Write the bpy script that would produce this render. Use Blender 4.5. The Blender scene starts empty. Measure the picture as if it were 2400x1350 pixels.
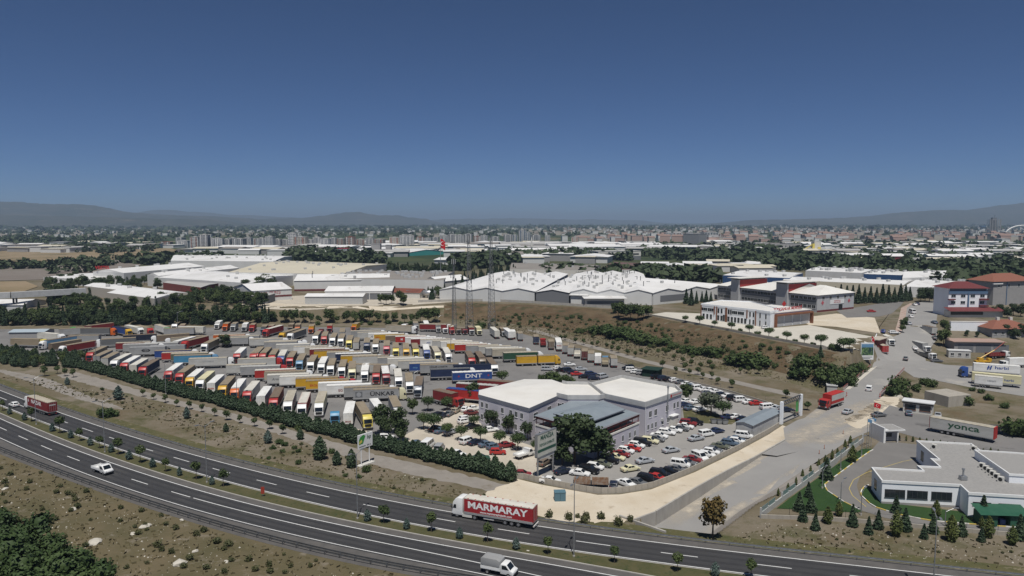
import bpy, bmesh, math, random
import numpy as np
from mathutils import Vector, Matrix
from mathutils.geometry import tessellate_polygon
random.seed(7); rnd = random.random
def ru(a, b): return a + (b-a)*random.random()
SC = bpy.context.scene
COL = SC.collection
# ------------------------------------------------------------------ camera, sky, sun, exposure
EYE = 55.0; FPX = 1733.0; CX, CY, HOR = 1200.0, 675.0, 520.0
TH = math.atan((CY-HOR)/FPX)
cam_d = bpy.data.cameras.new('camera'); cam = bpy.data.objects.new('camera', cam_d); COL.objects.link(cam)
cam_d.sensor_width = 36.0; cam_d.lens = 36.0*FPX/2400.0
cam_d.clip_start = 0.5; cam_d.clip_end = 120000
cam.location = (0, 0, EYE); cam.rotation_euler = (math.pi/2-TH, 0, 0)
SC.camera = cam
SUN_EL, SUN_AZ = math.radians(66), math.radians(176)     # azimuth clockwise from +Y: behind the camera, a little to the right
W = bpy.data.worlds.new('World'); SC.world = W; W.use_nodes = True
wn = W.node_tree.nodes; wl = W.node_tree.links
bgn = wn['Background']
sky = wn.new('ShaderNodeTexSky'); sky.sky_type = 'NISHITA'; sky.sun_disc = False
sky.sun_elevation = SUN_EL; sky.sun_rotation = SUN_AZ
sky.altitude = 6000; sky.air_density = 1.0; sky.dust_density = 0.0; sky.ozone_density = 10.0
bgn.inputs['Strength'].default_value = 0.057
wl.new(sky.outputs[0], bgn.inputs['Color'])
sun_d = bpy.data.lights.new('sun', 'SUN'); sun_d.energy = 4.3; sun_d.angle = math.radians(0.53); sun_d.color = (1.0, 0.965, 0.91)
sun = bpy.data.objects.new('sun', sun_d); COL.objects.link(sun)
_sd = Vector((math.sin(SUN_AZ)*math.cos(SUN_EL), math.cos(SUN_AZ)*math.cos(SUN_EL), math.sin(SUN_EL)))
sun.rotation_euler = (-_sd).to_track_quat('-Z', 'Y').to_euler(); sun.location = (0, -50, 300)
VS = SC.view_settings
VS.view_transform = 'Standard'; VS.look = 'None'; VS.exposure = 0.0; VS.gamma = 1.0; VS.use_curve_mapping = False
try:
    SC.cycles.volume_step_rate = 1.0; SC.cycles.volume_bounces = 0
except Exception: pass

# ------------------------------------------------------------------ pixel <-> world
CT, ST = math.cos(TH), math.sin(TH)
def ray(px, py):
    u = (px-CX)/FPX; v = (CY-py)/FPX
    return (u, CT+v*ST, -ST+v*CT)
def PZ(px, py, z=0.0):
    d = ray(px, py); t = (z-EYE)/d[2]
    return Vector((d[0]*t, d[1]*t, z))
def proj(x, y, z):
    fw = y*CT+(EYE-z)*ST; up = y*ST-(EYE-z)*CT
    return CX+FPX*x/fw, CY-FPX*up/fw
PLAT = 8.0
_fx = np.array([-900,-400,0,700,1000,1150,1300,1500,1700,1850,1960,2010,2060,2200,2400,3300.])
_fy = np.array([772,772,765,757,756,765,795,830,872,900,912,880,862,850,850,850.])
_tx = np.array([-900,-400,0,700,1000,1100,1250,1430,1510,1700,1850,1990,2030,2080,2200,2500,3300.])
_ty = np.array([725,725,722,722,712,706,712,722,735,771,800,826,800,772,757,757,757.])
_fd = EYE*FPX/(_fy-HOR); _td = (EYE-PLAT)*FPX/(_ty-HOR)
def seg_near(x, y, pts):
    """nearest segment of a polyline: distance, signed lateral (left +), running parameter"""
    best = np.full(np.shape(x), 1e9); lat = np.zeros(np.shape(x)); par = np.zeros(np.shape(x))
    for i in range(len(pts)-1):
        ax, ay = pts[i][0], pts[i][1]; bx, by = pts[i+1][0]-ax, pts[i+1][1]-ay
        L2 = bx*bx+by*by
        t = np.clip(((x-ax)*bx+(y-ay)*by)/L2, 0, 1)
        dx = x-(ax+bx*t); dy = y-(ay+by*t); d = np.sqrt(dx*dx+dy*dy)
        s = (bx*(y-ay)-by*(x-ax))/math.sqrt(L2)
        m = d < best
        best = np.where(m, d, best); lat = np.where(m, s, lat); par = np.where(m, i+t, par)
    return best, lat, par
RAV = [PZ(*p) for p in [(1740,868),(1830,882),(1900,896),(1965,915),(2035,934),(2100,922),(2190,922),(2320,936),(2460,950)]]
RAVD = np.array([0,1.2,2.6,3.4,3.8,3.2,2.2,1.4,.8])
ramp_st = [((1840,1032),(1905,1088),0.0),((1769,1073),(1860,1118),-0.55),((1702,1105.6),(1800,1158),-1.7),((1635.6,1142),(1735,1197),-2.4),((1535.6,1202),(1652,1260),-2.5),((1470,1262),(1560,1320),-2.5)]
RL = [PZ(*a) for a, b, z in ramp_st]; RR = [PZ(b[0], b[1], z) for a, b, z in ramp_st]
RC = [(a+b)/2 for a, b in zip(RL, RR)]; RHW = np.array([((a-b).to_2d().length)/2 for a, b in zip(RL, RR)]); RZ = np.array([s[2] for s in ramp_st])
def Hn(x, y):
    x = np.asarray(x, float); y = np.asarray(y, float)
    px = CX+FPX*x/(np.maximum(y, 1)*CT+EYE*ST)
    d0 = np.interp(px, _fx, _fd); d1 = np.interp(px, _tx, _td); d1 = np.maximum(d1, d0+9)
    t = np.clip((y-d0)/(d1-d0), 0, 1); h = PLAT*t*t*(3-2*t)
    bd, lat, par = seg_near(x, y, RAV)
    dep = np.interp(par, np.arange(len(RAVD)), RAVD)
    k = np.clip(1-bd/8.0, 0, 1); h = h-dep*k*k*(3-2*k)
    bd, lat, par = seg_near(x, y, RC)
    hw = np.interp(par, np.arange(len(RHW)), RHW); rz = np.interp(par, np.arange(len(RZ)), RZ)
    inside = (bd < np.abs(lat)+0.05)
    out = np.abs(lat)-hw
    kr = np.where(lat > 0, np.clip(1-(out-1.6)/1.6, 0, 1), (out < 1.2)*1.0)
    kr = np.where(inside & (par > 0.001) & (par < 4.98), kr, 0)*np.clip(par*6, 0, 1)
    h = h+kr*(rz-0.35*(rz < -0.01))
    return h
def H(x, y): return float(Hn(np.array([x]), np.array([y]))[0])
_ts = np.concatenate([np.geomspace(50, 900, 900), np.geomspace(905, 60000, 300)])
def G(px, py):
    d = ray(px, py)
    if d[2] > -0.0009: d = (d[0], d[1], -0.0009)
    t = _ts/d[1]; x = d[0]*t; y = d[1]*t; z = EYE+d[2]*t
    g = z-Hn(x, y)
    i = int(np.argmax(g <= 0))
    if i == 0: i = 1
    k = g[i-1]/(g[i-1]-g[i]+1e-9); tt = t[i-1]+(t[i]-t[i-1])*k
    xx, yy = d[0]*tt, d[1]*tt
    return Vector((xx, yy, H(xx, yy)))

# ------------------------------------------------------------------ materials
MATS = {}
def s2l(c):
    return tuple((v/12.92 if v <= .04045 else ((v+.055)/1.055)**2.4) for v in c)
def mat(name, col, rough=0.8, metal=0.0, c2=None, scale=1.0, detail=4, bump=0.0, bscale=None, c3=None, s3=0.2, f3=0.5, world=False, emit=None, contrast=0.25, spec=0.3, stretch=None):
    if name in MATS: return MATS[name]
    m = bpy.data.materials.new(name); m.use_nodes = True; MATS[name] = m
    nt = m.node_tree; N = nt.nodes; L = nt.links; b = N['Principled BSDF']
    b.inputs['Base Color'].default_value = (*col, 1); b.inputs['Roughness'].default_value = rough; b.inputs['Metallic'].default_value = metal
    b.inputs['Specular IOR Level'].default_value = spec
    if c2 or bump or c3:
        if world:
            g = N.new('ShaderNodeNewGeometry'); vec = g.outputs['Position']
        else:
            g = N.new('ShaderNodeTexCoord'); vec = g.outputs['Object']
        if stretch:
            mp = N.new('ShaderNodeMapping'); mp.inputs['Scale'].default_value = stretch; L.new(vec, mp.inputs['Vector']); vec = mp.outputs[0]
    if c2:
        n = N.new('ShaderNodeTexNoise'); n.inputs['Scale'].default_value = scale; n.inputs['Detail'].default_value = detail; n.inputs['Roughness'].default_value = 0.65
        L.new(vec, n.inputs['Vector'])
        r = N.new('ShaderNodeMapRange'); r.inputs[1].default_value = 0.5-contrast/2; r.inputs[2].default_value = 0.5+contrast/2; L.new(n.outputs[0], r.inputs[0])
        mx = N.new('ShaderNodeMix'); mx.data_type = 'RGBA'; mx.inputs[6].default_value = (*col, 1); mx.inputs[7].default_value = (*c2, 1)
        L.new(r.outputs[0], mx.inputs[0]); out = mx.outputs[2]
        if c3:
            n3 = N.new('ShaderNodeTexNoise'); n3.inputs['Scale'].default_value = s3; n3.inputs['Detail'].default_value = 5; n3.inputs['Roughness'].default_value = 0.7; L.new(vec, n3.inputs['Vector'])
            r3 = N.new('ShaderNodeMapRange'); r3.inputs[1].default_value = f3; r3.inputs[2].default_value = f3+0.12; L.new(n3.outputs[0], r3.inputs[0])
            m3 = N.new('ShaderNodeMix'); m3.data_type = 'RGBA'; m3.inputs[7].default_value = (*c3, 1); L.new(out, m3.inputs[6]); L.new(r3.outputs[0], m3.inputs[0]); out = m3.outputs[2]
        L.new(out, b.inputs['Base Color'])
    if bump:
        nb = N.new('ShaderNodeTexNoise'); nb.inputs['Scale'].default_value = bscale or scale*4; nb.inputs['Detail'].default_value = 5; L.new(vec, nb.inputs['Vector'])
        bp = N.new('ShaderNodeBump'); bp.inputs['Strength'].default_value = 1.0; bp.inputs['Distance'].default_value = bump; L.new(nb.outputs[0], bp.inputs['Height']); L.new(bp.outputs[0], b.inputs['Normal'])
    if emit: b.inputs['Emission Color'].default_value = (*emit, 1); b.inputs['Emission Strength'].default_value = 1
    return m
def dirtied(col, k=0.78):
    return tuple(c*k for c in col)
def paint(name, col, rough=0.45, dirt=0.8, scale=0.5):
    return mat(name, col, rough, c2=tuple(c*dirt*t for c, t in zip(col, (1, .98, .94))), scale=scale, contrast=0.5, spec=0.4)
def leafmat(name, ca, cb, rough=0.65):
    if name in MATS: return MATS[name]
    m = mat(name, ca, rough, spec=0.25); nt = m.node_tree; N = nt.nodes; L = nt.links; b = N['Principled BSDF']
    oi = N.new('ShaderNodeObjectInfo'); g = N.new('ShaderNodeTexCoord')
    n = N.new('ShaderNodeTexNoise'); n.inputs['Scale'].default_value = 0.9; n.inputs['Detail'].default_value = 3; L.new(g.outputs['Object'], n.inputs['Vector'])
    ad = N.new('ShaderNodeMath'); ad.operation = 'MULTIPLY_ADD'; ad.inputs[1].default_value = 0.55; L.new(oi.outputs['Random'], ad.inputs[0])
    sb = N.new('ShaderNodeMath'); sb.operation = 'SUBTRACT'; sb.inputs[1].default_value = 0.3; L.new(n.outputs[0], sb.inputs[0]); L.new(sb.outputs[0], ad.inputs[2])
    mx = N.new('ShaderNodeMix'); mx.data_type = 'RGBA'; mx.inputs[6].default_value = (*ca, 1); mx.inputs[7].default_value = (*cb, 1)
    L.new(ad.outputs[0], mx.inputs[0]); L.new(mx.outputs[2], b.inputs['Base Color'])
    return m

# ------------------------------------------------------------------ mesh builder
class MB:
    def __init__(s): s.v = []; s.f = []
    def add(s, vs, fs):
        o = len(s.v); s.v += [tuple(p) for p in vs]; s.f += [tuple(i+o for i in q) for q in fs]; return s
    def box(s, x0, x1, y0, y1, z0, z1):
        return s.add([(x0,y0,z0),(x1,y0,z0),(x1,y1,z0),(x0,y1,z0),(x0,y0,z1),(x1,y0,z1),(x1,y1,z1),(x0,y1,z1)],
                     [(3,2,1,0),(4,5,6,7),(0,1,5,4),(1,2,6,5),(2,3,7,6),(3,0,4,7)])
    def poly(s, pts): return s.add(pts, [tuple(range(len(pts)))])
    def prism(s, pts, z0, z1):
        n = len(pts)
        a = sum(pts[i][0]*pts[(i+1) % n][1]-pts[(i+1) % n][0]*pts[i][1] for i in range(n))
        if a < 0: pts = pts[::-1]
        vs = [(p[0], p[1], z0) for p in pts]+[(p[0], p[1], z1) for p in pts]
        fs = [(i, (i+1) % n, n+(i+1) % n, n+i) for i in range(n)]
        tri = tessellate_polygon([[Vector((p[0], p[1], 0)) for p in pts]])
        for t in tri:
            a, b, c = t
            ar = (pts[b][0]-pts[a][0])*(pts[c][1]-pts[a][1])-(pts[c][0]-pts[a][0])*(pts[b][1]-pts[a][1])
            if ar < 0: b, c = c, b
            fs.append((n+a, n+b, n+c)); fs.append((a, c, b))
        return s.add(vs, fs)
    def xprism(s, prof, y0, y1, inset=0.0):
        """side profile (x,z) extruded across y"""
        n = len(prof)
        a = sum(prof[i][0]*prof[(i+1) % n][1]-prof[(i+1) % n][0]*prof[i][1] for i in range(n))
        if a < 0: prof = prof[::-1]
        vs = [(p[0], y0, p[1]) for p in prof]+[(p[0], y1, p[1]) for p in prof]
        fs = [(n+i, n+(i+1) % n, (i+1) % n, i) for i in range(n)]
        fs.append(tuple(range(n))); fs.append(tuple(range(2*n-1, n-1, -1)))
        return s.add(vs, fs)
    def cyl(s, p0, p1, r0, r1=None, n=8, cap=True):
        r1 = r0 if r1 is None else r1
        p0 = Vector(p0); p1 = Vector(p1); d = (p1-p0).normalized()
        u = d.orthogonal().normalized(); w = d.cross(u)
        vs = []
        for p, r in ((p0, r0), (p1, r1)):
            for i in range(n):
                a = 2*math.pi*i/n; vs.append(p+u*(math.cos(a)*r)+w*(math.sin(a)*r))
        fs = [(i, (i+1) % n, n+(i+1) % n, n+i) for i in range(n)]
        if cap: fs += [tuple(range(n-1, -1, -1)), tuple(range(n, 2*n))]
        return s.add(vs, fs)
    def mesh(s, name, m=None, smooth=False):
        me = bpy.data.meshes.new(name); me.from_pydata(s.v, [], s.f)
        if m: me.materials.append(m)
        if smooth: me.polygons.foreach_set('use_smooth', [True]*len(me.polygons))
        me.update(); return me
def ob(name, me, parent=None, loc=None, rz=0.0, label=None, cat=None, group=None, kind=None, scale=None):
    o = bpy.data.objects.new(name, me); COL.objects.link(o)
    if parent: o.parent = parent
    if loc is not None: o.location = loc
    if rz: o.rotation_euler = (0, 0, rz)
    if scale: o.scale = scale if hasattr(scale, '__len__') else (scale,)*3
    if label: o['label'] = label
    if cat: o['category'] = cat
    if group: o['group'] = group
    if kind: o['kind'] = kind
    return o
def thing(name, label, cat, loc=(0,0,0), rz=0.0, group=None, scale=None):
    return ob(name, None, None, loc, rz, label, cat, group, None, scale)
MC = {}
def recol(key, me, m):
    """the same mesh with another material, shared between all objects of that colour"""
    k = (key, m.name)
    if k not in MC:
        c = me.copy(); c.materials.clear(); c.materials.append(m); MC[k] = c
    return MC[k]
def sheet(name, pts, z, m, kind='structure', jit=0.0):
    """flat ground sheet from world points; jit roughens its edge"""
    if jit:
        rj = random.Random(len(pts)); q = rs(list(pts)+[pts[0]], 1.2); pts = [(x+rj.uniform(-jit, jit), y+rj.uniform(-jit, jit)) for x, y in q]
    n = len(pts); P2 = [Vector((p[0], p[1], 0)) for p in pts]
    tri = tessellate_polygon([P2]); fs = []
    for a, b, c in tri:
        ar = (P2[b].x-P2[a].x)*(P2[c].y-P2[a].y)-(P2[c].x-P2[a].x)*(P2[b].y-P2[a].y)
        fs.append((a, b, c) if ar > 0 else (a, c, b))
    me = bpy.data.meshes.new(name); me.from_pydata([(p.x, p.y, z) for p in P2], [], fs); me.materials.append(m); me.update()
    return ob(name, me, kind=kind)
def drape(name, polypx, off, m, step=3.0, kind='structure', world=None):
    """sheet that follows sloping ground: a grid clipped to the polygon"""
    pts = world or [G(*p) for p in polypx]
    bm = bmesh.new(); x0 = min(p[0] for p in pts); x1 = max(p[0] for p in pts); y0 = min(p[1] for p in pts); y1 = max(p[1] for p in pts)
    P2 = [Vector((p[0], p[1], 0)) for p in pts]
    vs = [bm.verts.new(p) for p in P2]
    for a, b, c in tessellate_polygon([P2]):
        try: bm.faces.new((vs[a], vs[b], vs[c]))
        except ValueError: pass
    def cut(co, no):
        bmesh.ops.bisect_plane(bm, geom=bm.verts[:]+bm.edges[:]+bm.faces[:], dist=1e-4, plane_co=co, plane_no=no)
    k = int((x1-x0)/step)
    for i in range(1, k+1): cut((x0+i*step, 0, 0), (1, 0, 0))
    k = int((y1-y0)/step)
    for i in range(1, k+1): cut((0, y0+i*step, 0), (0, 1, 0))
    bm.normal_update()
    xs = np.array([v.co.x for v in bm.verts]); ys = np.array([v.co.y for v in bm.verts]); hs = Hn(xs, ys)
    for v, h in zip(bm.verts, hs): v.co.z = h+off
    for f in bm.faces:
        f.normal_update()
        if f.normal.z < 0: f.normal_flip()
    me = bpy.data.meshes.new(name); bm.to_mesh(me); bm.free(); me.materials.append(m)
    return ob(name, me, kind=kind)
def textmesh(key, txt, size, m, ext=0.01, bold=0.0, sx=1.0, shear=0.0, align='CENTER', space=1.0):
    k = ('txt', key)
    if k in MC: return MC[k]
    cu = bpy.data.curves.new('t', 'FONT'); cu.body = txt; cu.size = size; cu.extrude = ext; cu.offset = bold; cu.shear = shear
    cu.align_x = align; cu.align_y = 'CENTER'; cu.resolution_u = 2; cu.space_character = space
    o = bpy.data.objects.new('t', cu); COL.objects.link(o)
    dg = bpy.context.evaluated_depsgraph_get()
    me = bpy.data.meshes.new_from_object(o.evaluated_get(dg)); bpy.data.objects.remove(o); bpy.data.curves.remove(cu)
    if sx != 1: me.transform(Matrix.Diagonal((sx, 1, 1, 1)))
    me.materials.clear(); me.materials.append(m); MC[k] = me
    return me
def textpart(name, me, parent, loc, normal, upright=(0,0,1)):
    """letters standing on a face with the given outward normal"""
    n = Vector(normal).normalized(); u = Vector(upright); r = u.cross(n).normalized(); u = n.cross(r)
    o = ob(name, me, parent)
    M = Matrix((r, u, n)).transposed().to_4x4(); M.translation = Vector(loc); o.matrix_local = M
    return o

# ------------------------------------------------------------------ ground
C = dict(
 dirt=(.20,.165,.125), dirt2=(.28,.24,.19), dry=(.155,.125,.065), green=(.075,.085,.03))
m_scrub = None; _unused = lambda: mat('scrub_ground', (.17,.135,.085), 0.95, c2=(.255,.22,.17), scale=0.07, contrast=0.3, c3=(.085,.085,.035), s3=0.16, f3=0.545, bump=0.12, bscale=1.1, world=True, detail=8)
def ground_material():
    m = bpy.data.materials.new('ground_material'); m.use_nodes = True; MATS['ground_material'] = m
    nt = m.node_tree; N = nt.nodes; L = nt.links; b = N['Principled BSDF']; b.inputs['Roughness'].default_value = 0.95; b.inputs['Specular IOR Level'].default_value = 0.15
    g = N.new('ShaderNodeNewGeometry'); pos = g.outputs['Position']
    def noise(sc, det=6, ro=0.65):
        n = N.new('ShaderNodeTexNoise'); n.inputs['Scale'].default_value = sc; n.inputs['Detail'].default_value = det; n.inputs['Roughness'].default_value = ro; L.new(pos, n.inputs['Vector']); return n.outputs[0]
    def rng(v, a, bb):
        r = N.new('ShaderNodeMapRange'); r.inputs[1].default_value = a; r.inputs[2].default_value = bb; L.new(v, r.inputs[0]); return r.outputs[0]
    def mix(a, bb, f):
        x = N.new('ShaderNodeMix'); x.data_type = 'RGBA'
        for i, c in ((6, a), (7, bb)):
            if isinstance(c, tuple): x.inputs[i].default_value = (*c, 1)
            else: L.new(c, x.inputs[i])
        L.new(f, x.inputs[0]); return x.outputs[2]
    near = mix((.135,.112,.07), (.205,.175,.135), rng(noise(0.035), .38, .66))
    near = mix(near, (.08,.078,.034), rng(noise(0.10, 9, .72), .48, .66))
    near = mix(near, (.125,.09,.052), rng(noise(0.06, 6), .54, .74))
    near = mix(near, (.27,.24,.195), rng(noise(1.1, 5, .8), .60, .72))
    # the plain: orchards and dry fields in plots
    vo = N.new('ShaderNodeTexVoronoi'); vo.inputs['Scale'].default_value = 0.006; L.new(pos, vo.inputs['Vector'])
    cr = N.new('ShaderNodeValToRGB'); L.new(vo.outputs['Color'], cr.inputs[0])
    el = cr.color_ramp.elements; el[0].position = 0.0; el[0].color = (.035,.055,.022, 1); el[1].position = 1.0; el[1].color = (.30,.24,.16, 1)
    for p, c in ((.35, (.05,.07,.03)), (.6, (.07,.08,.035)), (.75, (.045,.06,.025)), (.88, (.20,.16,.10))):
        e = el.new(p); e.color = (*c, 1)
    farc = mix(cr.outputs[0], (.03,.048,.022), rng(noise(0.012, 8, .8), .47, .56))
    farc = mix(farc, (.26,.22,.16), rng(noise(0.004, 4, .7), .60, .66))
    se = N.new('ShaderNodeSeparateXYZ'); L.new(pos, se.inputs[0])
    col = mix(near, farc, rng(se.outputs[1], 620.0, 900.0))
    L.new(col, b.inputs['Base Color'])
    nb = noise(0.9, 6, .7); bp = N.new('ShaderNodeBump'); bp.inputs['Distance'].default_value = 0.22; bp.inputs['Strength'].default_value = 1; L.new(nb, bp.inputs['Height']); L.new(bp.outputs[0], b.inputs['Normal'])
    return m
m_ground = ground_material()
def build_ground():
    na = 420; ang = np.linspace(math.radians(-47), math.radians(47), na)
    r = np.concatenate([np.geomspace(40, 700, 520), np.geomspace(705, 45000, 120)])
    A, R = np.meshgrid(ang, r); X = R*np.sin(A); Y = R*np.cos(A); Z = Hn(X, Y)
    # the ground inside sheets stays flat; open ground gets a little roll
    me = bpy.data.meshes.new('ground'); nr = len(r)
    V = np.stack([X.ravel(), Y.ravel(), Z.ravel()], 1)
    idx = np.arange(nr*na).reshape(nr, na)
    F = np.stack([idx[:-1,:-1].ravel(), idx[:-1,1:].ravel(), idx[1:,1:].ravel(), idx[1:,:-1].ravel()], 1)[:, ::-1]
    me.vertices.add(len(V)); me.vertices.foreach_set('co', V.ravel())
    me.loops.add(F.size); me.loops.foreach_set('vertex_index', F.ravel().astype(np.int32))
    me.polygons.add(len(F)); me.polygons.foreach_set('loop_start', np.arange(0, F.size, 4, dtype=np.int32)); me.polygons.foreach_set('loop_total', np.full(len(F), 4, np.int32))
    me.polygons.foreach_set('use_smooth', np.ones(len(F), bool)); me.update(); me.validate()
    me.materials.append(m_ground)
    return ob('ground', me, kind='structure')
build_ground()

# ------------------------------------------------------------------ highway
def line(pts, x0=-420, x1=2820, n=160):
    xs = np.array([p[0] for p in pts], float); ys = np.array([p[1] for p in pts], float)
    q = np.linspace(x0, x1, n)
    # smooth cubic least squares keeps the curve of the road and drops reading noise
    k = np.polyfit(xs/1000, ys, 3 if len(pts) > 4 else 2); 
    lo, hi = xs.min(), xs.max()
    y = np.polyval(k, np.clip(q, lo, hi)/1000)
    dk = np.polyder(k)
    y = y+np.where(q > hi, (q-hi)*np.polyval(dk, hi/1000)/1000, 0)+np.where(q < lo, (q-lo)*np.polyval(dk, lo/1000)/1000, 0)
    return q, y
def wline(pts, z=0.0, **k):
    q, y = line(pts, **k)
    return [PZ(a, b, 0.0) for a, b in zip(q, y) if b < 1800]
def rs(poly, step=2.0):
    P = np.array([(p[0], p[1]) for p in poly]); d = np.r_[0, np.cumsum(np.hypot(*np.diff(P, axis=0).T))]
    s = np.arange(0, d[-1], step)
    return np.stack([np.interp(s, d, P[:,0]), np.interp(s, d, P[:,1])], 1)
NRAIL = wline([(0,906),(60,925),(131,951),(237,988),(378,1031),(479,1060),(600,1095),(726,1127),(837,1150),(978,1174),(1058,1188),(1273,1221),(1346,1231),(1452,1246),(1578,1264),(1704,1278),(1800,1289),(1976,1313),(2178,1334),(2400,1352)])
NOUT = wline([(0,916),(133,964),(252,1003),(378,1043),(491,1077),(600,1108),(726,1137),(837,1160),(978,1184),(1056,1197),(1273,1234),(1376,1249),(1527,1270),(1800,1304),(2001,1327),(2253,1352)])
NIN = wline([(0,950),(80,979),(166,1012),(252,1043),(350,1077),(600,1147),(726,1176),(852,1204),(1003,1233),(1200,1267),(1376,1295),(1578,1325),(1800,1350)])
SIN = wline([(0,982),(126,1031),(247,1079),(352,1121),(504,1161),(600,1185),(726,1211),(852,1239),(1003,1272),(1126,1297),(1326,1330),(1447,1350)])
SLANE = wline([(23,1014),(83,1038),(146,1063),(290,1116),(370,1143),(453,1169),(600,1208),(726,1234),(852,1262),(978,1289),(1124,1321),(1220,1340)])
SOUT = wline([(25,1039),(101,1070),(191,1106),(352,1161),(504,1209),(600,1234),(726,1262),(852,1287),(978,1315),(1104,1341)])
SRAIL = wline([(0,1059),(63,1083),(138,1111),(227,1142),(352,1188),(479,1228),(600,1258),(716,1291),(834,1316),(953,1339),(1028,1353)])
def offs(poly, d):
    P = np.array([(p[0], p[1]) for p in poly]); T = np.gradient(P, axis=0); T /= np.linalg.norm(T, axis=1)[:, None]
    return P+np.stack([-T[:,1], T[:,0]], 1)*d
def ribbon(name, A, B, z, m, kind='structure', n=260, parent=None, thick=0.0):
    def r_(P):
        P = np.array([(p[0], p[1]) for p in P]); d = np.r_[0, np.cumsum(np.hypot(*np.diff(P, axis=0).T))]; s = np.linspace(0, d[-1], n)
        return np.stack([np.interp(s, d, P[:,0]), np.interp(s, d, P[:,1])], 1)
    a = r_(A); b = r_(B); v = [(p[0], p[1], z) for p in a]+[(p[0], p[1], z) for p in b]
    f = [(n+i, n+i+1, i+1, i) for i in range(n-1)]
    if thick:
        v += [(p[0], p[1], z-thick) for p in a]+[(p[0], p[1], z-thick) for p in b]
        f += [(i, i+1, 2*n+i+1, 2*n+i) for i in range(n-1)]+[(n+i+1, n+i, 3*n+i, 3*n+i+1) for i in range(n-1)]
    me = bpy.data.meshes.new(name); me.from_pydata(v, [], f); me.materials.append(m); me.update()
    return ob(name, me, parent, kind=kind)
m_hwy = mat('highway_asphalt', (.040,.040,.042), 0.85, c2=(.054,.053,.053), scale=0.18, contrast=0.35, c3=(.068,.066,.064), s3=0.05, f3=0.56, bump=0.01, bscale=20, world=True, detail=8)
m_shoulder = mat('shoulder_asphalt', (.085,.081,.077), 0.9, c2=(.12,.112,.104), scale=0.4, contrast=0.4, world=True, bump=0.01, bscale=15)
m_line = mat('road_marking_paint', (.78,.78,.76), 0.6, c2=(.55,.55,.53), scale=1.2, contrast=0.5, world=True)
m_med = mat('median_grass', (.055,.062,.022), 0.95, c2=(.105,.09,.042), scale=0.35, contrast=0.5, c3=(.038,.055,.018), s3=0.9, f3=0.55, world=True, bump=0.1, bscale=5, detail=8)
m_conc = mat('concrete', (.42,.40,.36), 0.85, c2=(.32,.30,.27), scale=0.6, contrast=0.4, world=True, bump=0.01, bscale=8, stretch=(1,1,.35))
m_verge = mat('verge_dry_grass', (.115,.10,.045), 0.95, c2=(.065,.07,.026), scale=0.3, contrast=0.4, c3=(.24,.20,.14), s3=0.5, f3=0.56, world=True, bump=0.12, bscale=3, detail=8)
nr_out = offs(NRAIL, 0.6)
ribbon('highway_lane', nr_out, offs(NIN, -0.55), 0.02, m_hwy, thick=0.5)
ribbon('highway_lane', offs(SIN, 1.9), offs(SRAIL, -0.9), 0.02, m_hwy, thick=0.5)
ribbon('road_shoulder', nr_out, offs(NOUT, 0.1), 0.024, m_shoulder)
ribbon('road_shoulder', offs(SIN, 1.9), offs(SIN, 0.25), 0.026, m_shoulder)
ribbon('road_shoulder', offs(SOUT, -0.5), offs(SRAIL, -0.9), 0.024, m_shoulder)
ribbon('median_kerb', offs(NIN, -0.55), offs(NIN, -0.75), 0.15, m_conc, thick=0.15)
ribbon('median_kerb', offs(SIN, 2.15), offs(SIN, 1.9), 0.15, m_conc, thick=0.15)
ribbon('median_grass', offs(NIN, -0.75), offs(SIN, 2.15), 0.12, m_med)
ribbon('grass_verge', offs(NRAIL, 4.2), nr_out, 0.012, m_verge)
m_slope = mat('dry_slope_grass', (.088,.078,.038), .95, c2=(.135,.108,.062), scale=.09, contrast=.3, c3=(.20,.172,.13), s3=.22, f3=.57, world=True, bump=.15, bscale=1.5, detail=9)
ribbon('dry_slope', offs(SRAIL, -.88), offs(SRAIL, -70), 0.012, m_slope)
ribbon('road_marking', offs(NOUT, .11), offs(NOUT, -.11), 0.034, m_line)
ribbon('road_marking', offs(NIN, .11), offs(NIN, -.11), 0.034, m_line)
ribbon('road_marking', offs(SIN, .11), offs(SIN, -.11), 0.034, m_line)
ribbon('road_marking', offs(SOUT, .09), offs(SOUT, -.09), 0.034, m_line)
def dashes(P, length, gap, name='lane_dash', start=0.0, stop=None, w=.1):
    P = rs(P, 0.5); n = int(length/0.5); g = int((length+gap)/0.5); i = int(start/0.5); k = 0
    while i+n < len(P) and (stop is None or i*0.5 < stop):
        A = P[i:i+n+1]; T = np.gradient(A, axis=0); T /= np.linalg.norm(T, axis=1)[:, None]; Nn = np.stack([-T[:,1], T[:,0]], 1)
        px, _ = proj(A[0,0], A[0,1], 0)
        if -150 < px < 2550:
            a = A+Nn*w; b = A-Nn*w; m_ = len(A)
            me = bpy.data.meshes.new(name); me.from_pydata([(p[0],p[1],.034) for p in a]+[(p[0],p[1],.034) for p in b], [], [(m_+j, m_+j+1, j+1, j) for j in range(m_-1)]); me.materials.append(m_line); me.update()
            ob(name, me, kind='structure')
        i += g
NMID = [( (a[0]*.53+b[0]*.47), (a[1]*.53+b[1]*.47) ) for a, b in zip(rs(NOUT, 4), rs(NIN, 4))] if False else None
def midline(A, B, k=.5):
    pa = rs(A, .25); pb = rs(B, .25); out = []
    for p in pa[::8]:
        d = np.hypot(*(pb-p).T); q = pb[np.argmin(d)]; out.append(p*(1-k)+q*k)
    return out
NMID = midline(NOUT, NIN, .5)
m_track = mat('tyre_polished_asphalt', (.033,.033,.035), 0.7, c2=(.046,.045,.045), scale=0.3, contrast=0.5, world=True, detail=7)
m_patch = mat('tar_patch', (.030,.030,.031), .75, c2=(.045,.044,.044), scale=.5, world=True)
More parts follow.
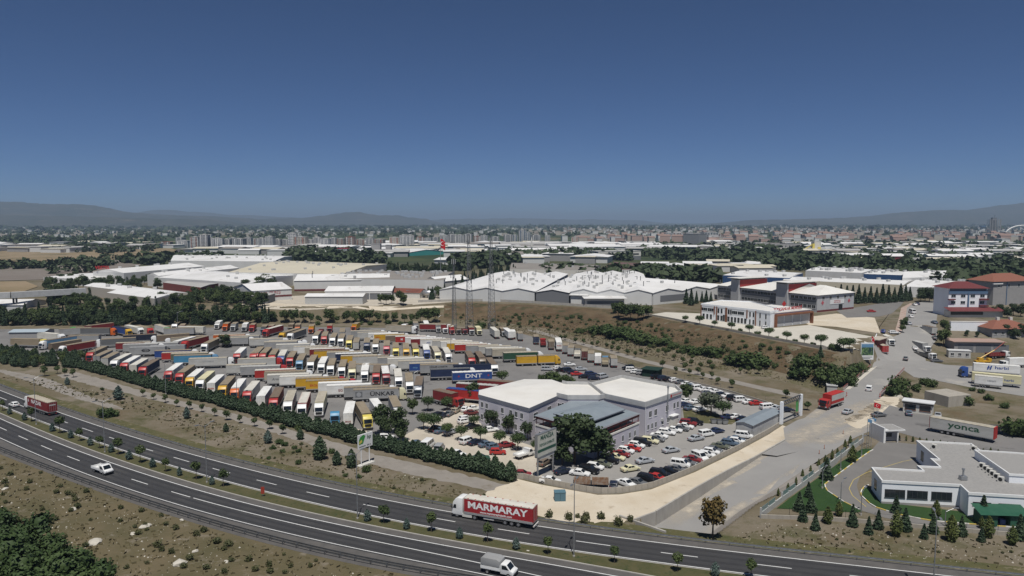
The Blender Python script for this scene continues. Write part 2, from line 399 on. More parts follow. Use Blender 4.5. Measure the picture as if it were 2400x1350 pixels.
for A_, B_ in ((NOUT, NIN), (SIN, SOUT)):
    for k_ in (.13, .37, .63, .87):
        tr_ = midline(A_, B_, k_); ribbon('wheel_track', offs(tr_, .32), offs(tr_, -.32), 0.029, m_track)
dashes(NMID, 6.0, 8.5, start=2)
# south lane line: dashes on the left, then a solid line
sl = rs(SLANE, .5)
pxs = np.array([proj(p[0], p[1], 0)[0] for p in sl])
isol = int(np.argmax(pxs > 452))
dashes(sl[:isol], 6.0, 8.0, start=3)
ribbon('road_marking', offs(sl[isol:], .1), offs(sl[isol:], -.1), 0.034, m_line)
print('HWY width', [round(float(np.hypot(*(np.array(rs(NOUT,1))[i]-np.array(rs(NIN,1))).T).min()),1) for i in (60,120,180)])
# ------------------------------------------------------------------ yards, roads, paths
m_lot = mat('lot_asphalt', (.155,.15,.146), 0.9, c2=(.215,.207,.197), scale=0.05, contrast=0.35, c3=(.095,.092,.09), s3=0.11, f3=0.56, bump=0.012, bscale=9, world=True, detail=8)
m_park = mat('car_park_asphalt', (.25,.24,.225), 0.9, c2=(.32,.305,.28), scale=0.06, contrast=0.4, c3=(.20,.19,.18), s3=0.3, f3=0.6, bump=0.01, bscale=9, world=True, detail=8)
m_gravel = mat('pale_gravel', (.40,.355,.285), 0.95, c2=(.52,.47,.39), scale=0.12, contrast=0.4, c3=(.33,.29,.23), s3=0.5, f3=0.58, bump=0.03, bscale=4, world=True, detail=8)
m_beige = mat('limestone_dirt', (.50,.425,.315), 0.95, c2=(.60,.54,.44), scale=0.09, contrast=0.35, c3=(.42,.355,.265), s3=0.35, f3=0.57, bump=0.06, bscale=2.5, world=True, detail=9)
m_path = mat('gravel_path', (.215,.195,.17), 0.95, c2=(.28,.255,.225), scale=0.3, contrast=0.4, c3=(.18,.155,.12), s3=0.15, f3=0.56, bump=0.03, bscale=5, world=True, detail=8)
m_road = mat('dusty_asphalt', (.31,.30,.28), 0.9, c2=(.37,.35,.32), scale=0.07, contrast=0.35, c3=(.42,.385,.33), s3=0.055, f3=0.545, bump=0.01, bscale=9, world=True, detail=8)
m_road2 = mat('road_asphalt', (.285,.277,.262), 0.9, c2=(.24,.232,.222), scale=0.08, contrast=0.4, c3=(.36,.34,.305), s3=0.05, f3=0.57, world=True, detail=8, bump=0.01, bscale=9)
m_drive = mat('compound_asphalt', (.155,.148,.14), 0.9, c2=(.19,.182,.172), scale=0.15, contrast=0.4, world=True, detail=8, bump=0.01, bscale=9)
m_lawn = mat('lawn_grass', (.018,.048,.011), 0.95, c2=(.028,.064,.015), scale=0.5, contrast=0.4, c3=(.04,.062,.02), s3=1.5, f3=0.58, world=True, bump=0.05, bscale=12, detail=8)
m_pave = mat('fire_yard_paving', (.55,.52,.45), 0.9, c2=(.48,.45,.385), scale=0.1, contrast=0.4, world=True, detail=8)
m_white = mat('white_wall_render', (.83,.85,.87), 0.75, c2=(.76,.775,.79), scale=0.35, contrast=0.5, stretch=(1,1,.3))
def pp(L, z=0.0): return [PZ(a, b, z) for a, b in L]
HEDGE_F = [(-90,845),(0,862),(63,876),(120,868),(176,866),(252,886),(312,905),(403,930),(504,953),(600,980),(701,1009),(803,1036),(877,1060),(978,1083),(1104,1113),(1205,1138)]
LOT = [(-160,784),(-60,800),(95,834),(176,850),(252,868),(312,888),(403,912),(504,936),(600,962),(701,992),(801,1016),(877,1044),(978,1066),(1104,1095),(1205,1116),(1263,1128),(1401,1152),(1452,1151),(1527,1139),(1628,1099),(1729,1051),(1799,1013),(1832,992),(1872,975),(1800,946),(1700,916),(1550,880),(1440,848),(1330,812),(1230,784),(1150,772),(700,766),(0,772),(-160,776)]
sheet('truck_park_asphalt', pp(LOT), 0.03, m_lot)
sheet('car_park', pp([(1250,1124),(1401,1150),(1452,1149),(1527,1137),(1628,1097),(1729,1049),(1799,1011),(1830,990),(1868,975),(1800,948),(1700,919),(1600,897),(1540,900),(1600,960),(1600,990),(1500,1040),(1440,1075),(1300,1100)]), 0.036, m_park)
sheet('gravel_yard', pp([(985,1000),(1040,965),(1085,940),(1130,950),(1130,1000),(1260,1050),(1290,1100),(1262,1124),(1205,1112),(1104,1092),(1000,1068),(945,1056),(930,1030)]), 0.037, m_gravel, jit=.35)
sheet('gravel_path', pp([(130,880),(176,872),(252,892),(312,910),(403,935),(504,958),(600,984),(701,1013),(803,1041),(877,1065),(978,1087),(1104,1117),(1210,1141),(1190,1160),(1080,1137),(960,1112),(860,1086),(760,1052),(690,1030),(600,1000),(500,972),(400,947),(300,922),(220,905)]), 0.014, m_path, jit=.4)
sheet('gravel_path', pp([(-60,855),(0,872),(90,902),(180,934),(260,958),(300,960),(200,925),(120,890),(60,876)]), 0.010, m_path, jit=.4)
sheet('lot_edge_paving', pp([(355,890),(520,930),(700,975),(860,1010),(862,1022),(800,1012),(700,990),(504,935),(355,900)]), 0.041, m_gravel)
RLw = [tuple(p) for p in RL[:5]]
TER = pp([(1842,1000),(1834,997),(1799,1020),(1729,1058),(1628,1107),(1527,1147),(1452,1159),(1401,1160),(1263,1135),(1210,1122),(1185,1140),(1150,1165),(1195,1192),(1300,1210),(1420,1219),(1486,1221)])+[RL[4],RL[3],RL[2],RL[1],RL[0]]
sheet('limestone_terrace', TER, 0.02, m_beige)
sheet('limestone_spill', pp([(1140,1152),(1190,1135),(1240,1140),(1400,1168),(1470,1170),(1500,1190),(1470,1228),(1380,1225),(1290,1216),(1200,1202),(1150,1182)]), 0.016, m_beige, jit=.9)
sheet('road_junction', pp([(1978,914),(1925,950),(1885,980),(1868,985),(1836,1003),(1840,1032),(1905,1088),(1951,1058),(1984,1035),(2035,1012),(2075,1003),(2105,985),(2060,960),(2075,940),(2060,930)]), 0.03, m_road2)
sheet('dirt_shoulder', pp([(1975,990),(2030,955),(2065,930),(2110,932),(2112,942),(2060,985),(2010,1005)]), 0.036, m_beige, jit=.7)
def dust(cl, w, z=0.036, zs=None, name='road_dust', k=.9, one=False):
    """pale dust lying on the road, thinning out towards its edges"""
    if 'dust_film' not in MATS:
        m = bpy.data.materials.new('dust_film'); m.use_nodes = True; MATS['dust_film'] = m; N = m.node_tree.nodes; L = m.node_tree.links; b = N['Principled BSDF']; b.inputs['Base Color'].default_value = (.52,.46,.37,1); b.inputs['Roughness'].default_value = .95
        at = N.new('ShaderNodeAttribute'); at.attribute_name = 'fade'; g = N.new('ShaderNodeNewGeometry'); n = N.new('ShaderNodeTexNoise'); n.inputs['Scale'].default_value = .35; n.inputs['Detail'].default_value = 6; n.inputs['Roughness'].default_value = .7; L.new(g.outputs['Position'], n.inputs['Vector'])
        r = N.new('ShaderNodeMapRange'); r.inputs[1].default_value = .3; r.inputs[2].default_value = .65; L.new(n.outputs[0], r.inputs[0]); mu = N.new('ShaderNodeMath'); mu.operation = 'MULTIPLY'; L.new(at.outputs['Fac'], mu.inputs[0]); L.new(r.outputs[0], mu.inputs[1]); L.new(mu.outputs[0], b.inputs['Alpha'])
    C_ = np.array([(p[0], p[1]) for p in cl]); d = np.r_[0, np.cumsum(np.hypot(*np.diff(C_, axis=0).T))]; s = np.linspace(0, d[-1], 40); q = np.stack([np.interp(s, d, C_[:,0]), np.interp(s, d, C_[:,1])], 1); zz = np.interp(s, d, zs) if zs is not None else np.zeros(40)
    lat = [-1,-.5,0,.5,1]; fd = [1.2,1,.8,.4,0] if one else [0,.7,1,.7,0]; rows = [offs(q, w*l) for l in lat]; v = []; fa = []
    for i in range(40):
        e = min(1, i/6, (39-i)/6) if not one else 1
        for j in range(5): v.append((rows[j][i][0], rows[j][i][1], zz[i]+z)); fa.append(min(1, fd[j])*e*k)
    me = bpy.data.meshes.new(name); me.from_pydata(v, [], [(5*i+j, 5*i+5+j, 5*i+6+j, 5*i+1+j) for i in range(39) for j in range(4)])
    a = me.attributes.new('fade', 'FLOAT', 'POINT'); a.data.foreach_set('value', fa); me.materials.append(MATS['dust_film']); me.update(); ob(name, me, kind='structure')
dust(pp([(1830,1050),(1890,1015),(1950,990),(2010,962),(2060,938)]), 4.5)
dust(pp([(1890,985),(1935,955),(1975,925)]), 2.0)
dust(pp([(1870,1030),(1930,1035),(1990,1015),(2040,990)]), 3.0, .035)
dust([RL[i].lerp(RR[i], .16) for i in range(5)][::-1], 2.6, .04, RZ[:5][::-1])
dust([RL[i].lerp(RR[i], .9) for i in range(5)], 1.4, .04, RZ[:5])
sheet('lorry_yard', pp([(2050,985),(2085,950),(2130,962),(2200,978),(2300,1000),(2440,1018),(2440,1075),(2330,1062),(2200,1040),(2110,1015),(2070,1003)]), 0.04, m_lot)
# ramp down to the underpass
v = [(p.x, p.y, z+0.03) for p, z in zip(RL, RZ)]+[(p.x, p.y, z+0.03) for p, z in zip(RR, RZ)]; n = len(RL)
me = bpy.data.meshes.new('ramp_road'); me.from_pydata(v, [], [(n+i, i, i+1, n+i+1) for i in range(n-1)]); me.materials.append(m_road2); me.update(); ob('ramp_road', me, kind='structure')
dirs_ = [(RR[min(i+1, n-1)]-RR[max(i-1, 0)]).to_2d().normalized() for i in range(n)]
nb_ = [Vector((-d_.y, d_.x)) for d_ in dirs_]; nb_ = [q if q.dot((RR[i]-RL[i]).to_2d()) > 0 else -q for i, q in enumerate(nb_)]
b_ = MB(); b_.v = [(p.x, p.y, z+.05) for p, z in zip(RR, RZ)]+[(p.x+q.x*.3, p.y+q.y*.3, z+.17) for p, q, z in zip(RR, nb_, RZ)]+[(p.x+q.x*2.0, p.y+q.y*2.0, z*.55+.15) for p, q, z in zip(RR, nb_, RZ)]+[(p.x+q.x*3.6, p.y+q.y*3.6, .03) for p, q in zip(RR, nb_)]
b_.f = [(k*n+i, k*n+i+1, (k+1)*n+i+1, (k+1)*n+i)[::-1] for k in range(3) for i in range(n-1)]
ob('ramp_pavement', b_.mesh('ramp_pavement', m_path), kind='structure')
# bridge over the stream bed
bl0, bl1, br0, br1 = PZ(1978,914), PZ(2042,861), PZ(2060,930), PZ(2118,868)
me = MB().prism([bl0, bl1, br1, br0], -0.75, 0.034).mesh('bridge_deck', m_road2); ob('bridge_deck', me, kind='structure')
UP = [(2042,861),(2056,836),(2048,812),(2075,795),(2112,782),(2122,745),(2126,722),(2140,712),(2170,706),(2205,704),(2212,714),(2198,728),(2194,760),(2196,795),(2168,832),(2170,846),(2215,855),(2262,858),(2330,858),(2440,862),(2440,936),(2400,929),(2304,914),(2203,894),(2142,884),(2118,868)]
drape('hill_road', UP, 0.06, m_road2, step=4)
drape('pavement', [(2112,782),(2122,745),(2126,722),(2140,712),(2133,711),(2112,722),(2107,745),(2098,778)], 0.10, mat('red_pavement', (.34,.22,.18), .9, c2=(.42,.36,.30), scale=.5, world=True), step=4)
drape('fire_station_yard', [(1520,738),(1560,732),(1640,735),(1700,748),(1800,770),(1896,762),(2048,790),(2044,822),(1990,822),(1850,797),(1700,768),(1600,752)], 0.06, m_pave, step=5)
drape('school_yard', [(1960,728),(2060,712),(2120,704),(2112,716),(2090,735),(2060,742),(1985,745)], 0.06, m_drive, step=6)
drape('dirt_lot', [(1870,746),(1960,735),(2050,745),(2064,782),(1960,766),(1896,762)], 0.05, m_beige, step=6)
drape('plant_yard', [(560,722),(700,728),(880,728),(1010,712),(1060,708),(1060,690),(760,690),(560,700)], 0.05, m_gravel, step=8)
m_emb = mat('embankment_dry_grass', (.078,.050,.026), .95, c2=(.135,.098,.055), scale=.09, contrast=.35, c3=(.042,.046,.019), s3=.13, f3=.52, world=True, bump=.3, bscale=.8, detail=9)
drape('embankment', [(1042,712),(1100,709),(1250,715),(1430,725),(1510,738),(1700,776),(1850,806),(1985,838),(1975,885),(1930,895),(1850,878),(1700,845),(1500,800),(1300,772),(1150,752),(1040,745)], 0.05, m_emb, step=5)
drape('dirt_track', [(1230,772),(1262,775),(1400,812),(1520,845),(1640,872),(1760,900),(1880,925),(1875,935),(1700,895),(1500,848),(1350,806)], 0.05, m_path, step=5)
drape('dirt_track', [(600,708),(760,718),(940,722),(1040,716),(1040,721),(900,729),(740,726),(590,716)], 0.06, m_beige, step=8)
# the right-hand compound
DRV = [(2060,1035),(2105,1037),(2148,1042),(2150,1068),(2120,1080),(2090,1096),(2040,1098),(2015,1118),(2008,1138),(2015,1162),(2045,1188),(2100,1206),(2180,1222),(2300,1232),(2440,1240),(2440,1252),(2300,1246),(2170,1234),(2075,1214),(2022,1198),(1975,1175),(1935,1148),(1932,1135),(1955,1118),(2000,1085),(2040,1058)]
sheet('compound_drive', pp(DRV), 0.03, m_drive)
sheet('compound_drive', pp([(2150,1038),(2215,1085),(2210,1112),(2060,1112),(2034,1106),(2090,1094),(2120,1079),(2148,1068)]), 0.026, m_drive)
sheet('road_patch', [RL[0], RL[0].lerp(RL[1], .8), RL[0].lerp(RL[1], .6).lerp(RR[0].lerp(RR[1], .6), .3), RL[0].lerp(RR[0], .5)], 0.04, m_road2)
sheet('lawn', pp([(2046,1052),(2038,1058),(2000,1085),(1955,1118),(1932,1135),(1935,1148),(1975,1175),(2022,1198),(2010,1202),(1820,1192),(1875,1150),(1960,1090),(2020,1052)]), 0.045, m_lawn)
sheet('lawn', pp([(2034,1138),(2022,1145),(2016,1160),(2045,1185),(2100,1203),(2180,1219),(2300,1229),(2300,1210),(2260,1200),(2070,1178)]), 0.045, m_lawn)
# kerbs of the drive (white with yellow pieces)
def sweep(poly, prof, z=0.0, closed=False):
    P = np.array([(p[0], p[1]) for p in poly]); T = np.gradient(P, axis=0); T /= np.linalg.norm(T, axis=1)[:, None]+1e-9
    N2 = np.stack([-T[:,1], T[:,0]], 1); k = len(prof); v = []; f = []
    zz = np.broadcast_to(np.asarray(z, float), (len(P),))
    for p, q, z0 in zip(P, N2, zz):
        v += [(p[0]+q[0]*a, p[1]+q[1]*a, z0+b) for a, b in prof]
    for i in range(len(P)-1):
        for j in range(k):
            f.append((i*k+j, i*k+(j+1) % k, (i+1)*k+(j+1) % k, (i+1)*k+j))
    f.append(tuple(range(k-1, -1, -1))); f.append(tuple((len(P)-1)*k+j for j in range(k)))
    b = MB(); b.v = v; b.f = f; return b
m_kw = paint('kerb_white', (.72,.70,.66), .8); m_ky = paint('kerb_yellow', (.62,.48,.12), .8)
def kerb(pts, pitch=2.0):
    P = rs(pp(pts), 0.25); k = int(pitch/0.25); mw = []
    for n_, i in enumerate(range(0, len(P)-k, k)):
        a = P[i:i+k+1:k]
        ob('kerb_stone', sweep(a, [(-.1,0),(.1,0),(.1,.15),(-.1,.15)], 0.03).mesh('kerb_stone', m_ky if n_ % 2 else m_kw), KROOT)
KROOT = thing('painted_kerb', 'white and yellow painted kerb curving round the drive of the white building', 'kerb', (0,0,0))
kerb([(2046,1055),(2038,1059),(2000,1086),(1955,1119),(1933,1136),(1936,1149),(1976,1176),(2022,1199)])
kerb([(2036,1137),(2022,1144),(2016,1160),(2045,1187),(2100,1205),(2180,1221),(2300,1231),(2400,1238)])
m_yl = mat('yellow_marking', (.55,.42,.10), .7, c2=(.4,.32,.12), scale=1, world=True)
yl = rs(pp([(2150,1075),(2115,1082),(2030,1108),(2000,1125),(1990,1145),(1998,1162),(2030,1188)]), 1.0)
ribbon('yellow_line', offs(yl, .07), offs(yl, -.07), 0.037, m_yl, n=60)
# far fields on the left
m_f1 = mat('dry_field', (.27,.205,.13), .95, c2=(.20,.155,.085), scale=.01, contrast=.3, c3=(.09,.09,.045), s3=.03, f3=.55, world=True, detail=9)
m_f2 = mat('ploughed_field', (.165,.14,.118), .95, c2=(.20,.175,.15), scale=.02, contrast=.3, c3=(.10,.095,.06), s3=.02, f3=.6, world=True, detail=8)
def fsheet(name, px, off, m): sheet(name, [PZ(a, b, PLAT) for a, b in px], PLAT+off, m)
fsheet('dry_field', [(-200,585),(60,580),(160,583),(310,583),(400,582),(430,592),(330,604),(230,612),(120,622),(-200,630)], .25, m_f1)
fsheet('ploughed_field', [(-200,632),(120,624),(230,614),(330,606),(330,622),(220,640),(100,656),(-200,664)], .3, m_f2)
fsheet('dry_field', [(-200,664),(60,660),(90,672),(40,690),(-200,700)], .35, m_f1)

# ------------------------------------------------------------------ walls, guardrails, fences
def panel_wall(name, label, pts, h, t, m, pl=3.0, z0=0.0, cap=None, cat='wall', zs=None):
    P = rs(pts, 0.25); k = int(pl/0.25)
    root = thing(name, label, cat, (P[0][0], P[0][1], z0))
    for i in range(0, len(P)-1, k):
        j = min(i+k, len(P)-1)
        a, b = Vector((P[i][0], P[i][1])), Vector((P[j][0], P[j][1])); d = (b-a); L = d.length
        if L < .3: continue
        me = MB().box(0, L-.025, -t/2, t/2, -.4, h).mesh('wall_panel', m)
        o = ob('wall_panel', me, root, (a.x-P[0][0], a.y-P[0][1], 0), math.atan2(d.y, d.x))
        if cap: ob('coping', MB().box(-.01, L-.015, -t/2-.05, t/2+.05, h, h+.07).mesh('coping', cap), o)
    return root
m_cw = mat('weathered_concrete', (.40,.37,.315), .9, c2=(.30,.275,.235), scale=.5, contrast=.45, c3=(.22,.20,.17), s3=1.2, f3=.62, bump=.01, bscale=6, stretch=(1,1,.25))
panel_wall('concrete_boundary_wall', 'weathered grey concrete wall curving round the car park corner', pp([(1200,1122),(1213,1119),(1263,1131.5),(1330,1145),(1376,1153),(1401,1156.5),(1425,1157.5),(1452,1156),(1490,1151),(1527,1144),(1580,1124),(1628,1103.5),(1729,1055),(1799,1017),(1826,1000)]), 1.25, .22, m_cw)
# retaining wall of the ramp, with its wing
rt = thing('retaining_wall', 'long pale concrete retaining wall beside the ramp that dips under the highway', 'wall', (RL[0].x, RL[0].y, 0))
wpts = rs(RL[:5], .5); wz = np.interp(np.linspace(0, 4, len(wpts)), range(5), RZ[:5])
for i in range(0, len(wpts)-1, 7):
    j = min(i+7, len(wpts)-1); a = Vector(wpts[i]); b = Vector(wpts[j]); d = b-a; L = d.length
    if L < .5: continue
    za, zb = wz[i], wz[j]
    prof = [(0, za-.4), (L-.02, zb-.4), (L-.02, .3), (0, .3)]
    ob('wall_panel', MB().xprism(prof, -.2, .15).mesh('wall_panel', m_conc), rt, (a.x-RL[0].x, a.y-RL[0].y, 0), math.atan2(d.y, d.x))
c4 = RL[4]; wing = PZ(1487,1219)
d = (wing-c4).to_2d(); L = d.length
ob('wing_wall', MB().xprism([(0,-2.8),(L,-.5),(L,.25),(0,.3)], -.17, .17).mesh('wing_wall', m_conc), rt, (c4.x-RL[0].x, c4.y-RL[0].y, 0), math.atan2(d.y, d.x))
panel_wall('low_concrete_kerb_wall', 'low concrete kerb wall slanting down beside the highway at the ramp', pp([(1452,1211),(1500,1228),(1562,1250)]), .35, .4, m_conc, 4.0)
m_steel = mat('galvanised_steel', (.42,.44,.45), .45, .7, c2=(.33,.33,.33), scale=1.5)
m_dsteel = mat('dark_steel', (.16,.17,.18), .5, .6, c2=(.12,.12,.12), scale=1.5)
def guardrail(label, poly, m, mp, h=.75, double=False, pitch=4.0, both=False):
    P = rs(poly, 1.0); ok = [i for i in range(len(P)) if -200 < proj(P[i][0], P[i][1], 0)[0] < 2600 and proj(P[i][0], P[i][1], 0)[1] < 1500]
    P = P[ok[0]:ok[-1]+1]
    root = thing('guardrail', label, 'guardrail', (P[0][0], P[0][1], 0)); Q = P-P[0]
    prof = [(-.04,h-.31),(.0,h-.26),(-.04,h-.20),(-.04,h-.11),(.0,h-.05),(-.04,h),(-.07,h),(-.05,h-.155),(-.07,h-.31)]
    ob('rail_beam', sweep(Q, prof).mesh('rail_beam', m), root)
    if double:
        ob('rail_beam', sweep(offs(Q, .62), [(a+.12, b) for a, b in prof]).mesh('rail_beam', m), root)
    pm = MB().box(-.06, .06, -.04, .05, 0, h-.03).mesh('post', mp)
    sm = MB().box(-.05, .05, -.03, .62, h-.2, h-.1).mesh('spacer', mp)
    T = np.gradient(P, axis=0)
    for i in range(0, len(Q), int(pitch)):
        an = math.atan2(T[i][1], T[i][0]); o = ob('post', pm, root, (Q[i][0], Q[i][1], 0), an)
        if double: ob('spacer', sm, o)
guardrail('galvanised guardrail along the far side of the highway', NRAIL, m_steel, m_dsteel)
guardrail('dark double guardrail along the near side of the highway above the scrub slope', SRAIL, m_dsteel, m_dsteel, .8, True, 3.0)
# parapets of the bridge
m_rail = paint('parapet_rust_white', (.50,.40,.38), .7); m_red = paint('parapet_red', (.33,.10,.09), .7)
def parapet(label, a, b, n=15):
    d = (b-a).to_2d(); L = d.length; r = thing('bridge_railing', label, 'railing', (a.x, a.y, .03), math.atan2(d.y, d.x))
    ob('top_rail', MB().box(0, L, -.06, .06, .95, 1.1).mesh('top_rail', m_red), r)
    ob('bottom_rail', MB().box(0, L, -.05, .05, .15, .27).mesh('bottom_rail', m_rail), r)
    pm = MB().box(-.09, .09, -.07, .07, 0, .95).mesh('baluster', m_rail)
    for i in range(n+1): ob('baluster', pm, r, (.1+(L-.2)*i/n, 0, 0))
parapet('red and white bridge railing on the bushy left side', bl0+Vector((-.2,0,0)), bl1+Vector((-.2,0,0)), 30)
parapet('red and white bridge railing on the right side of the stream bridge', br0+Vector((.2,0,0)), br1+Vector((.2,0,0)), 26)
w0, w1 = bl0+Vector((.5,.2,0)), bl1+Vector((.5,.2,0)); off = Vector((2.2, .9, 0))
ob('bridge_pavement', MB().prism([w0, w1, w1+off, w0+off], .04, .18).mesh('bridge_pavement', m_pave), kind='structure')
# compound wall with glass panels
m_glassp = mat('pale_glass', (.20,.28,.28), .15, spec=.6)
m_cwall = mat('pale_wall_paint', (.46,.46,.44), .85, c2=(.38,.38,.36), scale=.5, contrast=.5, stretch=(1,1,.3))
def comp_wall():
    P = pp([(1783,1214),(1830,1178),(1880,1142),(1930,1105),(1980,1068),(2008,1047),(2024,1035)])
    r = thing('compound_wall', 'white compound wall with glass panels beside the ramp road', 'wall', P[0])
    Q = rs(P, .25); k = 14; n_ = 0
    for i in range(0, len(Q)-1, k):
        j = min(i+k, len(Q)-1); a = Vector(Q[i]); b = Vector(Q[j]); d = b-a; L = d.length
        if L < .5: continue
        an = math.atan2(d.y, d.x); lo = (a.x-P[0].x, a.y-P[0].y, 0)
        o = ob('wall_panel', MB().box(0, L, -.12, .12, -.5, 1.1).mesh('wall_panel', m_cwall), r, lo, an)
        if n_ % 3 != 2:
            ob('glass_panel', MB().box(.25, L-.1, -.02, .02, 1.1, 2.0).mesh('glass_panel', m_glassp), o)
        ob('wall_post', MB().box(-.14, .14, -.16, .16, 0, 1.35 if n_ % 3 else 2.0).mesh('wall_post', m_cwall), o)
        n_ += 1
comp_wall()
panel_wall('low_front_wall', 'low pale concrete wall in front of the white compound lawn', pp([(1783,1215),(1880,1218),(2000,1224),(2075,1231),(2200,1243),(2300,1251),(2440,1262)]), .75, .22, m_cw, 4.0)
m_blk = mat('black_metal', (.03,.03,.03), .5, .3)
def post_fence(name, label, pts, h, pitch, m, wires=3, z=None, r=.035, cat='fence', gap=None):
    P = rs(pts, 1.0); zz = Hn(P[:,0], P[:,1]) if z is None else np.full(len(P), z)
    root = thing(name, label, cat, (P[0][0], P[0][1], zz[0])); pm = MB().cyl((0,0,0), (0,0,h), r, n=5).mesh('fence_post', m)
    for i in range(0, len(P), pitch): ob('fence_post', pm, root, (P[i][0]-P[0][0], P[i][1]-P[0][1], zz[i]-zz[0]))
    for w in range(wires):
        hh = h*(w+.8)/wires
        ob('wire', sweep(P-P[0], [(-.008,hh-.012),(.008,hh-.012),(.008,hh+.012),(-.008,hh+.012)], zz-zz[0]).mesh('wire', m), root)
    return root
post_fence('wire_fence', 'thin black post fence on the low wall in front of the lawn', pp([(1785,1214),(1880,1217),(2000,1223),(2075,1230),(2200,1242),(2300,1250),(2440,1261)]), 2.2, 5, m_blk, 2)
panel_wall('low_embankment_wall', 'long low grey wall along the top of the embankment by the fire station', [G(*p) for p in [(1500,736),(1560,746),(1640,762),(1700,774),(1780,790),(1850,803),(1930,819),(2000,832)]], 1.1, .25, m_cw, 5.0, z0=7.6)
panel_wall('factory_boundary_wall', 'pale concrete wall on the embankment top in front of the white factory sheds', [G(*p) for p in [(980,709),(1060,707),(1150,706),(1250,711),(1340,717),(1434,723)]], 1.8, .25, m_conc, 6.0, z0=7.6)
panel_wall('garden_wall', 'whitewashed garden wall climbing beside the hill road', [G(*p) for p in [(2052,790),(2062,765),(2080,740),(2100,722),(2115,710)]], 1.0, .25, m_white, 5.0, z0=7.0)
# ------------------------------------------------------------------ vehicles: templates
PAL = dict(white=(.80,.80,.78), offwhite=(.66,.64,.58), cream=(.68,.64,.42), beige=(.46,.42,.34), tan=(.30,.25,.18), brown=(.20,.155,.115),
  grey=(.33,.335,.34), lgrey=(.50,.50,.48), dgrey=(.14,.145,.15), red=(.42,.035,.03), dred=(.22,.028,.03), maroon=(.13,.03,.028), orange=(.62,.13,.02),
  yellow=(.62,.36,.03), lyellow=(.70,.58,.12), blue=(.03,.075,.26), dblue=(.022,.035,.085), navy=(.018,.024,.045), lblue=(.13,.27,.42), skyblue=(.07,.25,.42), green=(.05,.30,.06), dgreen=(.03,.085,.05),
  silver=(.40,.42,.44), black=(.012,.012,.014), bluegrey=(.10,.14,.19), olive=(.14,.15,.11), gold=(.38,.33,.24), pink=(.50,.10,.12))
def pm_(c): return mat('paint_'+c, PAL[c], .35 if c in ('black','navy','silver','white') else .42, c2=tuple(v*.86 for v in PAL[c]), scale=.9, contrast=.6, spec=.5)
def tarp(c): return mat('tarp_'+c, PAL[c], .7, c2=tuple(v*t for v, t in zip(PAL[c], (.72,.70,.66))), scale=.55, contrast=.5, spec=.25, c3=tuple(v*.55+.02 for v in PAL[c]), s3=.5, f3=.66, stretch=(.4,1,1.3))
m_tyre = mat('tyre_rubber', (.018,.018,.018), .85); m_rim = mat('wheel_rim', (.35,.35,.36), .4, .6)
m_chas = mat('chassis_black', (.03,.03,.032), .7, c2=(.06,.055,.05), scale=1.5); m_vglass = mat('vehicle_glass', (.012,.016,.02), .08, spec=.6)
m_dark = mat('grille_black', (.02,.02,.02), .5); m_lamp = mat('headlamp', (.75,.76,.78), .15, spec=.7); m_tail = mat('tail_lamp', (.45,.02,.015), .3)
m_alu = mat('aluminium_rail', (.48,.48,.47), .45, .5); m_stripe = paint('underrun_white', (.65,.65,.63))
def wheel_mesh(r, w, key):
    k = ('wheel', key)
    if k not in MC:
        MC[k] = (MB().cyl((0,-w/2,0), (0,w/2,0), r, n=14).mesh('tyre', m_tyre), MB().cyl((0,-w/2-.015,0), (0,w/2+.015,0), r*.56, n=10).mesh('rim', m_rim))
    return MC[k]
TPL = {}
def shade_bevel(mb, off=.06, seg=2, name='body'):
    bm = bmesh.new(); me = mb.mesh(name); bm.from_mesh(me); bpy.data.meshes.remove(me)
    bmesh.ops.remove_doubles(bm, verts=bm.verts, dist=1e-4)
    es = [e for e in bm.edges if len(e.link_faces) == 2 and e.calc_face_angle(0) > .35]
    bmesh.ops.bevel(bm, geom=es, offset=off, segments=seg, affect='EDGES', profile=.6, clamp_overlap=True)
    me = bpy.data.meshes.new(name); bm.to_mesh(me); bm.free()
    me.polygons.foreach_set('use_smooth', [True]*len(me.polygons)); me.update()
    try: me.set_sharp_from_angle(angle=math.radians(38))
    except Exception: pass
    return me
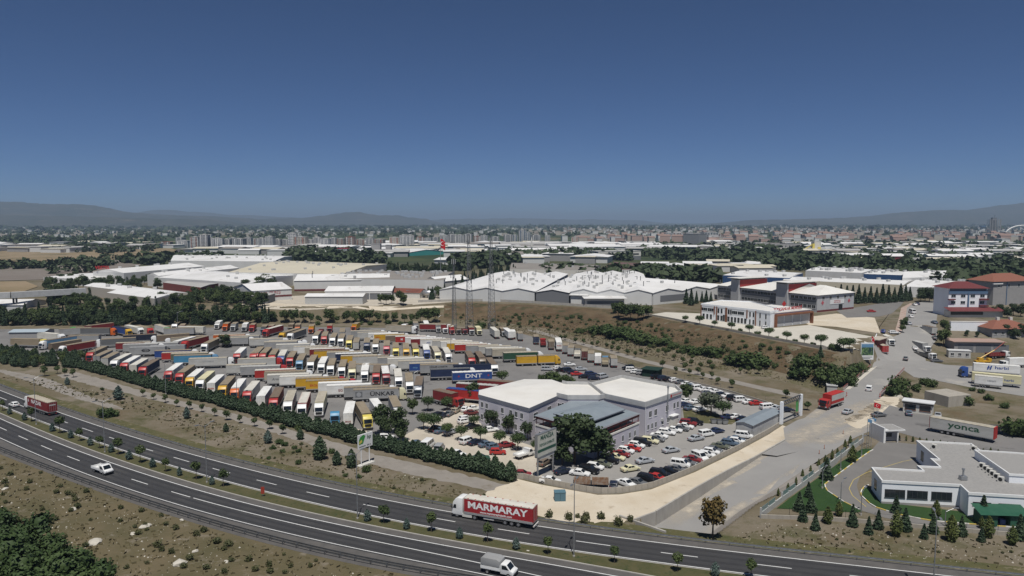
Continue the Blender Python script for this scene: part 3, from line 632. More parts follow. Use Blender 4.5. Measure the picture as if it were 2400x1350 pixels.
def cab_meshes(x0, L=2.25, top=3.75, w=2.46, hi=True):
    """lorry cab whose back is at x0, facing +x"""
    x1 = x0+L; hw = w/2
    prof = [(x0,.55),(x1-.05,.55),(x1,.9),(x1-.02,1.75),(x1-.3,top-.85),(x1-.75,top-.25),(x1-1.25,top),(x0,top)] if hi else [(x0,.55),(x1-.05,.55),(x1,.9),(x1-.02,1.6),(x1-.28,2.55),(x1-.45,2.72),(x0,2.72)]
    cabm = shade_bevel(MB().xprism(prof, -hw, hw), .10, 2, 'cab')
    a, b = (x1-.02, 1.82), (x1-.3, top-.9) if hi else (x1-.26, 2.48)
    ws = MB().poly([(a[0]+.012,-hw+.16,a[1]),(a[0]+.012,hw-.16,a[1]),(b[0]+.02,hw-.2,b[1]),(b[0]+.02,-hw+.2,b[1])]).mesh('windscreen', m_vglass)
    sw = []
    for s in (-1, 1):
        q = [(x1-.25,s*(hw+.012),1.75),(x1-.95,s*(hw+.012),1.75),(x1-.95,s*(hw+.012),2.5),(x1-.48,s*(hw+.012),2.5)]
        sw.append(MB().poly(q if s < 0 else q[::-1]).mesh('side_window', m_vglass))
    gr = MB().box(x1-.01, x1+.025, -hw+.35, hw-.35, .95, 1.68).mesh('grille', m_dark)
    bu = MB().box(x1-.3, x1+.06, -hw, hw, .32, .72).mesh('bumper', m_chas)
    hl = [MB().box(x1-.02, x1+.035, s*(hw-.32)-.2, s*(hw-.32)+.2, .76, .93).mesh('headlight', m_lamp) for s in (-1, 1)]
    mi = [MB().box(x1-.25, x1-.08, s*(hw+.16)-.09, s*(hw+.16)+.09, 1.75, 2.45).mesh('mirror', m_dark) for s in (-1, 1)]
    return cabm, ws, sw, gr, bu, hl, mi
def trailer_meshes(x0, x1, hi=4.0, lo=1.15, w=2.5):
    hw = w/2; n = 9
    body = MB().box(x0+.03, x1, -hw, hw, lo, hi-.06)
    # faint curtain posts
    bodym = body.mesh('tarp_sides')
    b = MB(); k = max(3, int((x1-x0)/1.5)); vs = []; 
    for i in range(2*k+1):
        x = x0+(x1-x0)*i/(2*k); z = hi if i % 2 == 0 else hi-.045
        vs += [(x,-hw-.02,z-.03),(x,0,z+.02),(x,hw+.02,z-.03)]
    fs = []
    for i in range(2*k):
        for j in range(2): fs.append((3*i+j, 3*i+3+j, 3*i+4+j, 3*i+1+j))
    b.add(vs, fs); b.box(x0, x1, -hw-.02, hw+.02, hi-.16, hi-.09)
    roof = b.mesh('roof')
    rail = MB().box(x0, x1, -hw-.015, hw+.015, lo-.12, lo+.18).mesh('side_rail', m_alu)
    d = MB(); 
    for s in (-1, 1): d.box(x0-.02, x0+.02, min(s*.03, s*(hw-.04)), max(s*.03, s*(hw-.04)), lo+.05, hi-.2)
    door = d.mesh('rear_door')
    bars = MB()
    for yy in (-.75, -.3, .3, .75): bars.box(x0-.05, x0-.02, yy-.02, yy+.02, lo+.1, hi-.3)
    barm = bars.mesh('lock_bar', m_alu)
    fr = MB().box(x0+.2, x1-.1, -.55, .55, lo-.38, lo-.1).box(x0-.02, x0+.12, -hw, hw, .5, .66).box(x0, x0+.15, -.6, .6, .55, lo-.1)
    fr.box(x0+5.2, x0+7.6, -hw+.05, -hw+.1, .5, .95).box(x0+5.2, x0+7.6, hw-.1, hw-.05, .5, .95) if x1-x0 > 9 else None
    chas = fr.mesh('chassis', m_chas)
    tl = MB(); 
    for s in (-1, 1): tl.box(x0-.05, x0-.02, s*(hw-.35)-.2, s*(hw-.35)+.2, .52, .64)
    return bodym, roof, rail, door, barm, chas, tl.mesh('tail_light', m_tail)
# a template is a list of (name, mesh, slot, loc, parent index)
def tpl_semi(cab=True, trailer=True, tall=True):
    k = ('semi', cab, trailer, tall)
    if k in TPL: return TPL[k]
    T = []
    if trailer:
        bo, ro, ra, do, ba, ch, tl = trailer_meshes(-8.1, 5.5)
        T += [('trailer_body', bo, 'body', (0,0,0), None), ('roof', ro, 'roof', (0,0,0), 0), ('side_rail', ra, None, (0,0,0), 0), ('rear_door', do, 'door', (0,0,0), 0), ('lock_bar', ba, None, (0,0,0), 0), ('chassis', ch, None, (0,0,0), None), ('tail_light', tl, None, (0,0,0), 5)]
        ty, ri = wheel_mesh(.5, .42, 'tr')
        for x in (-5.3, -4.0, -2.7):
            for s in (-1, 1):
                i = len(T); T.append(('wheel', ty, None, (x, s*1.0, .5), None)); T.append(('rim', ri, None, (0,0,0), i))
        if not cab: T.append(('landing_leg', MB().box(3.2,3.35,-.85,-.7,0,1.0).box(3.2,3.35,.7,.85,0,1.0).mesh('landing_leg', m_chas), None, (0,0,0), None))
    if cab:
        cm, ws, sw, gr, bu, hl, mi = cab_meshes(5.85, top=3.8 if tall else 3.3)
        c0 = len(T); T.append(('cab', cm, 'cab', (0,0,0), None))
        T += [('windscreen', ws, None, (0,0,0), c0), ('side_window', sw[0], None, (0,0,0), c0), ('side_window', sw[1], None, (0,0,0), c0), ('grille', gr, 'grille', (0,0,0), c0), ('bumper', bu, 'bumper', (0,0,0), c0), ('headlight', hl[0], None, (0,0,0), c0), ('headlight', hl[1], None, (0,0,0), c0), ('mirror', mi[0], None, (0,0,0), c0), ('mirror', mi[1], None, (0,0,0), c0)]
        T.append(('tractor_frame', MB().box(2.6, 6.2, -.5, .5, .6, .95).box(4.5,5.8,-1.2,-.65,.42,.98).box(4.5,5.8,.65,1.2,.42,.98).mesh('tractor_frame', m_chas), None, (0,0,0), None))
        ty, ri = wheel_mesh(.5, .42, 'tr')
        for x in (7.0, 3.4):
            for s in (-1, 1):
                i = len(T); T.append(('wheel', ty, None, (x, s*1.0, .5), None)); T.append(('rim', ri, None, (0,0,0), i))
    TPL[k] = T; return T
def tpl_rigid(kind='box', L=7.2):
    k = ('rigid', kind, L)
    if k in TPL: return TPL[k]
    T = []; x0 = -L/2-1.0; x1 = L/2-1.0; lo = 1.1; hw = 1.22
    if kind == 'box':
        bo, ro, ra, do, ba, ch, tl = trailer_meshes(x0, x1, 3.75, lo, 2.44)
        T += [('cargo_body', bo, 'body', (0,0,0), None), ('roof', ro, 'roof', (0,0,0), 0), ('side_rail', ra, None, (0,0,0), 0), ('rear_door', do, 'door', (0,0,0), 0), ('lock_bar', ba, None, (0,0,0), 0), ('chassis', ch, None, (0,0,0), None), ('tail_light', tl, None, (0,0,0), 5)]
    else:
        b = MB().box(x0, x1, -hw, hw, lo-.1, lo+.06).box(x0, x1, -hw, -hw+.06, lo, lo+.95).box(x0, x1, hw-.06, hw, lo, lo+.95).box(x0, x0+.06, -hw, hw, lo, lo+.95).box(x1-.06, x1, -hw, hw, lo, lo+1.3)
        T.append(('open_bed', b.mesh('open_bed'), 'body', (0,0,0), None))
        T.append(('bed_rib', (lambda r: r.mesh('bed_rib'))(sum_boxes([(x0+.8*i, x0+.8*i+.08, -hw-.03, -hw, lo, lo+.95) for i in range(int(L/.8)+1)]+[(x0+.8*i, x0+.8*i+.08, hw, hw+.03, lo, lo+.95) for i in range(int(L/.8)+1)])), 'roof', (0,0,0), 0))
        T.append(('chassis', MB().box(x0+.1, x1, -.5, .5, .65, lo-.1).box(x0, x0+.1, -1.1, 1.1, .5, .65).mesh('chassis', m_chas), None, (0,0,0), None))
    cm, ws, sw, gr, bu, hl, mi = cab_meshes(x1+.25, 2.05, hi=False, w=2.35)
    c0 = len(T); T.append(('cab', cm, 'cab', (0,0,0), None))
    T += [('windscreen', ws, None, (0,0,0), c0), ('side_window', sw[0], None, (0,0,0), c0), ('side_window', sw[1], None, (0,0,0), c0), ('grille', gr, 'grille', (0,0,0), c0), ('bumper', bu, 'bumper', (0,0,0), c0), ('headlight', hl[0], None, (0,0,0), c0), ('headlight', hl[1], None, (0,0,0), c0), ('mirror', mi[0], None, (0,0,0), c0), ('mirror', mi[1], None, (0,0,0), c0)]
    ty, ri = wheel_mesh(.48, .5, 'rg')
    for x in (x0+1.6, x0+2.9, x1+1.1):
        for s in (-1, 1):
            i = len(T); T.append(('wheel', ty, None, (x, s*.95, .48), None)); T.append(('rim', ri, None, (0,0,0), i))
    TPL[k] = T; return T
def sum_boxes(L):
    b = MB()
    for q in L: b.box(*q)
    return b
def stamp(T, name, label, cat, loc, rz, cols, group=None, scale=None, skip=()):
    root = thing(name, label, cat, loc, rz, group, scale); made = []
    for nm, me, slot, lo, par in T:
        if nm in skip: made.append(None); continue
        m = cols.get(slot) if slot else None
        me2 = recol(id(me), me, m) if m else me
        if slot and not m and not me.materials: me2 = recol(id(me), me, m_dark)
        o = ob(nm, me2, made[par] if par is not None and made[par] else root, lo if any(lo) else None); made.append(o)
    return root
def tcols(body, cab=None, roof=None, door=None):
    rf = roof or {'white':'white','offwhite':'offwhite','cream':'cream'}.get(body, 'tan')
    return dict(body=tarp(body), roof=tarp(rf), door=tarp(door or body), cab=pm_(cab or 'white'), grille=m_dark, bumper=m_chas)
# ------------------------------------------------------------------ cars
def tpl_car(kind):
    k = ('car', kind)
    if k in TPL: return TPL[k]
    S = dict(sedan=(4.5,1.74,.92,1.43,[(-2.25,.32),(-2.25,.80),(-2.15,.95),(-1.45,.98),(.85,.95),(1.95,.80),(2.22,.62),(2.25,.32)],(-1.55,1.15,-.85,.30)),
             hatch=(4.05,1.70,.92,1.46,[(-2.0,.32),(-2.02,.85),(-1.95,.98),(.75,.95),(1.75,.80),(2.0,.62),(2.03,.32)],(-1.98,1.05,-1.55,.25)),
             wagon=(4.6,1.76,.95,1.50,[(-2.28,.34),(-2.3,.88),(-2.22,1.0),(.85,.96),(1.95,.82),(2.26,.62),(2.3,.34)],(-2.24,1.1,-1.85,.3)),
             suv=(4.6,1.86,1.08,1.74,[(-2.25,.42),(-2.3,1.0),(-2.22,1.12),(.9,1.08),(2.0,1.0),(2.28,.75),(2.3,.42)],(-2.24,1.15,-1.95,.4)),
             van=(4.4,1.80,1.05,1.82,[(-2.15,.36),(-2.2,1.0),(-2.15,1.12),(1.15,1.08),(1.95,.92),(2.2,.68),(2.22,.36)],(-2.17,1.5,-2.05,.75)),
             minibus=(5.4,1.98,1.15,2.35,[(-2.7,.4),(-2.72,1.1),(-2.7,1.2),(1.9,1.18),(2.5,1.02),(2.7,.75),(2.72,.4)],(-2.7,2.15,-2.62,1.35)))[kind]
    L, w, zb, zt, prof, (a0, b0, a1, b1) = S; hw = w/2; zt0 = zb-.02; tw = hw-.16 if kind not in ('van','minibus') else hw-.1; bw = hw-.05
    body = MB().xprism(prof, -hw, hw)
    bodym = shade_bevel(body, .09, 2, 'body')
    c = MB().add([(a0,-bw,zt0),(b0,-bw,zt0),(b0,bw,zt0),(a0,bw,zt0),(a1,-tw,zt),(b1,-tw,zt),(b1,tw,zt),(a1,tw,zt)], [(4,5,6,7),(0,1,5,4),(1,2,6,5),(2,3,7,6),(3,0,4,7),(3,2,1,0)])
    cabin = shade_bevel(c, .05, 2, 'roof')
    def lerp(p, q, t): return tuple(p[i]+(q[i]-p[i])*t for i in range(3))
    def pane(p00, p10, p11, p01, u0, u1, v0, v1, name, off):
        def at(u, v): 
            a = lerp(lerp(p00, p10, u), lerp(p01, p11, u), v); return (a[0]+off[0], a[1]+off[1], a[2]+off[2])
        return [at(u0, v0), at(u1, v0), at(u1, v1), at(u0, v1)]
    V = c.v
    ws = MB().poly(pane(V[1], V[2], V[6], V[5], .06, .94, .12, .92, '', (.02,0,.01))).mesh('windscreen', m_vglass)
    rw = MB().poly(pane(V[3], V[0], V[4], V[7], .08, .92, .25, .9, '', (-.02,0,.01))).mesh('rear_window', m_vglass)
    T = [('body', bodym, 'body', (0,0,0), None), ('roof', cabin, 'body', (0,0,0), None), ('windscreen', ws, None, (0,0,0), 1), ('rear_window', rw, None, (0,0,0), 1)]
    for s in (0, 1):
        b = MB(); spans = [(.08,.46),(.50,.90)] if kind in ('sedan','hatch') else [(.05,.30),(.33,.62),(.65,.92)]
        if kind == 'van': spans = [(.06,.34),(.38,.66),(.70,.93)]
        for u0, u1 in spans:
            q = pane(V[0], V[1], V[5], V[4], u0, u1, .2, .88, '', (0,-.012,.0)) if s == 0 else pane(V[2], V[3], V[7], V[6], 1-u1, 1-u0, .2, .88, '', (0,.012,.0))
            b.poly(q)
        T.append(('side_window', b.mesh('side_window', m_vglass), None, (0,0,0), 1))
    x1 = max(p[0] for p in prof); x0 = min(p[0] for p in prof)
    for s in (-1, 1):
        T.append(('headlight', MB().box(x1-.16, x1-.01, s*(hw-.3)-.16, s*(hw-.3)+.16, .60, .72).mesh('headlight', m_lamp), None, (0,0,0), 0))
        T.append(('tail_light', MB().box(x0-.015, x0+.06, s*(hw-.22)-.12, s*(hw-.22)+.12, .66, .84).mesh('tail_light', m_tail), None, (0,0,0), 0))
    ty, ri = wheel_mesh(.31, .2, 'car') if kind not in ('suv','minibus') else wheel_mesh(.36, .24, 'suv')
    r = .31 if kind not in ('suv','minibus') else .36
    for x in (x1-.78, x0+.78):
        for s in (-1, 1):
            i = len(T); T.append(('wheel', ty, None, (x, s*(hw-.09), r), None)); T.append(('rim', ri, None, (0,0,0), i))
    TPL[k] = T; return T
m_bodydark = None
CARWORD = dict(sedan='saloon car', hatch='hatchback', wagon='estate car', suv='off-road car', van='small van', minibus='minibus')
COLWORD = dict(white='white', offwhite='off-white', cream='cream', beige='beige', tan='tan', brown='brown', grey='grey', lgrey='light grey', dgrey='dark grey', red='red', dred='dark red', maroon='maroon', orange='orange', yellow='yellow', lyellow='pale yellow', blue='blue', dblue='dark blue', navy='navy', lblue='light blue', skyblue='bright blue', green='green', dgreen='dark green', silver='silver', black='black', bluegrey='blue-grey', olive='olive', gold='gold', pink='pinkish red')
_ones = 'first second third fourth fifth sixth seventh eighth ninth tenth eleventh twelfth thirteenth fourteenth fifteenth sixteenth seventeenth eighteenth nineteenth'.split()
_tens = {2:'twent',3:'thirt',4:'fort',5:'fift',6:'sixt',7:'sevent',8:'eight',9:'ninet'}
def ordn(n):
    n += 1; pre = ''
    if n > 100: pre = 'hundred-and-' if n < 200 else 'two-hundred-and-'; n = n % 100
    if n == 0: return pre.replace('-and-', 'th') or 'hundredth'
    if n == 100: return 'hundredth'
    if n < 20: return pre+_ones[n-1]
    t, u = divmod(n, 10); return pre+(_tens[t]+'ieth' if u == 0 else _tens[t]+'y-'+_ones[u-1])
ORD = [ordn(i) for i in range(300)]
def place_car(kind, col, px, py, hd, label, group=None, z=None):
    """px,py: ground pixel under the middle of the car; hd: heading in degrees, 0 = +x"""
    p = G(px, py); zz = p.z if z is None else z
    return stamp(tpl_car(kind), {'van':'small_van','minibus':'minibus','suv':'off_road_car'}.get(kind, 'car'), label, 'van' if kind == 'van' else 'minibus' if kind == 'minibus' else 'car', (p.x, p.y, zz+.045), math.radians(hd), dict(body=pm_(col)), group)
def car_row(items, where, group, ox=1200, oy=740, sc=3.97):
    """items: (kind, colour, zx, zy, heading); ordinals run from the left of the photo"""
    order = sorted(range(len(items)), key=lambda i: items[i][2])
    rank = {i: n for n, i in enumerate(order)}
    for i, (k, c, zx, zy, hd) in enumerate(items):
        place_car(k, c, ox+zx/sc, oy+zy/sc, hd, '%s %s, %s from left %s' % (COLWORD[c], CARWORD[k], ORD[rank[i]], where), group)
# ------------------------------------------------------------------ the truck park
LA = math.atan2(.18, .983)             # the rows of the park are turned about ten degrees
E1 = Vector((math.cos(LA), math.sin(LA), 0)); E2 = Vector((-math.sin(LA), math.cos(LA), 0))
HD_R = math.degrees(LA); HD_N = HD_R-90; HD_F = HD_R+90
def lorry(kind, front=None, rear=None, hd=HD_N, body='grey', cab='white', roof=None, door=None, label='', group=None, z=.03, skip=(), scale=None):
    """front: ground pixel below the middle of the front; rear: below the middle (or near corner) of the rear"""
    h = math.radians(hd+ru(-1.6, 1.6)); d = Vector((math.cos(h), math.sin(h), 0))
    T = {'semi': lambda: tpl_semi(), 'low': lambda: tpl_semi(tall=False), 'trailer': lambda: tpl_semi(cab=False), 'tractor': lambda: tpl_semi(trailer=False), 'rigid': lambda: tpl_rigid('box'), 'open': lambda: tpl_rigid('open')}[kind]()
    fx = {'semi':8.1,'low':8.1,'trailer':5.5,'tractor':8.1,'rigid':4.9,'open':4.9}[kind]; bx = {'semi':-8.1,'low':-8.1,'trailer':-8.1,'tractor':2.6,'rigid':-4.6,'open':-4.6}[kind]
    if front is not None:
        g = G(*front); o = Vector((g.x, g.y, 0))-d*fx
    else:
        g = G(*rear); o = Vector((g.x, g.y, 0))-d*bx
    nm = {'semi':'articulated_lorry','low':'articulated_lorry','trailer':'semi_trailer','tractor':'tractor_unit','rigid':'box_lorry','open':'open_bed_lorry'}[kind]
    ct = {'semi':'lorry','low':'lorry','trailer':'trailer','tractor':'lorry','rigid':'lorry','open':'lorry'}[kind]
    return stamp(T, nm, label, ct, (o.x, o.y, g.z+z), h, tcols(body, cab, roof, door), group, scale, skip)
def ldesc(kind, body, cab):
    b, c = COLWORD[body], COLWORD[cab]
    return {'semi':'%s cab lorry with %s trailer' % (c, b), 'low':'%s cab lorry with %s trailer' % (c, b), 'trailer':'parked %s trailer without a cab' % b, 'tractor':'%s tractor unit without trailer' % c, 'rigid':'%s box lorry' % b if b == c else '%s box lorry with %s cab' % (b, c), 'open':'%s open-bed lorry' % b}[kind]
def face_row(items, where, group, ox=600, oy=740, hd=HD_N, sc=3.97):
    """items: (kind, body, cab, zx, zy[, heading]) seen from the front"""
    order = sorted(range(len(items)), key=lambda i: items[i][3]); rank = {i: n for n, i in enumerate(order)}; out = []
    for i, it in enumerate(items):
        k, b, c, zx, zy = it[:5]; h = it[5] if len(it) > 5 else hd
        kw = dict(rear=(ox+zx/sc, oy+zy/sc)) if (k == 'trailer' and h == HD_N) else dict(front=(ox+zx/sc, oy+zy/sc))
        hh = h
        if k == 'trailer' and h == HD_N: hh = HD_F
        rf = it[6] if len(it) > 6 else None
        out.append(lorry(k, hd=hh, body=b, cab=c, roof=rf, label='%s, %s from left %s' % (ldesc(k, b, c), ORD[rank[i]], where), group=group, **kw))
    return out
def side_row(items, where, group, ox=600, oy=740, hd=HD_R, sc=3.97):
    """items: (kind, body, cab, zx, zy) near rear corner of a lorry that points right"""
    order = sorted(range(len(items)), key=lambda i: items[i][3]); rank = {i: n for n, i in enumerate(order)}; out = []
    for i, it in enumerate(items):
        k, b, c, zx, zy = it[:5]; rf = it[5] if len(it) > 5 else None
        g = G(ox+zx/sc, oy+zy/sc); h = math.radians(hd+ru(-.8, .8)); d = Vector((math.cos(h), math.sin(h), 0)); nrm = Vector((-d.y, d.x, 0))
        o = Vector((g.x, g.y, 0))+nrm*1.25+d*8.1
        out.append(stamp(tpl_semi(cab=(k != 'trailer'), tall=(k == 'semi')), 'semi_trailer' if k == 'trailer' else 'articulated_lorry', '%s, %s from left %s' % (ldesc(k, b, c), ORD[rank[i]], where), 'trailer' if k == 'trailer' else 'lorry', (o.x, o.y, .03), h, tcols(b, c, rf), group))
    return out
def side_text(root, txt, size, col, x, z, key=None, side=-1, bold=.02, sx=1.0, shear=0, hw=1.25, name='lettering', space=1.0):
    me = textmesh((txt, size, col, sx, shear, bold), txt, size, mat('letter_'+col, PAL[col], .6), .006, bold, sx, shear, space=space)
    return textpart(name, me, root, (x, side*(hw+.012), z), (0, side, 0))
def rear_text(root, txt, size, col, z, x=-8.1, bold=.01, sx=1.0):
    me = textmesh((txt, size, col, sx, bold), txt, size, mat('letter_'+col, PAL[col], .6), .006, bold, sx)
    return textpart('lettering', me, root, (x-.06, 0, z), (-1, 0, 0))
# row beside the hedge, cabs towards the highway
g1 = 'lorries parked along the hedge'
A1 = face_row([('semi','tan','red',830,440,HD_N,'tan'),('trailer','grey','white',900,470),('trailer','lgrey','white',975,492),('semi','lgrey','white',1055,520,HD_N,'offwhite'),('semi','white','red',1150,545),('trailer','offwhite','white',1240,562),('semi','dblue','red',1320,585,HD_N,'brown')], 'in the left hedge row', g1, ox=0)
A2 = face_row([('semi','white','red',1560,628),('semi','tan','red',1665,650),('semi','white','yellow',1760,692),('semi','cream','white',1855,718),('trailer','white','white',1965,742),('semi','tan','yellow',2065,775),('semi','white','orange',2180,805),('semi','offwhite','red',2295,832)], 'in the middle hedge row', g1, ox=0)
rear_text(A2[4], 'MARSA', .62, 'red', 2.2)
A3 = face_row([('trailer','white','white',45,872),('semi','dred','red',160,905,HD_N,'brown'),('semi','offwhite','white',295,938,HD_N,'beige'),('semi','red','white',425,962,HD_N,'offwhite'),('semi','cream','white',585,952,HD_N,'beige'),('tractor','blue','skyblue',735,1035),('trailer','white','white',858,1045),('semi','tan','lyellow',1045,1068,HD_N+8),('trailer','white','white',1170,1005,HD_N+10),('semi','grey','white',1330,1000,HD_N+6)], 'in the right hedge row', g1)
rear_text(A3[6], 'MARS', .62, 'dred', 1.7)
# far left corner
g2 = 'lorries in the left corner of the truck park'
face_row([('semi','lblue','white',375,322,HD_N-32,'brown'),('trailer','brown','white',470,346,HD_N-32),('semi','dred','white',560,372,HD_N-32)], 'in the slanting left corner row', g2, ox=0)
lorry('semi', rear=(30,814), hd=-5, body='tan', cab='lyellow', label='tan trailer lorry with pale yellow cab behind the left hedge', group=g2)
lorry('semi', front=(149,803), hd=-22, body='offwhite', cab='white', label='white lorry pointing right beside the grey shed', group=g2)
lorry('trailer', rear=(163,806), hd=2, body='grey', label='long grey trailer standing crosswise in the left of the park', group=g2)
lorry('semi', front=(222,817), hd=205, body='dgrey', cab='white', roof='tan', label='white cab lorry with dark trailer driving out to the left', group=g2)
lorry('trailer', rear=(139,790), hd=25, body='grey', label='grey trailer at the right end of the corner shed', group=g2)
lorry('tractor', front=(178,785), hd=-8, cab='green', label='small bright green tractor unit near the corner shed', group=g2)
lorry('semi', rear=(192,788), hd=5, body='dgrey', cab='orange', roof='brown', label='dark grey trailer with orange cab near the back trees', group=g2)
face_row([('trailer','dred','white',1050,135,HD_F-40),('semi','blue','yellow',1210,200,HD_N+40,'navy'),('semi','offwhite','white',1320,188,HD_N+40),('semi','beige','red',1410,192,HD_N+38,'tan'),('semi','white','green',1565,186,HD_N+32,'beige'),('tractor','white','white',1620,152),('rigid','dred','red',1690,165,HD_N+8),('trailer','grey','white',1810,185,HD_R),('trailer','offwhite','white',1905,178,HD_R-20),('rigid','white','white',2015,132),('rigid','orange','orange',2090,150),('rigid','grey','lgrey',2165,150),('rigid','white','lgrey',2270,155),('rigid','red','red',2340,160)], 'in the back row under trees', 'lorries in the back row at the left', ox=0)
g3 = 'lorries in the left middle of the park'
lorry('trailer', rear=(290,806), hd=22, body='navy', roof='brown', label='navy trailer slanting away in the left middle', group=g3)
lorry('semi', front=(353,808), hd=212, body='brown', cab='white', label='brown trailer with white cab turned left, upper of two', group=g3)
lorry('semi', front=(386,814), hd=215, body='beige', cab='white', label='beige trailer with white cab turned left, lower of two', group=g3)
face_row([('semi','white','white',1602,332,HD_N-18),('semi','dred','red',1705,324,HD_N-24),('semi','tan','white',1895,352,HD_N-6),('semi','white','red',2200,452),('semi','beige','red',2352,452)], 'between the left sideways rows', g3, ox=0)
S1 = side_row([('semi','dred','white',1078,342,'beige'),('semi','grey','white',1145,357,'lgrey'),('trailer','grey','white',1340,345,'lgrey'),('trailer','grey','white',1205,388,'grey'),('trailer','grey','white',1395,372,'grey'),('semi','blue','white',1440,420,'tan'),('trailer','red','white',1505,440,'beige'),('semi','olive','white',1590,450,'beige'),('semi','skyblue','lblue',1618,470,'tan'),('semi','lgrey','white',1757,500,'beige'),('trailer','lgrey','white',2105,565,'beige'),('semi','grey','red',2235,580,'lgrey')], 'in the left sideways block', 'sideways trailers in the left block', ox=0)
pol = side_row([('semi','orange','white',1985,262,'beige'),('trailer','grey','white',2120,274,'beige'),('semi','lgrey','white',2330,303,'beige'),('semi','grey','white',2010,292,'beige')], 'right of the lone tree', 'sideways trailers by the lone tree', ox=0)
side_text(pol[1], 'Polinas', 1.1, 'dgrey', -3.5, 2.5)
for i in (3, 4):
    me = textmesh('oval', 'O', 1.9, mat('letter_black', PAL['black'], .6), .006, .02, 2.4); textpart('logo', me, S1[i], (-1.8, -1.262, 2.55), (0, -1, 0)); side_text(S1[i], 'DEMARCO', .55, 'black', -1.8, 2.55)
side_text(S1[9], 'KIRPARMAK', .75, 'grey', -1.2, 2.8)
# the long diagonal rows of side-on trailers
H1 = side_row([('semi','grey','white',885,222,'beige'),('semi','lgrey','white',945,237,'beige'),('trailer','white','white',1045,247),('semi','yellow','white',1100,255,'offwhite'),('semi','brown','white',1207,270,'beige'),('semi','red','white',1298,277,'offwhite'),('trailer','white','white',1390,289),('semi','dred','white',1443,301,'white'),('semi','white','white',1530,310,'beige'),('semi','lgrey','white',1645,322,'beige'),('trailer','white','white',1720,330,'offwhite'),('semi','yellow','white',1778,344,'offwhite'),('semi','red','white',1852,357,'offwhite'),('semi','grey','white',1957,370,'beige'),('trailer','lgrey','white',2072,380,'beige'),('semi','grey','white',2140,394,'offwhite'),('semi','beige','white',2200,406,'beige'),('semi','dgreen','white',2305,440,'beige')], 'in the upper sideways row', 'upper diagonal row of sideways trailers')
side_text(H1[3], 'EKOL', 1.0, 'red', -6.3, 2.5); side_text(H1[8], 'AFS', 1.1, 'blue', -4.6, 2.6)
side_text(H1[5], 'M', 1.3, 'white', -5.3, 2.6); side_text(H1[2], 'A', 1.5, 'dgrey', -6.6, 2.5, shear=.4)
H2 = side_row([('semi','lgrey','white',-60,302,'beige'),('semi','grey','white',75,333,'beige'),('semi','blue','white',120,322,'beige'),('semi','lgrey','white',187,358,'offwhite'),('semi','white','white',350,380,'beige'),('trailer','beige','white',455,393,'beige'),('semi','dred','white',500,404,'offwhite'),('semi','yellow','white',540,424,'brown'),('semi','grey','white',660,436,'beige'),('trailer','dblue','white',740,450,'white'),('semi','yellow','white',790,472,'beige'),('semi','lgrey','white',900,480,'tan'),('semi','grey','white',1133,490,'beige'),('trailer','offwhite','white',1225,502),('semi','lgrey','white',1325,524,'beige'),('trailer','blue','white',1428,548,'beige'),('semi','grey','white',1530,562,'tan')], 'in the middle sideways row', 'middle diagonal row of sideways trailers')
side_text(H2[16], 'DİNLER LOGISTIK', .8, 'black', -1.6, 3.1); side_text(H2[15], 'nvoy', .9, 'lblue', -6.0, 2.5)
H2b = side_row([('semi','dblue','white',1625,608,'dgrey'),('trailer','dblue','white',1840,570,'navy')], 'of the dark blue pair', 'pair of dark blue trailers')
dnt = side_row([('trailer','blue','white',1830,638,'white')], 'with big white letters near the office roof', 'lettered blue trailer')[0]
dnt['label'] = 'blue trailer with big white letters near the office roof'; del dnt['group']
side_text(dnt, 'DNT', 1.9, 'white', -.9, 2.55, sx=1.45, bold=.02)
for sx_ in (-6.0, 4.2): side_text(dnt, '*', 1.6, 'red', sx_, 2.3)
H3 = side_row([('semi','lgrey','red',-170,505,'beige'),('trailer','red','white',-10,616,'offwhite'),('semi','beige','white',78,635,'tan'),('trailer','lgrey','white',105,664,'offwhite'),('semi','white','white',220,680,'offwhite'),('semi','yellow','red',370,700,'tan'),('semi','yellow','red',465,722,'tan'),('trailer','white','white',580,745),('trailer','white','white',660,770),('semi','grey','white',820,790,'tan')], 'in the lower sideways row', 'lower diagonal row of sideways trailers')
side_text(H3[6], 'EKOL', 1.0, 'red', -5.6, 2.4); side_text(H3[8], 'EG', 1.1, 'dred', -3.9, 2.3); side_text(H3[3], 'Arm', 1.2, 'dgrey', -5.5, 2.5, shear=.35)
unk = side_row([('semi','grey','cream',907,812,'tan')], '', 'x')[0]; unk['label'] = 'grey trailer with large black letters and cream cab, at the front of its row'; del unk['group']
side_text(unk, 'ÜNKAR', 1.75, 'black', .6, 2.45, sx=1.25, bold=.03)
ob('emblem_panel', MB().box(-7.5, -5.4, -1.27, -1.255, 1.65, 3.35).mesh('emblem_panel', pm_('dgrey')), unk)
ob('emblem', MB().cyl((-6.45,-1.262,2.5), (-6.45,-1.28,2.5), .72, n=18).mesh('emblem', pm_('grey')), unk)
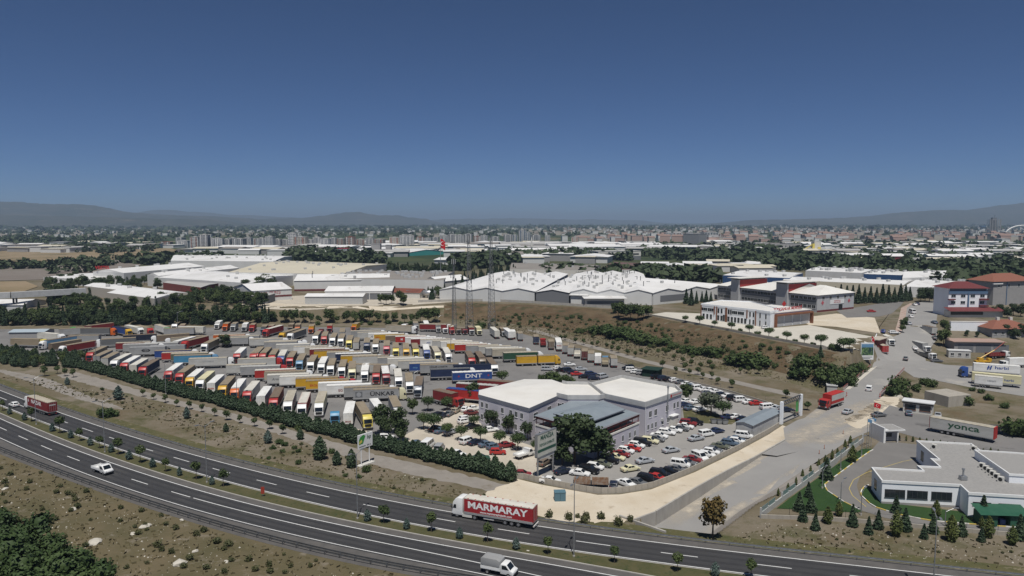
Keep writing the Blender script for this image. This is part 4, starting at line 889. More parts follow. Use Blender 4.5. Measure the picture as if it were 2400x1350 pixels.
# rows of cabs looking at the camera
face_row([('semi','grey','white',550,272),('semi','beige','red',632,278),('semi','beige','white',710,292),('semi','beige','white',787,300),('semi','beige','lyellow',865,318),('trailer','lgrey','white',930,334),('semi','lgrey','dblue',1030,345),('semi','tan','white',1112,356),('semi','beige','pink',1215,376),('semi','tan','lyellow',1302,398),('semi','beige','yellow',1400,404),('semi','tan','lyellow',1490,404),('semi','white','blue',1592,418,HD_N,'white'),('semi','beige','cream',1695,438,HD_N,'beige'),('semi','offwhite','white',1796,452),('semi','brown','red',2012,494,HD_N,'brown'),('semi','brown','brown',2112,498,HD_N,'brown'),('semi','dgrey','white',2225,566,HD_N,'brown')], 'in the upper facing row', 'upper row of lorries facing the camera')
face_row([('semi','beige','red',-12,445),('semi','tan','red',58,450),('semi','tan','red',145,468),('semi','white','blue',230,478,HD_N,'offwhite'),('semi','brown','red',312,494),('semi','beige','lblue',402,522),('semi','tan','white',505,536),('semi','white','white',605,556),('semi','tan','white',692,574),('semi','brown','white',797,590),('semi','tan','cream',895,606),('semi','white','white',1010,630),('semi','brown','red',1118,650,HD_N,'brown'),('semi','dred','dred',1215,660,HD_N,'white'),('semi','offwhite','white',1330,690),('semi','beige','white',1432,738,HD_N,'tan'),('semi','dgrey','silver',1505,780,HD_N-6,'brown')], 'in the lower facing row', 'lower row of lorries facing the camera')
face_row([('semi','dred','red',80,206,HD_N-20,'offwhite'),('semi','tan','yellow',232,240,HD_N-22,'tan'),('semi','dgrey','white',310,246,HD_N-20,'tan')], 'of three slanting lorries', 'three slanting lorries')
lorry('semi', front=(977,783), hd=HD_R-28, body='beige', cab='white', label='beige trailer with white cab nosing out at the top of the side rows', group=None)
lorry('semi', rear=(985,777), hd=HD_R-18, body='dred', cab='white', roof='beige', label='dark red trailer with beige roof at the far end of the side rows', group=None)
lorry('semi', front=(1180,870) if False else (930,880), hd=HD_R-15, body='lgrey', cab='white', roof='tan', label='light grey lettered trailer turned with white cab between the two middle rows', group=None)
# back row along the rough ground
B1 = [('rigid','dgrey','bluegrey',65,178),('rigid','dred','red',130,172),('open','blue','skyblue',200,168),('rigid','brown','brown',320,158),('rigid','brown','orange',385,160),('rigid','yellow','orange',510,174),('open','maroon','dred',595,188),('rigid','red','dred',684,168),('semi','grey','grey',808,182,HD_F),('rigid','yellow','orange',905,152,HD_N-14),('open','bluegrey','grey',1240,152,HD_N-10),('open','lgrey','white',1375,132,HD_N-10),('rigid','grey','grey',1492,142,HD_N),('trailer','white','white',1590,150),('rigid','grey','lgrey',1700,165),('open','white','white',1765,172),('rigid','red','red',1825,182),('open','brown','brown',1888,182),('open','maroon','dred',1947,182),('rigid','dred','lgrey',2010,188),('rigid','cream','cream',2082,190),('trailer','offwhite','white',2245,218),('rigid','brown','grey',2312,202),('trailer','white','white',2372,228)]
face_row(B1, 'in the long back row', 'lorries in the back row')
def rear_row(items, where, group, ox=1200, oy=740, sc=3.97):
    order = sorted(range(len(items)), key=lambda i: items[i][3]); rank = {i: n for n, i in enumerate(order)}; out = []
    for i, (k, b, c, zx, zy, h) in enumerate(items):
        out.append(lorry(k, rear=(ox+zx/sc, oy+zy/sc), hd=h, body=b, cab=c, label='%s rear-on, %s from left %s' % (ldesc(k, b, c), ORD[rank[i]], where), group=group))
    return out
B2 = rear_row([('rigid','white','white',10,222,HD_F-8),('rigid','grey','grey',80,240,HD_F-8),('rigid','dblue','navy',226,272,HD_F-10),('open','dred','red',292,296,HD_F-10),('rigid','brown','brown',366,322,HD_F-10),('trailer','white','white',440,336,HD_F-10),('rigid','grey','lgrey',495,360,HD_F-18),('rigid','lgrey','lgrey',545,382,HD_F-18),('open','offwhite','dgrey',605,402,HD_F-18),('rigid','maroon','maroon',675,418,HD_F-18),('rigid','lgrey','orange',733,440,HD_F-18),('rigid','white','offwhite',798,466,HD_F-18),('open','gold','lblue',868,478,HD_F-18),('rigid','lgrey','beige',950,488,HD_F-14)], 'in the orchard row', 'lorries beside the orchard')
rear_text(B2[5], 'MARSA', .62, 'red', 2.6)
# yellow road train
yt = side_row([('semi','yellow','yellow',0,0)], '', 'x', ox=1200+52/3.97, oy=740+474/3.97)
def road_train():
    root = yt[0]
    for ch in list(root.children_recursive): bpy.data.objects.remove(ch)
    root.name = 'road_train_lorry'; root['label'] = 'yellow lorry with yellow drawbar trailer at the right of the park'; root['category'] = 'lorry'; del root['group']
    root.scale = (1.03, 1, 1)
    for nm, x0, x1 in (('drawbar_trailer', -8.1, -.55), ('cargo_body', .0, 6.3)):
        bo, ro, ra, do, ba, ch, tl = trailer_meshes(x0, x1, 3.9, 1.0)
        o = ob(nm, recol(id(bo), bo, tarp('yellow')), root); ob('roof', recol(id(ro), ro, tarp('tan')), o); ob('side_rail', ra, o); ob('rear_door', recol(id(do), do, tarp('yellow')), o); ob('chassis', ch, o)
    cm, ws, sw, gr, bu, hl, mi = cab_meshes(6.5, 2.1, top=3.6)
    c = ob('cab', recol('ytc', cm, pm_('yellow')), root)
    for n_, me in (('windscreen', ws), ('side_window', sw[0]), ('side_window', sw[1]), ('grille', gr), ('bumper', bu)): ob(n_, me, c)
    ty, ri = wheel_mesh(.5, .42, 'tr')
    for x in (-6.0, -2.2, 1.2, 2.5, 7.4):
        for s in (-1, 1): ob('rim', ri, ob('wheel', ty, root, (x, s*1.0, .5)))
road_train()
# red lorries beside the office trees
g5 = 'lorries beside the office'
lorry('rigid', rear=(1026,945), hd=-43, body='dred', cab='red', roof='brown', scale=1.15, label='red lorry with dark red trailer half hidden by the office pines', group=g5)
lorry('trailer', rear=(1050,938), hd=-22, body='red', roof='blue', label='red trailer with bright blue roof sheet left of the office', group=g5)
lorry('trailer', rear=(1072,925), hd=-18, body='dred', roof='lgrey', label='dark red trailer with grey roof left of the office', group=g5)
lorry('trailer', rear=(1122,917), hd=-18, body='dred', roof='brown', label='red trailer with brown roof nearest the office corner', group=g5)

# ------------------------------------------------------------------ lorries on the roads
def seg_heading(poly, px):
    P = rs(poly, 1.0); q = np.array([proj(a, b, 0)[0] for a, b in P]); i = int(np.argmin(abs(q-px))); d = P[min(i+4, len(P)-1)]-P[max(i-4, 0)]
    return math.degrees(math.atan2(d[1], d[0]))
def between(px, wa):
    """point on the highway at column px, wa between NOUT (0) and NIN (1)"""
    q = np.array([proj(p[0], p[1], 0)[0] for p in NOUT]); a = NOUT[int(np.argmin(abs(q-px)))]
    q = np.array([proj(p[0], p[1], 0)[0] for p in NIN]); b = NIN[int(np.argmin(abs(q-px)))]
    return a.lerp(b, wa)
def hwy_lorry(px_front, py_front, px_rear, py_rear, body, cab, label, roof):
    a = PZ(px_front, py_front); b = PZ(px_rear, py_rear); d = (a-b).to_2d(); h = math.atan2(d.y, d.x); u = Vector((d.x, d.y, 0)).normalized()
    nrm = Vector((-u.y, u.x, 0)); side = -1 if nrm.y < 0 else 1     # pixels lie on the near side
    o = a-u*8.0+nrm*side*1.2
    return stamp(tpl_semi(), 'articulated_lorry', label, 'lorry', (o.x, o.y, .03), h, tcols(body, cab, roof), None)
mar = hwy_lorry(1060,1211,1258,1244,'red','white','red trailer with large white letters and white cab driving on the highway','offwhite')
_mb = [c for c in mar.children if c.name.startswith('trailer_body')][0]; _mb.data = recol('marbody', _mb.data, mat('tarp_signal_red', (.34,.025,.03), .6, c2=(.29,.022,.027), scale=.6, contrast=.6))
side_text(mar, 'MARMARAY', 1.72, 'white', -1.1, 2.75, sx=1.28, bold=.05, side=1)
side_text(mar, 'www.marmaraylojistik.com', .5, 'white', -.9, 1.72, sx=1.15, bold=.012, side=1)
for i in range(5): ob('drop_side', MB().box(-8.05+2.72*i, -8.05+2.72*i+2.62, 1.27, 1.30, 1.0, 1.42).mesh('drop_side', m_alu), mar)
ob('side_guard', MB().box(-1.2, 1.6, 1.1, 1.16, .5, .8).mesh('side_guard', m_stripe), mar); ob('fuel_tank', MB().box(3.95, 5.9, .7, 1.24, .35, .95).mesh('fuel_tank', pm_('offwhite')), mar)
ob('rear_bumper', MB().box(-8.35, -8.2, -1.25, 1.25, .5, .72).mesh('rear_bumper', m_stripe), mar)
naz = hwy_lorry(57,957,100,972,'dred','white','dark red trailer with white letters leaving on the highway at the left','beige')
side_text(naz, 'NAZAR', 1.6, 'white', -.5, 2.85, sx=1.25, bold=.03, side=1); side_text(naz, '&', 1.1, 'white', 4.6, 2.9, side=1); rear_text(naz, 'NAZAR', .5, 'white', 3.1)
# pickup and covered pickup on the near carriageway
def pickup(label, a, b, cover=False, col='white'):
    A = PZ(*a); B = PZ(*b); d = (A-B).to_2d(); h = math.atan2(d.y, d.x); c = (A+B)/2
    r = thing('pickup_truck', label, 'pickup', (c.x, c.y, .03), h); M = pm_(col)
    prof = [(.55,.45),(2.72,.45),(2.78,.75),(2.66,1.02),(2.2,1.18),(1.55,1.95),(1.35,2.02),(.62,2.02),(.55,1.9)]
    cb = ob('cab', recol(('pk', label), shade_bevel(MB().xprism(prof, -.95, .95), .09, 2, 'cab'), M), r)
    ob('windscreen', MB().poly([(2.19,-.78,1.22),(2.19,.78,1.22),(1.58,.72,1.93),(1.58,-.72,1.93)]).mesh('windscreen', m_vglass), cb)
    for s in (-1, 1):
        q = [(2.02,s*.965,1.22),(.8,s*.965,1.22),(.8,s*.965,1.85),(1.5,s*.965,1.85)]; ob('side_window', MB().poly(q if s < 0 else q[::-1]).mesh('side_window', m_vglass), cb)
        ob('headlight', MB().box(2.6,2.77,s*.7-.15,s*.7+.15,.82,.98).mesh('headlight', m_lamp), cb)
    ob('bumper', MB().box(2.6,2.84,-.93,.93,.36,.62).mesh('bumper', m_dark), cb)
    bed = MB().box(-2.8,.5,-1.0,1.0,.78,.88).box(-2.8,.5,-1.02,-.97,.85,1.3).box(-2.8,.5,.97,1.02,.85,1.3).box(-2.84,-2.79,-1.0,1.0,.85,1.3).box(.45,.5,-1.0,1.0,.85,1.75)
    ob('cargo_bed', bed.mesh('cargo_bed', M), r); ob('chassis', MB().box(-2.7,2.3,-.4,.4,.45,.78).mesh('chassis', m_chas), r)
    if cover:
        cv = MB().xprism([(-2.82,1.3),(.48,1.3),(.48,2.35),(-.1,2.62),(-2.5,2.62),(-2.82,2.4)], -1.03, 1.03)
        ob('tarp_cover', recol('pkcov', shade_bevel(cv, .12, 2, 'cover'), tarp('grey')), r)
    else: ob('rack', MB().box(.42,.5,-1.0,-.94,1.3,2.1).box(.42,.5,.94,1.0,1.3,2.1).box(.42,.5,-1.0,1.0,2.04,2.1).box(-2.82,.5,-1.01,-.98,1.42,1.47).box(-2.82,.5,.98,1.01,1.42,1.47).mesh('rack', M), r)
    ty, ri = wheel_mesh(.35, .24, 'pk')
    for x in (1.9,-1.7):
        for s in (-1, 1): ob('rim', ri, ob('wheel', ty, r, (x, s*.85, .35)))
    return r
pickup('white drop-side pickup truck driving on the near carriageway', (268,1117), (214,1099))
pickup('white pickup with a grey canvas cover at the bottom edge of the picture', (1210,1352), (1132,1336), True)
place_car('hatch', 'white', 33, 953, seg_heading(NOUT, 60)+180, 'white hatchback on the highway behind the red lorry')
# ------------------------------------------------------------------ cars
cg = 'cars parked in the office car park'
DG = math.degrees
car_row([('van','silver',325,512,0),('hatch','white',430,503,25),('sedan','black',462,520,22),('van','navy',520,526,22),('sedan','navy',570,541,22),('sedan','red',603,556,18),('sedan','white',535,468,8),('sedan','silver',640,511,12),('sedan','black',675,582,0),('suv','dblue',735,560,20),('sedan','navy',762,597,5),('van','silver',845,582,40)], 'in the cluster behind the office roof', 'cars behind the office')
car_row([('suv','black',1080,500,200),('van','white',1112,522,-5),('hatch','white',1152,538,-5),('suv','grey',1212,550,-5),('suv','black',1348,588,20),('suv','navy',1412,602,20),('sedan','black',1467,608,20),('hatch','white',1515,616,20),('sedan','dgrey',1572,633,20),('sedan','white',1630,650,20),('hatch','bluegrey',1668,672,20),('van','white',1728,692,25),('sedan','white',1790,702,20),('sedan','white',1845,708,20),('sedan','dgrey',1825,738,0),('sedan','white',1897,722,20),('hatch','navy',1950,750,22),('sedan','white',2010,764,18),('suv','black',2060,786,22),('van','white',2130,802,10),('sedan','white',2207,820,15),('sedan','red',2275,832,5),('van','white',2372,872,20)], 'along the orchard fence', 'cars along the orchard fence')
car_row([('sedan','white',1622,812,25),('sedan','white',1707,818,35),('sedan','dblue',1600,845,30),('sedan','bluegrey',1660,876,30),('sedan','white',1745,890,30),('sedan','dblue',2010,962,20),('sedan','white',2082,958,25),('sedan','navy',2147,980,25)], 'beyond the office trees', cg)
car_row([('suv','dred',1640,1022,-25),('suv','black',1700,1012,-25),('sedan','white',1612,1048,-25),('sedan','dgrey',1568,1068,-25),('sedan','white',1505,1082,-25),('wagon','white',1440,1105,-25),('sedan','white',1370,1136,-28),('sedan','dgrey',1338,1166,-28),('wagon','cream',1282,1184,-28),('suv','black',1212,1204,-28),('hatch','white',1160,1226,-28),('sedan','red',1118,1256,-28),('hatch','white',1060,1276,-28),('sedan','dred',1012,1308,-28),('sedan','cream',965,1340,-28),('suv','black',905,1368,-28),('sedan','olive',842,1402,-28),('hatch','white',772,1428,-28),('suv','black',718,1462,-28),('sedan','white',632,1488,-22),('sedan','navy',482,1470,28)], 'in the line along the office wall', cg)
car_row([('sedan','silver',1712,1162,28),('van','white',1808,1122,28),('sedan','dblue',1902,1092,28),('sedan','silver',1480,1272,25),('sedan','silver',1236,1372,25),('sedan','cream',1102,1446,25)], 'driving down the aisle', cg)
car_row([('van','white',2160,1140,-22),('sedan','bluegrey',2085,1172,-28),('hatch','white',2092,1188,-28),('wagon','bluegrey',2030,1206,-30),('sedan','olive',1940,1234,-30),('sedan','dgrey',1870,1268,-30),('hatch','white',1855,1288,-28),('van','white',1745,1338,-62),('hatch','white',1810,1315,-30),('sedan','dred',1680,1360,-30),('sedan','dgrey',1625,1388,-30),('van','white',1568,1408,-25),('sedan','dgrey',1530,1452,-28),('sedan','black',1455,1470,-28),('suv','black',1375,1500,-28),('sedan','red',1345,1530,-40),('suv','black',1262,1548,-35),('sedan','dgrey',1165,1575,-38),('sedan','white',1062,1585,-50)], 'along the boundary wall', cg)
car_row([('sedan','dred',90,425,-5),('sedan','white',355,487,-20),('pickup','white',110,255,20) if False else ('wagon','brown',300,315,60),('hatch','navy',945,528,80)], 'by the sign and wall corner', cg, oy=1010)
car_row([('sedan','white',1650,968,40),('suv','black',1700,950,60),('sedan','navy',1745,945,60),('sedan','dgrey',1800,930,70),('hatch','gold',1862,902,70),('hatch','white',1945,888,80),('sedan','white',2030,880,20),('sedan','maroon',2005,922,15),('hatch','white',1950,975,35),('hatch','white',1940,1000,35),('sedan','black',2020,1050,20),('sedan','black',1672,1068,60),('sedan','bluegrey',1722,1088,55),('sedan','silver',1815,1100,50),('van','white',1965,1190,50),('sedan','navy',2050,1198,40),('sedan','bluegrey',2150,1218,30),('hatch','bluegrey',2215,1240,30),('sedan','dred',2330,1225,25),('hatch','red',2250,1290,0),('sedan','white',2180,1080,20)], 'under the office pines', cg, ox=600)
car_row([('hatch','white',1215,1150,10),('sedan','bluegrey',1500,1212,15),('minibus','white',1600,1235,75),('van','grey',1705,1258,80),('sedan','white',1870,1305,-30),('sedan','dgreen',2090,1345,10)], 'just behind the clipped hedge', cg, ox=600)
# cars and lorries on the access road
car_row([('sedan','silver',740,912,42),('van','white',940,700,60),('sedan','dgrey',1280,412,60),('sedan','white',1365,315,75)], 'driving on the access road', 'cars on the access road', ox=1800)
car_row([('hatch','bluegrey',1310,925,65),('sedan','grey',1580,945,60),('sedan','dgrey',1030,940,20),('sedan','navy',175,895,10),('sedan','silver',90,880,20),('wagon','white',25,858,10)], 'by the gate and site hut', 'cars by the gate', ox=1800)
car_row([('sedan','white',1365,1018,80),('sedan','dblue',1388,1010,80),('minibus','white',1340,1090,82),('hatch','white',1328,1130,82),('sedan','silver',1310,1195,80),('wagon','white',1170,1280,5),('hatch','blue',1072,1270,60),('sedan','dgrey',1550,1330,75),('sedan','bluegrey',1548,1185,82),('sedan','red',962,1080,0)], 'parked beside the upper hill road', 'cars beside the hill road', ox=1800, oy=460)
car_row([('sedan','dgrey',1568,432,-5)], 'by the two lorries at the bend', None, ox=1800)
place_car('hatch', 'white', 1795, 771, 5, 'white hatchback in front of the white fire station')
def road_lorry(): 
    r = lorry('rigid', front=(1930,960), hd=-138, body='red', cab='red', roof='red', label='red tipper lorry with grey side sheet turning at the gate junction', scale=1.12)
    hw = 1.24
    for s in (-1, 1): ob('side_sheet', MB().box(-4.5, 2.5, min(s*1.225, s*1.245), max(s*1.225, s*1.245), 2.1, 3.6).mesh('side_sheet', tarp('lgrey')), r)
road_lorry()
gr = 'lorries beside the hill road'
lorry('rigid', rear=(2075,832), hd=85, body='red', cab='red', roof='beige', label='red box lorry seen from behind beside the billboard', group=gr)
lorry('rigid', front=(2091,812), hd=-95, body='offwhite', cab='white', label='white cab lorry parked beside the little kiosk', group=gr)
lorry('rigid', rear=(2190,787), hd=92, body='lgrey', cab='dgrey', roof='brown', label='grey lorry parked beside the roadside trees', group=gr)
lorry('rigid', front=(2176,828), hd=-88, body='grey', cab='white', roof='lgrey', label='white cab lorry at the road bend, upper of two', group=gr)
lorry('open', front=(2190,845), hd=-75, body='dgrey', cab='white', label='white cab lorry at the road bend, lower of two', group=gr)
# lettered trailers on the right
def rt_trailer(label, near_l, near_r, body, roof, L=13.6, cab=None, txt=None, **k):
    a = G(*near_l); b = G(*near_r); d = (b-a).to_2d(); h = math.atan2(d.y, d.x); u = Vector((d.x, d.y, 0)).normalized(); nrm = Vector((-u.y, u.x, 0)); sc = d.length/13.6
    o = a+u*8.1*sc+nrm*1.25
    r = stamp(tpl_semi(cab=False), 'semi_trailer', label, 'trailer', (o.x, o.y, a.z+.05), h, tcols(body, 'white', roof), None, (sc, 1, 1))
    return r
t1 = rt_trailer('white trailer with blue lettering and logo in the right-hand yard', (2281,877), (2390,885), 'white', 'white')
side_text(t1, 'harbi', 1.5, 'blue', 0.2, 2.85, sx=1.35, bold=.03)
for s_ in (0, 1): ob('logo_bar', MB().add([(-4.2+s_*.75,-1.265,1.95),(-3.75+s_*.75,-1.265,1.95),(-3.35+s_*.75,-1.265,3.5),(-3.8+s_*.75,-1.265,3.5)], [(0,1,2,3)]).mesh('logo_bar', mat('letter_blue', PAL['blue'], .6)), t1)
ob('logo_bar', MB().box(-4.1, -2.9, -1.268, -1.262, 2.55, 2.85).mesh('logo_bar', mat('letter_blue', PAL['blue'], .6)), t1)
t2 = rt_trailer('long cream trailer behind the short white one in the right-hand yard', (2277,900), (2393,911), 'cream', 'cream'); side_text(t2, 'harbi', 1.1, 'blue', 2.2, 2.3, sx=1.2)
t3 = rt_trailer('short white lettered trailer nearest the road in the right-hand yard', (2283,907), (2349,914), 'white', 'offwhite'); side_text(t3, 'HERBST', .7, 'grey', .3, 2.5, sx=1.8)
lorry('tractor', front=(2249,884), hd=175, cab='blue', label='blue tractor unit in front of the lettered trailers on the right')
t4 = rt_trailer('old grey trailer with dark green lettering below the site hut', (2178,1012), (2327,1040), 'lgrey', 'beige')
side_text(t4, 'yonca', 2.1, 'dgreen', -.7, 2.75, sx=1.35, bold=.045)
ob('end_frame', MB().box(5.5, 5.75, -1.26, 1.26, 1.0, 4.0).mesh('end_frame', tarp('red')), t4); ob('end_frame', MB().box(-8.2, -8.1, -1.26, -1.1, 1.0, 4.0).mesh('end_frame', tarp('dred')), t4)
fb = lorry('open', front=(2388,1018), hd=-8, body='dgrey', cab='white', label='white cab lorry with empty dark bed beside the green-lettered trailer', scale=(1.25,1,1))
pickup('white pickup with load in the gravel yard near the big sign', (1240,1068), (1218,1075))
lorry('rigid', front=(2335,878) if False else (2346,862), hd=185, body='white', cab='white', label='white container lorry behind the lettered trailers')
lorry('open', front=(2362,838), hd=10, body='dred', cab='white', label='dark red flat lorry parked behind the yellow crane')
# ------------------------------------------------------------------ trees, bushes, hedges
def leaves(P, size, seed, up=0.35, ctr=None, aspect=1.0):
    """one quad per point; normals lean outwards and up"""
    r = np.random.RandomState(seed); P = np.asarray(P, float); n = len(P); c = P.mean(0) if ctr is None else np.asarray(ctr)
    nr = (P-c); nr /= np.linalg.norm(nr, axis=1)[:, None]+1e-6; nr = nr*.7+r.normal(0, .55, (n, 3)); nr[:, 2] += up; nr /= np.linalg.norm(nr, axis=1)[:, None]
    a = np.cross(nr, r.normal(0, 1, (n, 3))); a /= np.linalg.norm(a, axis=1)[:, None]+1e-9; b = np.cross(nr, a)
    s = size*r.uniform(.55, 1.25, (n, 1))*.5
    V = np.stack([P-a*s-b*s*aspect*.6, P+a*s*.8-b*s*aspect, P+a*s+b*s*aspect*.6, P-a*s*.7+b*s*aspect], 1).reshape(-1, 3)
    F = np.arange(4*n).reshape(n, 4)
    return V, F
def mesh_np(name, V, F, m):
    me = bpy.data.meshes.new(name); me.vertices.add(len(V)); me.vertices.foreach_set('co', np.asarray(V, np.float32).ravel())
    k = F.shape[1]; me.loops.add(F.size); me.loops.foreach_set('vertex_index', F.ravel().astype(np.int32)); me.polygons.add(len(F))
    me.polygons.foreach_set('loop_start', np.arange(0, F.size, k, dtype=np.int32)); me.polygons.foreach_set('loop_total', np.full(len(F), k, np.int32))
    me.update(); me.validate(); me.materials.append(m); return me
def shellpts(r, n, c, rad, lo=.72):
    d = r.normal(0, 1, (n, 3)); d /= np.linalg.norm(d, axis=1)[:, None]
    return np.asarray(c)+d*np.asarray(rad)*r.uniform(lo, 1.13, (n, 1))
m_bark = mat('bark', (.09,.065,.045), .95, c2=(.13,.10,.075), scale=6)
m_barkp = mat('pale_bark', (.20,.17,.13), .95, c2=(.13,.11,.085), scale=6)
L_broad = leafmat('leaf_broad', (.036,.056,.018), (.075,.10,.03))
L_dark = leafmat('leaf_dark', (.026,.042,.017), (.052,.075,.027))
L_pine = leafmat('leaf_pine', (.030,.055,.018), (.065,.095,.028))
L_spruce = leafmat('leaf_spruce', (.045,.075,.062), (.10,.135,.115))
L_con = leafmat('leaf_conifer', (.030,.052,.027), (.06,.09,.045))
L_thuja = leafmat('leaf_thuja', (.055,.075,.018), (.10,.115,.032))
L_rust = leafmat('leaf_rusty', (.05,.062,.018), (.125,.078,.024))
L_olive = leafmat('leaf_olive', (.06,.075,.045), (.11,.125,.08))
L_bush = leafmat('leaf_bush', (.034,.06,.016), (.07,.095,.03))
L_scrub = leafmat('leaf_scrub', (.05,.06,.022), (.095,.095,.04))
L_far = leafmat('leaf_far', (.028,.044,.020), (.06,.08,.034))
def core(r, c, rad, b, seg=7):
    """solid lumpy heart of the crown so that the sky does not show straight through"""
    c = np.asarray(c); V = []; F = []
    for i in range(1, 5):
        for j in range(seg):
            th = math.pi*i/5; ph = 2*math.pi*j/seg; k = r.uniform(.85, 1.1)
            V.append(c+np.array([math.sin(th)*math.cos(ph), math.sin(th)*math.sin(ph), math.cos(th)])*np.asarray(rad)*k)
    for i in range(3):
        for j in range(seg): F.append((i*seg+j, (i+1)*seg+j, (i+1)*seg+(j+1) % seg, i*seg+(j+1) % seg))
    b.append((np.array(V), np.array(F)))
def join(parts):
    V = []; F = []; o = 0
    for v, f in parts: V.append(v); F.append(f+o); o += len(v)
    return np.concatenate(V), np.concatenate(F)
def lobes(seed, m, lob, n, size, co=.58, up=.35):
    r = np.random.RandomState(seed); parts = []
    tot = sum(l[3]**2 if not hasattr(l[3], '__len__') else l[3][0]**2 for l in lob)
    for (x, y, z, rad) in lob:
        rr = (rad,)*3 if not hasattr(rad, '__len__') else rad
        k = max(12, int(n*(rr[0]**2)/tot)); P = shellpts(r, k, (x, y, z), rr); parts.append(leaves(P, size, seed+k, up, (x, y, z)))
        if co: core(r, (x, y, z), tuple(q*co for q in rr), parts)
    V, F = join(parts); return mesh_np('crown', V, F, m)
def trunk(h, r0, m=None, limbs=(), n=7):
    b = MB().cyl((0,0,-.2), (.04,.02,h*.55), r0, r0*.75, n).cyl((.04,.02,h*.55), (0,0,h), r0*.75, r0*.45, n)
    for (a, z0, L, up) in limbs: b.cyl((0,0,z0), (math.cos(a)*L, math.sin(a)*L, z0+up), r0*.5, r0*.2, 5)
    return b.mesh('trunk', m or m_bark)
def cone_tree(seed, m, h, r, n, size, z0=.15, power=1.0, layers=0, name='crown'):
    rr = np.random.RandomState(seed); t = rr.uniform(0, 1, n)**(1.35 if power >= 1 else 1.1); a = rr.uniform(0, 6.283, n)
    rad = r*(1-t)**power
    if power < 1: rad = r*np.sin(np.clip(t*.92+.10, 0, 1)*math.pi)**.75*(1-.35*t)
    if layers: rad = rad*(.72+.28*np.abs(np.sin(t*layers*math.pi)))
    rad = rad*rr.uniform(.72, 1.05, n)+.03
    P = np.stack([rad*np.cos(a), rad*np.sin(a), z0+t*(h-z0)], 1)
    parts = [leaves(P, size, seed+1, .25, (0,0,h*.3), 1.1)]
    # inner cone
    V = []; seg = 8
    for i in range(4):
        tt = i/3*.92; q = (r*(1-tt)**power if power >= 1 else r*math.sin(min(1, tt*.92+.10)*math.pi)**.75*(1-.35*tt))*.66+.02
        V += [(q*math.cos(6.283*j/seg), q*math.sin(6.283*j/seg), z0+tt*(h-z0)) for j in range(seg)]
    F = np.array([(i*seg+j, i*seg+(j+1) % seg, (i+1)*seg+(j+1) % seg, (i+1)*seg+j) for i in range(3) for j in range(seg)])
    parts.append((np.array(V), F)); V, F = join(parts); return mesh_np(name, V, F, m)
def rlob(seed, n, R, z0, z1, rad):
    r = np.random.RandomState(seed); out = [(0,0,(z0+z1)/2, rad*1.25)]
    for i in range(n):
        a = 6.283*i/n+r.uniform(-.4,.4); q = R*r.uniform(.5,1.0); out.append((q*math.cos(a), q*math.sin(a), r.uniform(z0, z1), rad*r.uniform(.7,1.05)))
    return out
TR = {}
TR['lolly'] = [(lobes(10+i, L_broad, rlob(10+i, 6, .55, 2.3, 3.1, .62), 420, .24), trunk(2.4, .07), 3.7) for i in range(3)]
TR['broad'] = [(lobes(20+i, L_broad, rlob(20+i, 11, 1.9, 3.2, 6.6, 1.35), 900, .52), trunk(4.2, .18, None, [(1,2.6,1.2,1.2),(3.2,2.8,1.1,1.4),(5,2.5,1.2,1.5)]), 8.2) for i in range(4)]
TR['dark'] = [(lobes(30+i, L_dark, rlob(30+i, 12, 2.1, 3.0, 8.2, 1.6), 1300, .55), trunk(5, .22, None, [(1,3,1.3,1.5),(3.2,3.2,1.2,1.6)]), 10.2) for i in range(3)]
TR['orchard'] = [(lobes(40+i, L_broad, rlob(40+i, 5, .6, 1.7, 2.5, .62), 300, .28), trunk(1.8, .06), 3.1) for i in range(3)]
TR['pine'] = [(lobes(50+i, L_pine, [(0,0,3.1,(1.9,1.9,1.15))]+rlob(50+i, 9, 1.35, 2.7, 3.5, .8), 850, .26), trunk(2.6, .13, None, [(1,1.6,1.0,.9),(3.6,1.5,1.0,1.0)]), 4.3) for i in range(3)]
TR['uppine'] = [(lobes(55+i, L_dark, rlob(55+i, 8, .9, 1.8, 3.9, .75), 480, .3), trunk(2.4, .1), 4.7) for i in range(2)]
TR['spruce'] = [(cone_tree(60+i, L_spruce, 2.2, .72, 380, .17, .12, .6), trunk(.6, .05), 2.2) for i in range(3)]
TR['conifer'] = [(cone_tree(70+i, L_con, 4.0, 1.15, 700, .27, .2, 1.0, 6), trunk(1.2, .08), 4.0) for i in range(3)]
TR['hedge'] = [(cone_tree(80+i, L_con, 3.9, 1.35, 620, .30, .05, .55), trunk(.8, .08), 3.9) for i in range(4)]
TR['thuja'] = [(cone_tree(90+i, L_thuja, 3.0, .8, 450, .2, .1, .6), trunk(.6, .06), 3.0) for i in range(2)]
TR['tallcon'] = [(cone_tree(95+i, L_con, 10.0, 2.3, 900, .55, .6, 1.0, 8), trunk(2.2, .2), 10.0) for i in range(3)]
TR['rust'] = [(lobes(100, L_rust, rlob(100, 12, 1.9, 3.0, 6.2, 1.15), 1000, .42, .6), trunk(4.0, .17, None, [(1,2.2,1.4,1.4),(2.9,2.0,1.5,1.6),(5,2.3,1.3,1.5)]), 7.4)]
TR['willow'] = [(lobes(105, L_olive, rlob(105, 10, 1.9, 2.2, 4.6, 1.35), 900, .34), trunk(3, .18), 6.0)]
TR['bush'] = [(lobes(110+i, L_bush, rlob(110+i, 8, 1.5, .6, 1.7, 1.0), 520, .36), None, 2.7) for i in range(3)]
TR['scrub'] = [(lobes(120+i, L_scrub, rlob(120+i, 5, .32, .2, .55, .32), 170, .17, .5), None, .9) for i in range(3)]
TR['bigpine'] = [(lobes(130+i, L_pine, rlob(130+i, 14, 2.6, 1.5, 6.2, 1.5), 2400, .34, .75), trunk(4, .25), 8.0) for i in range(2)]
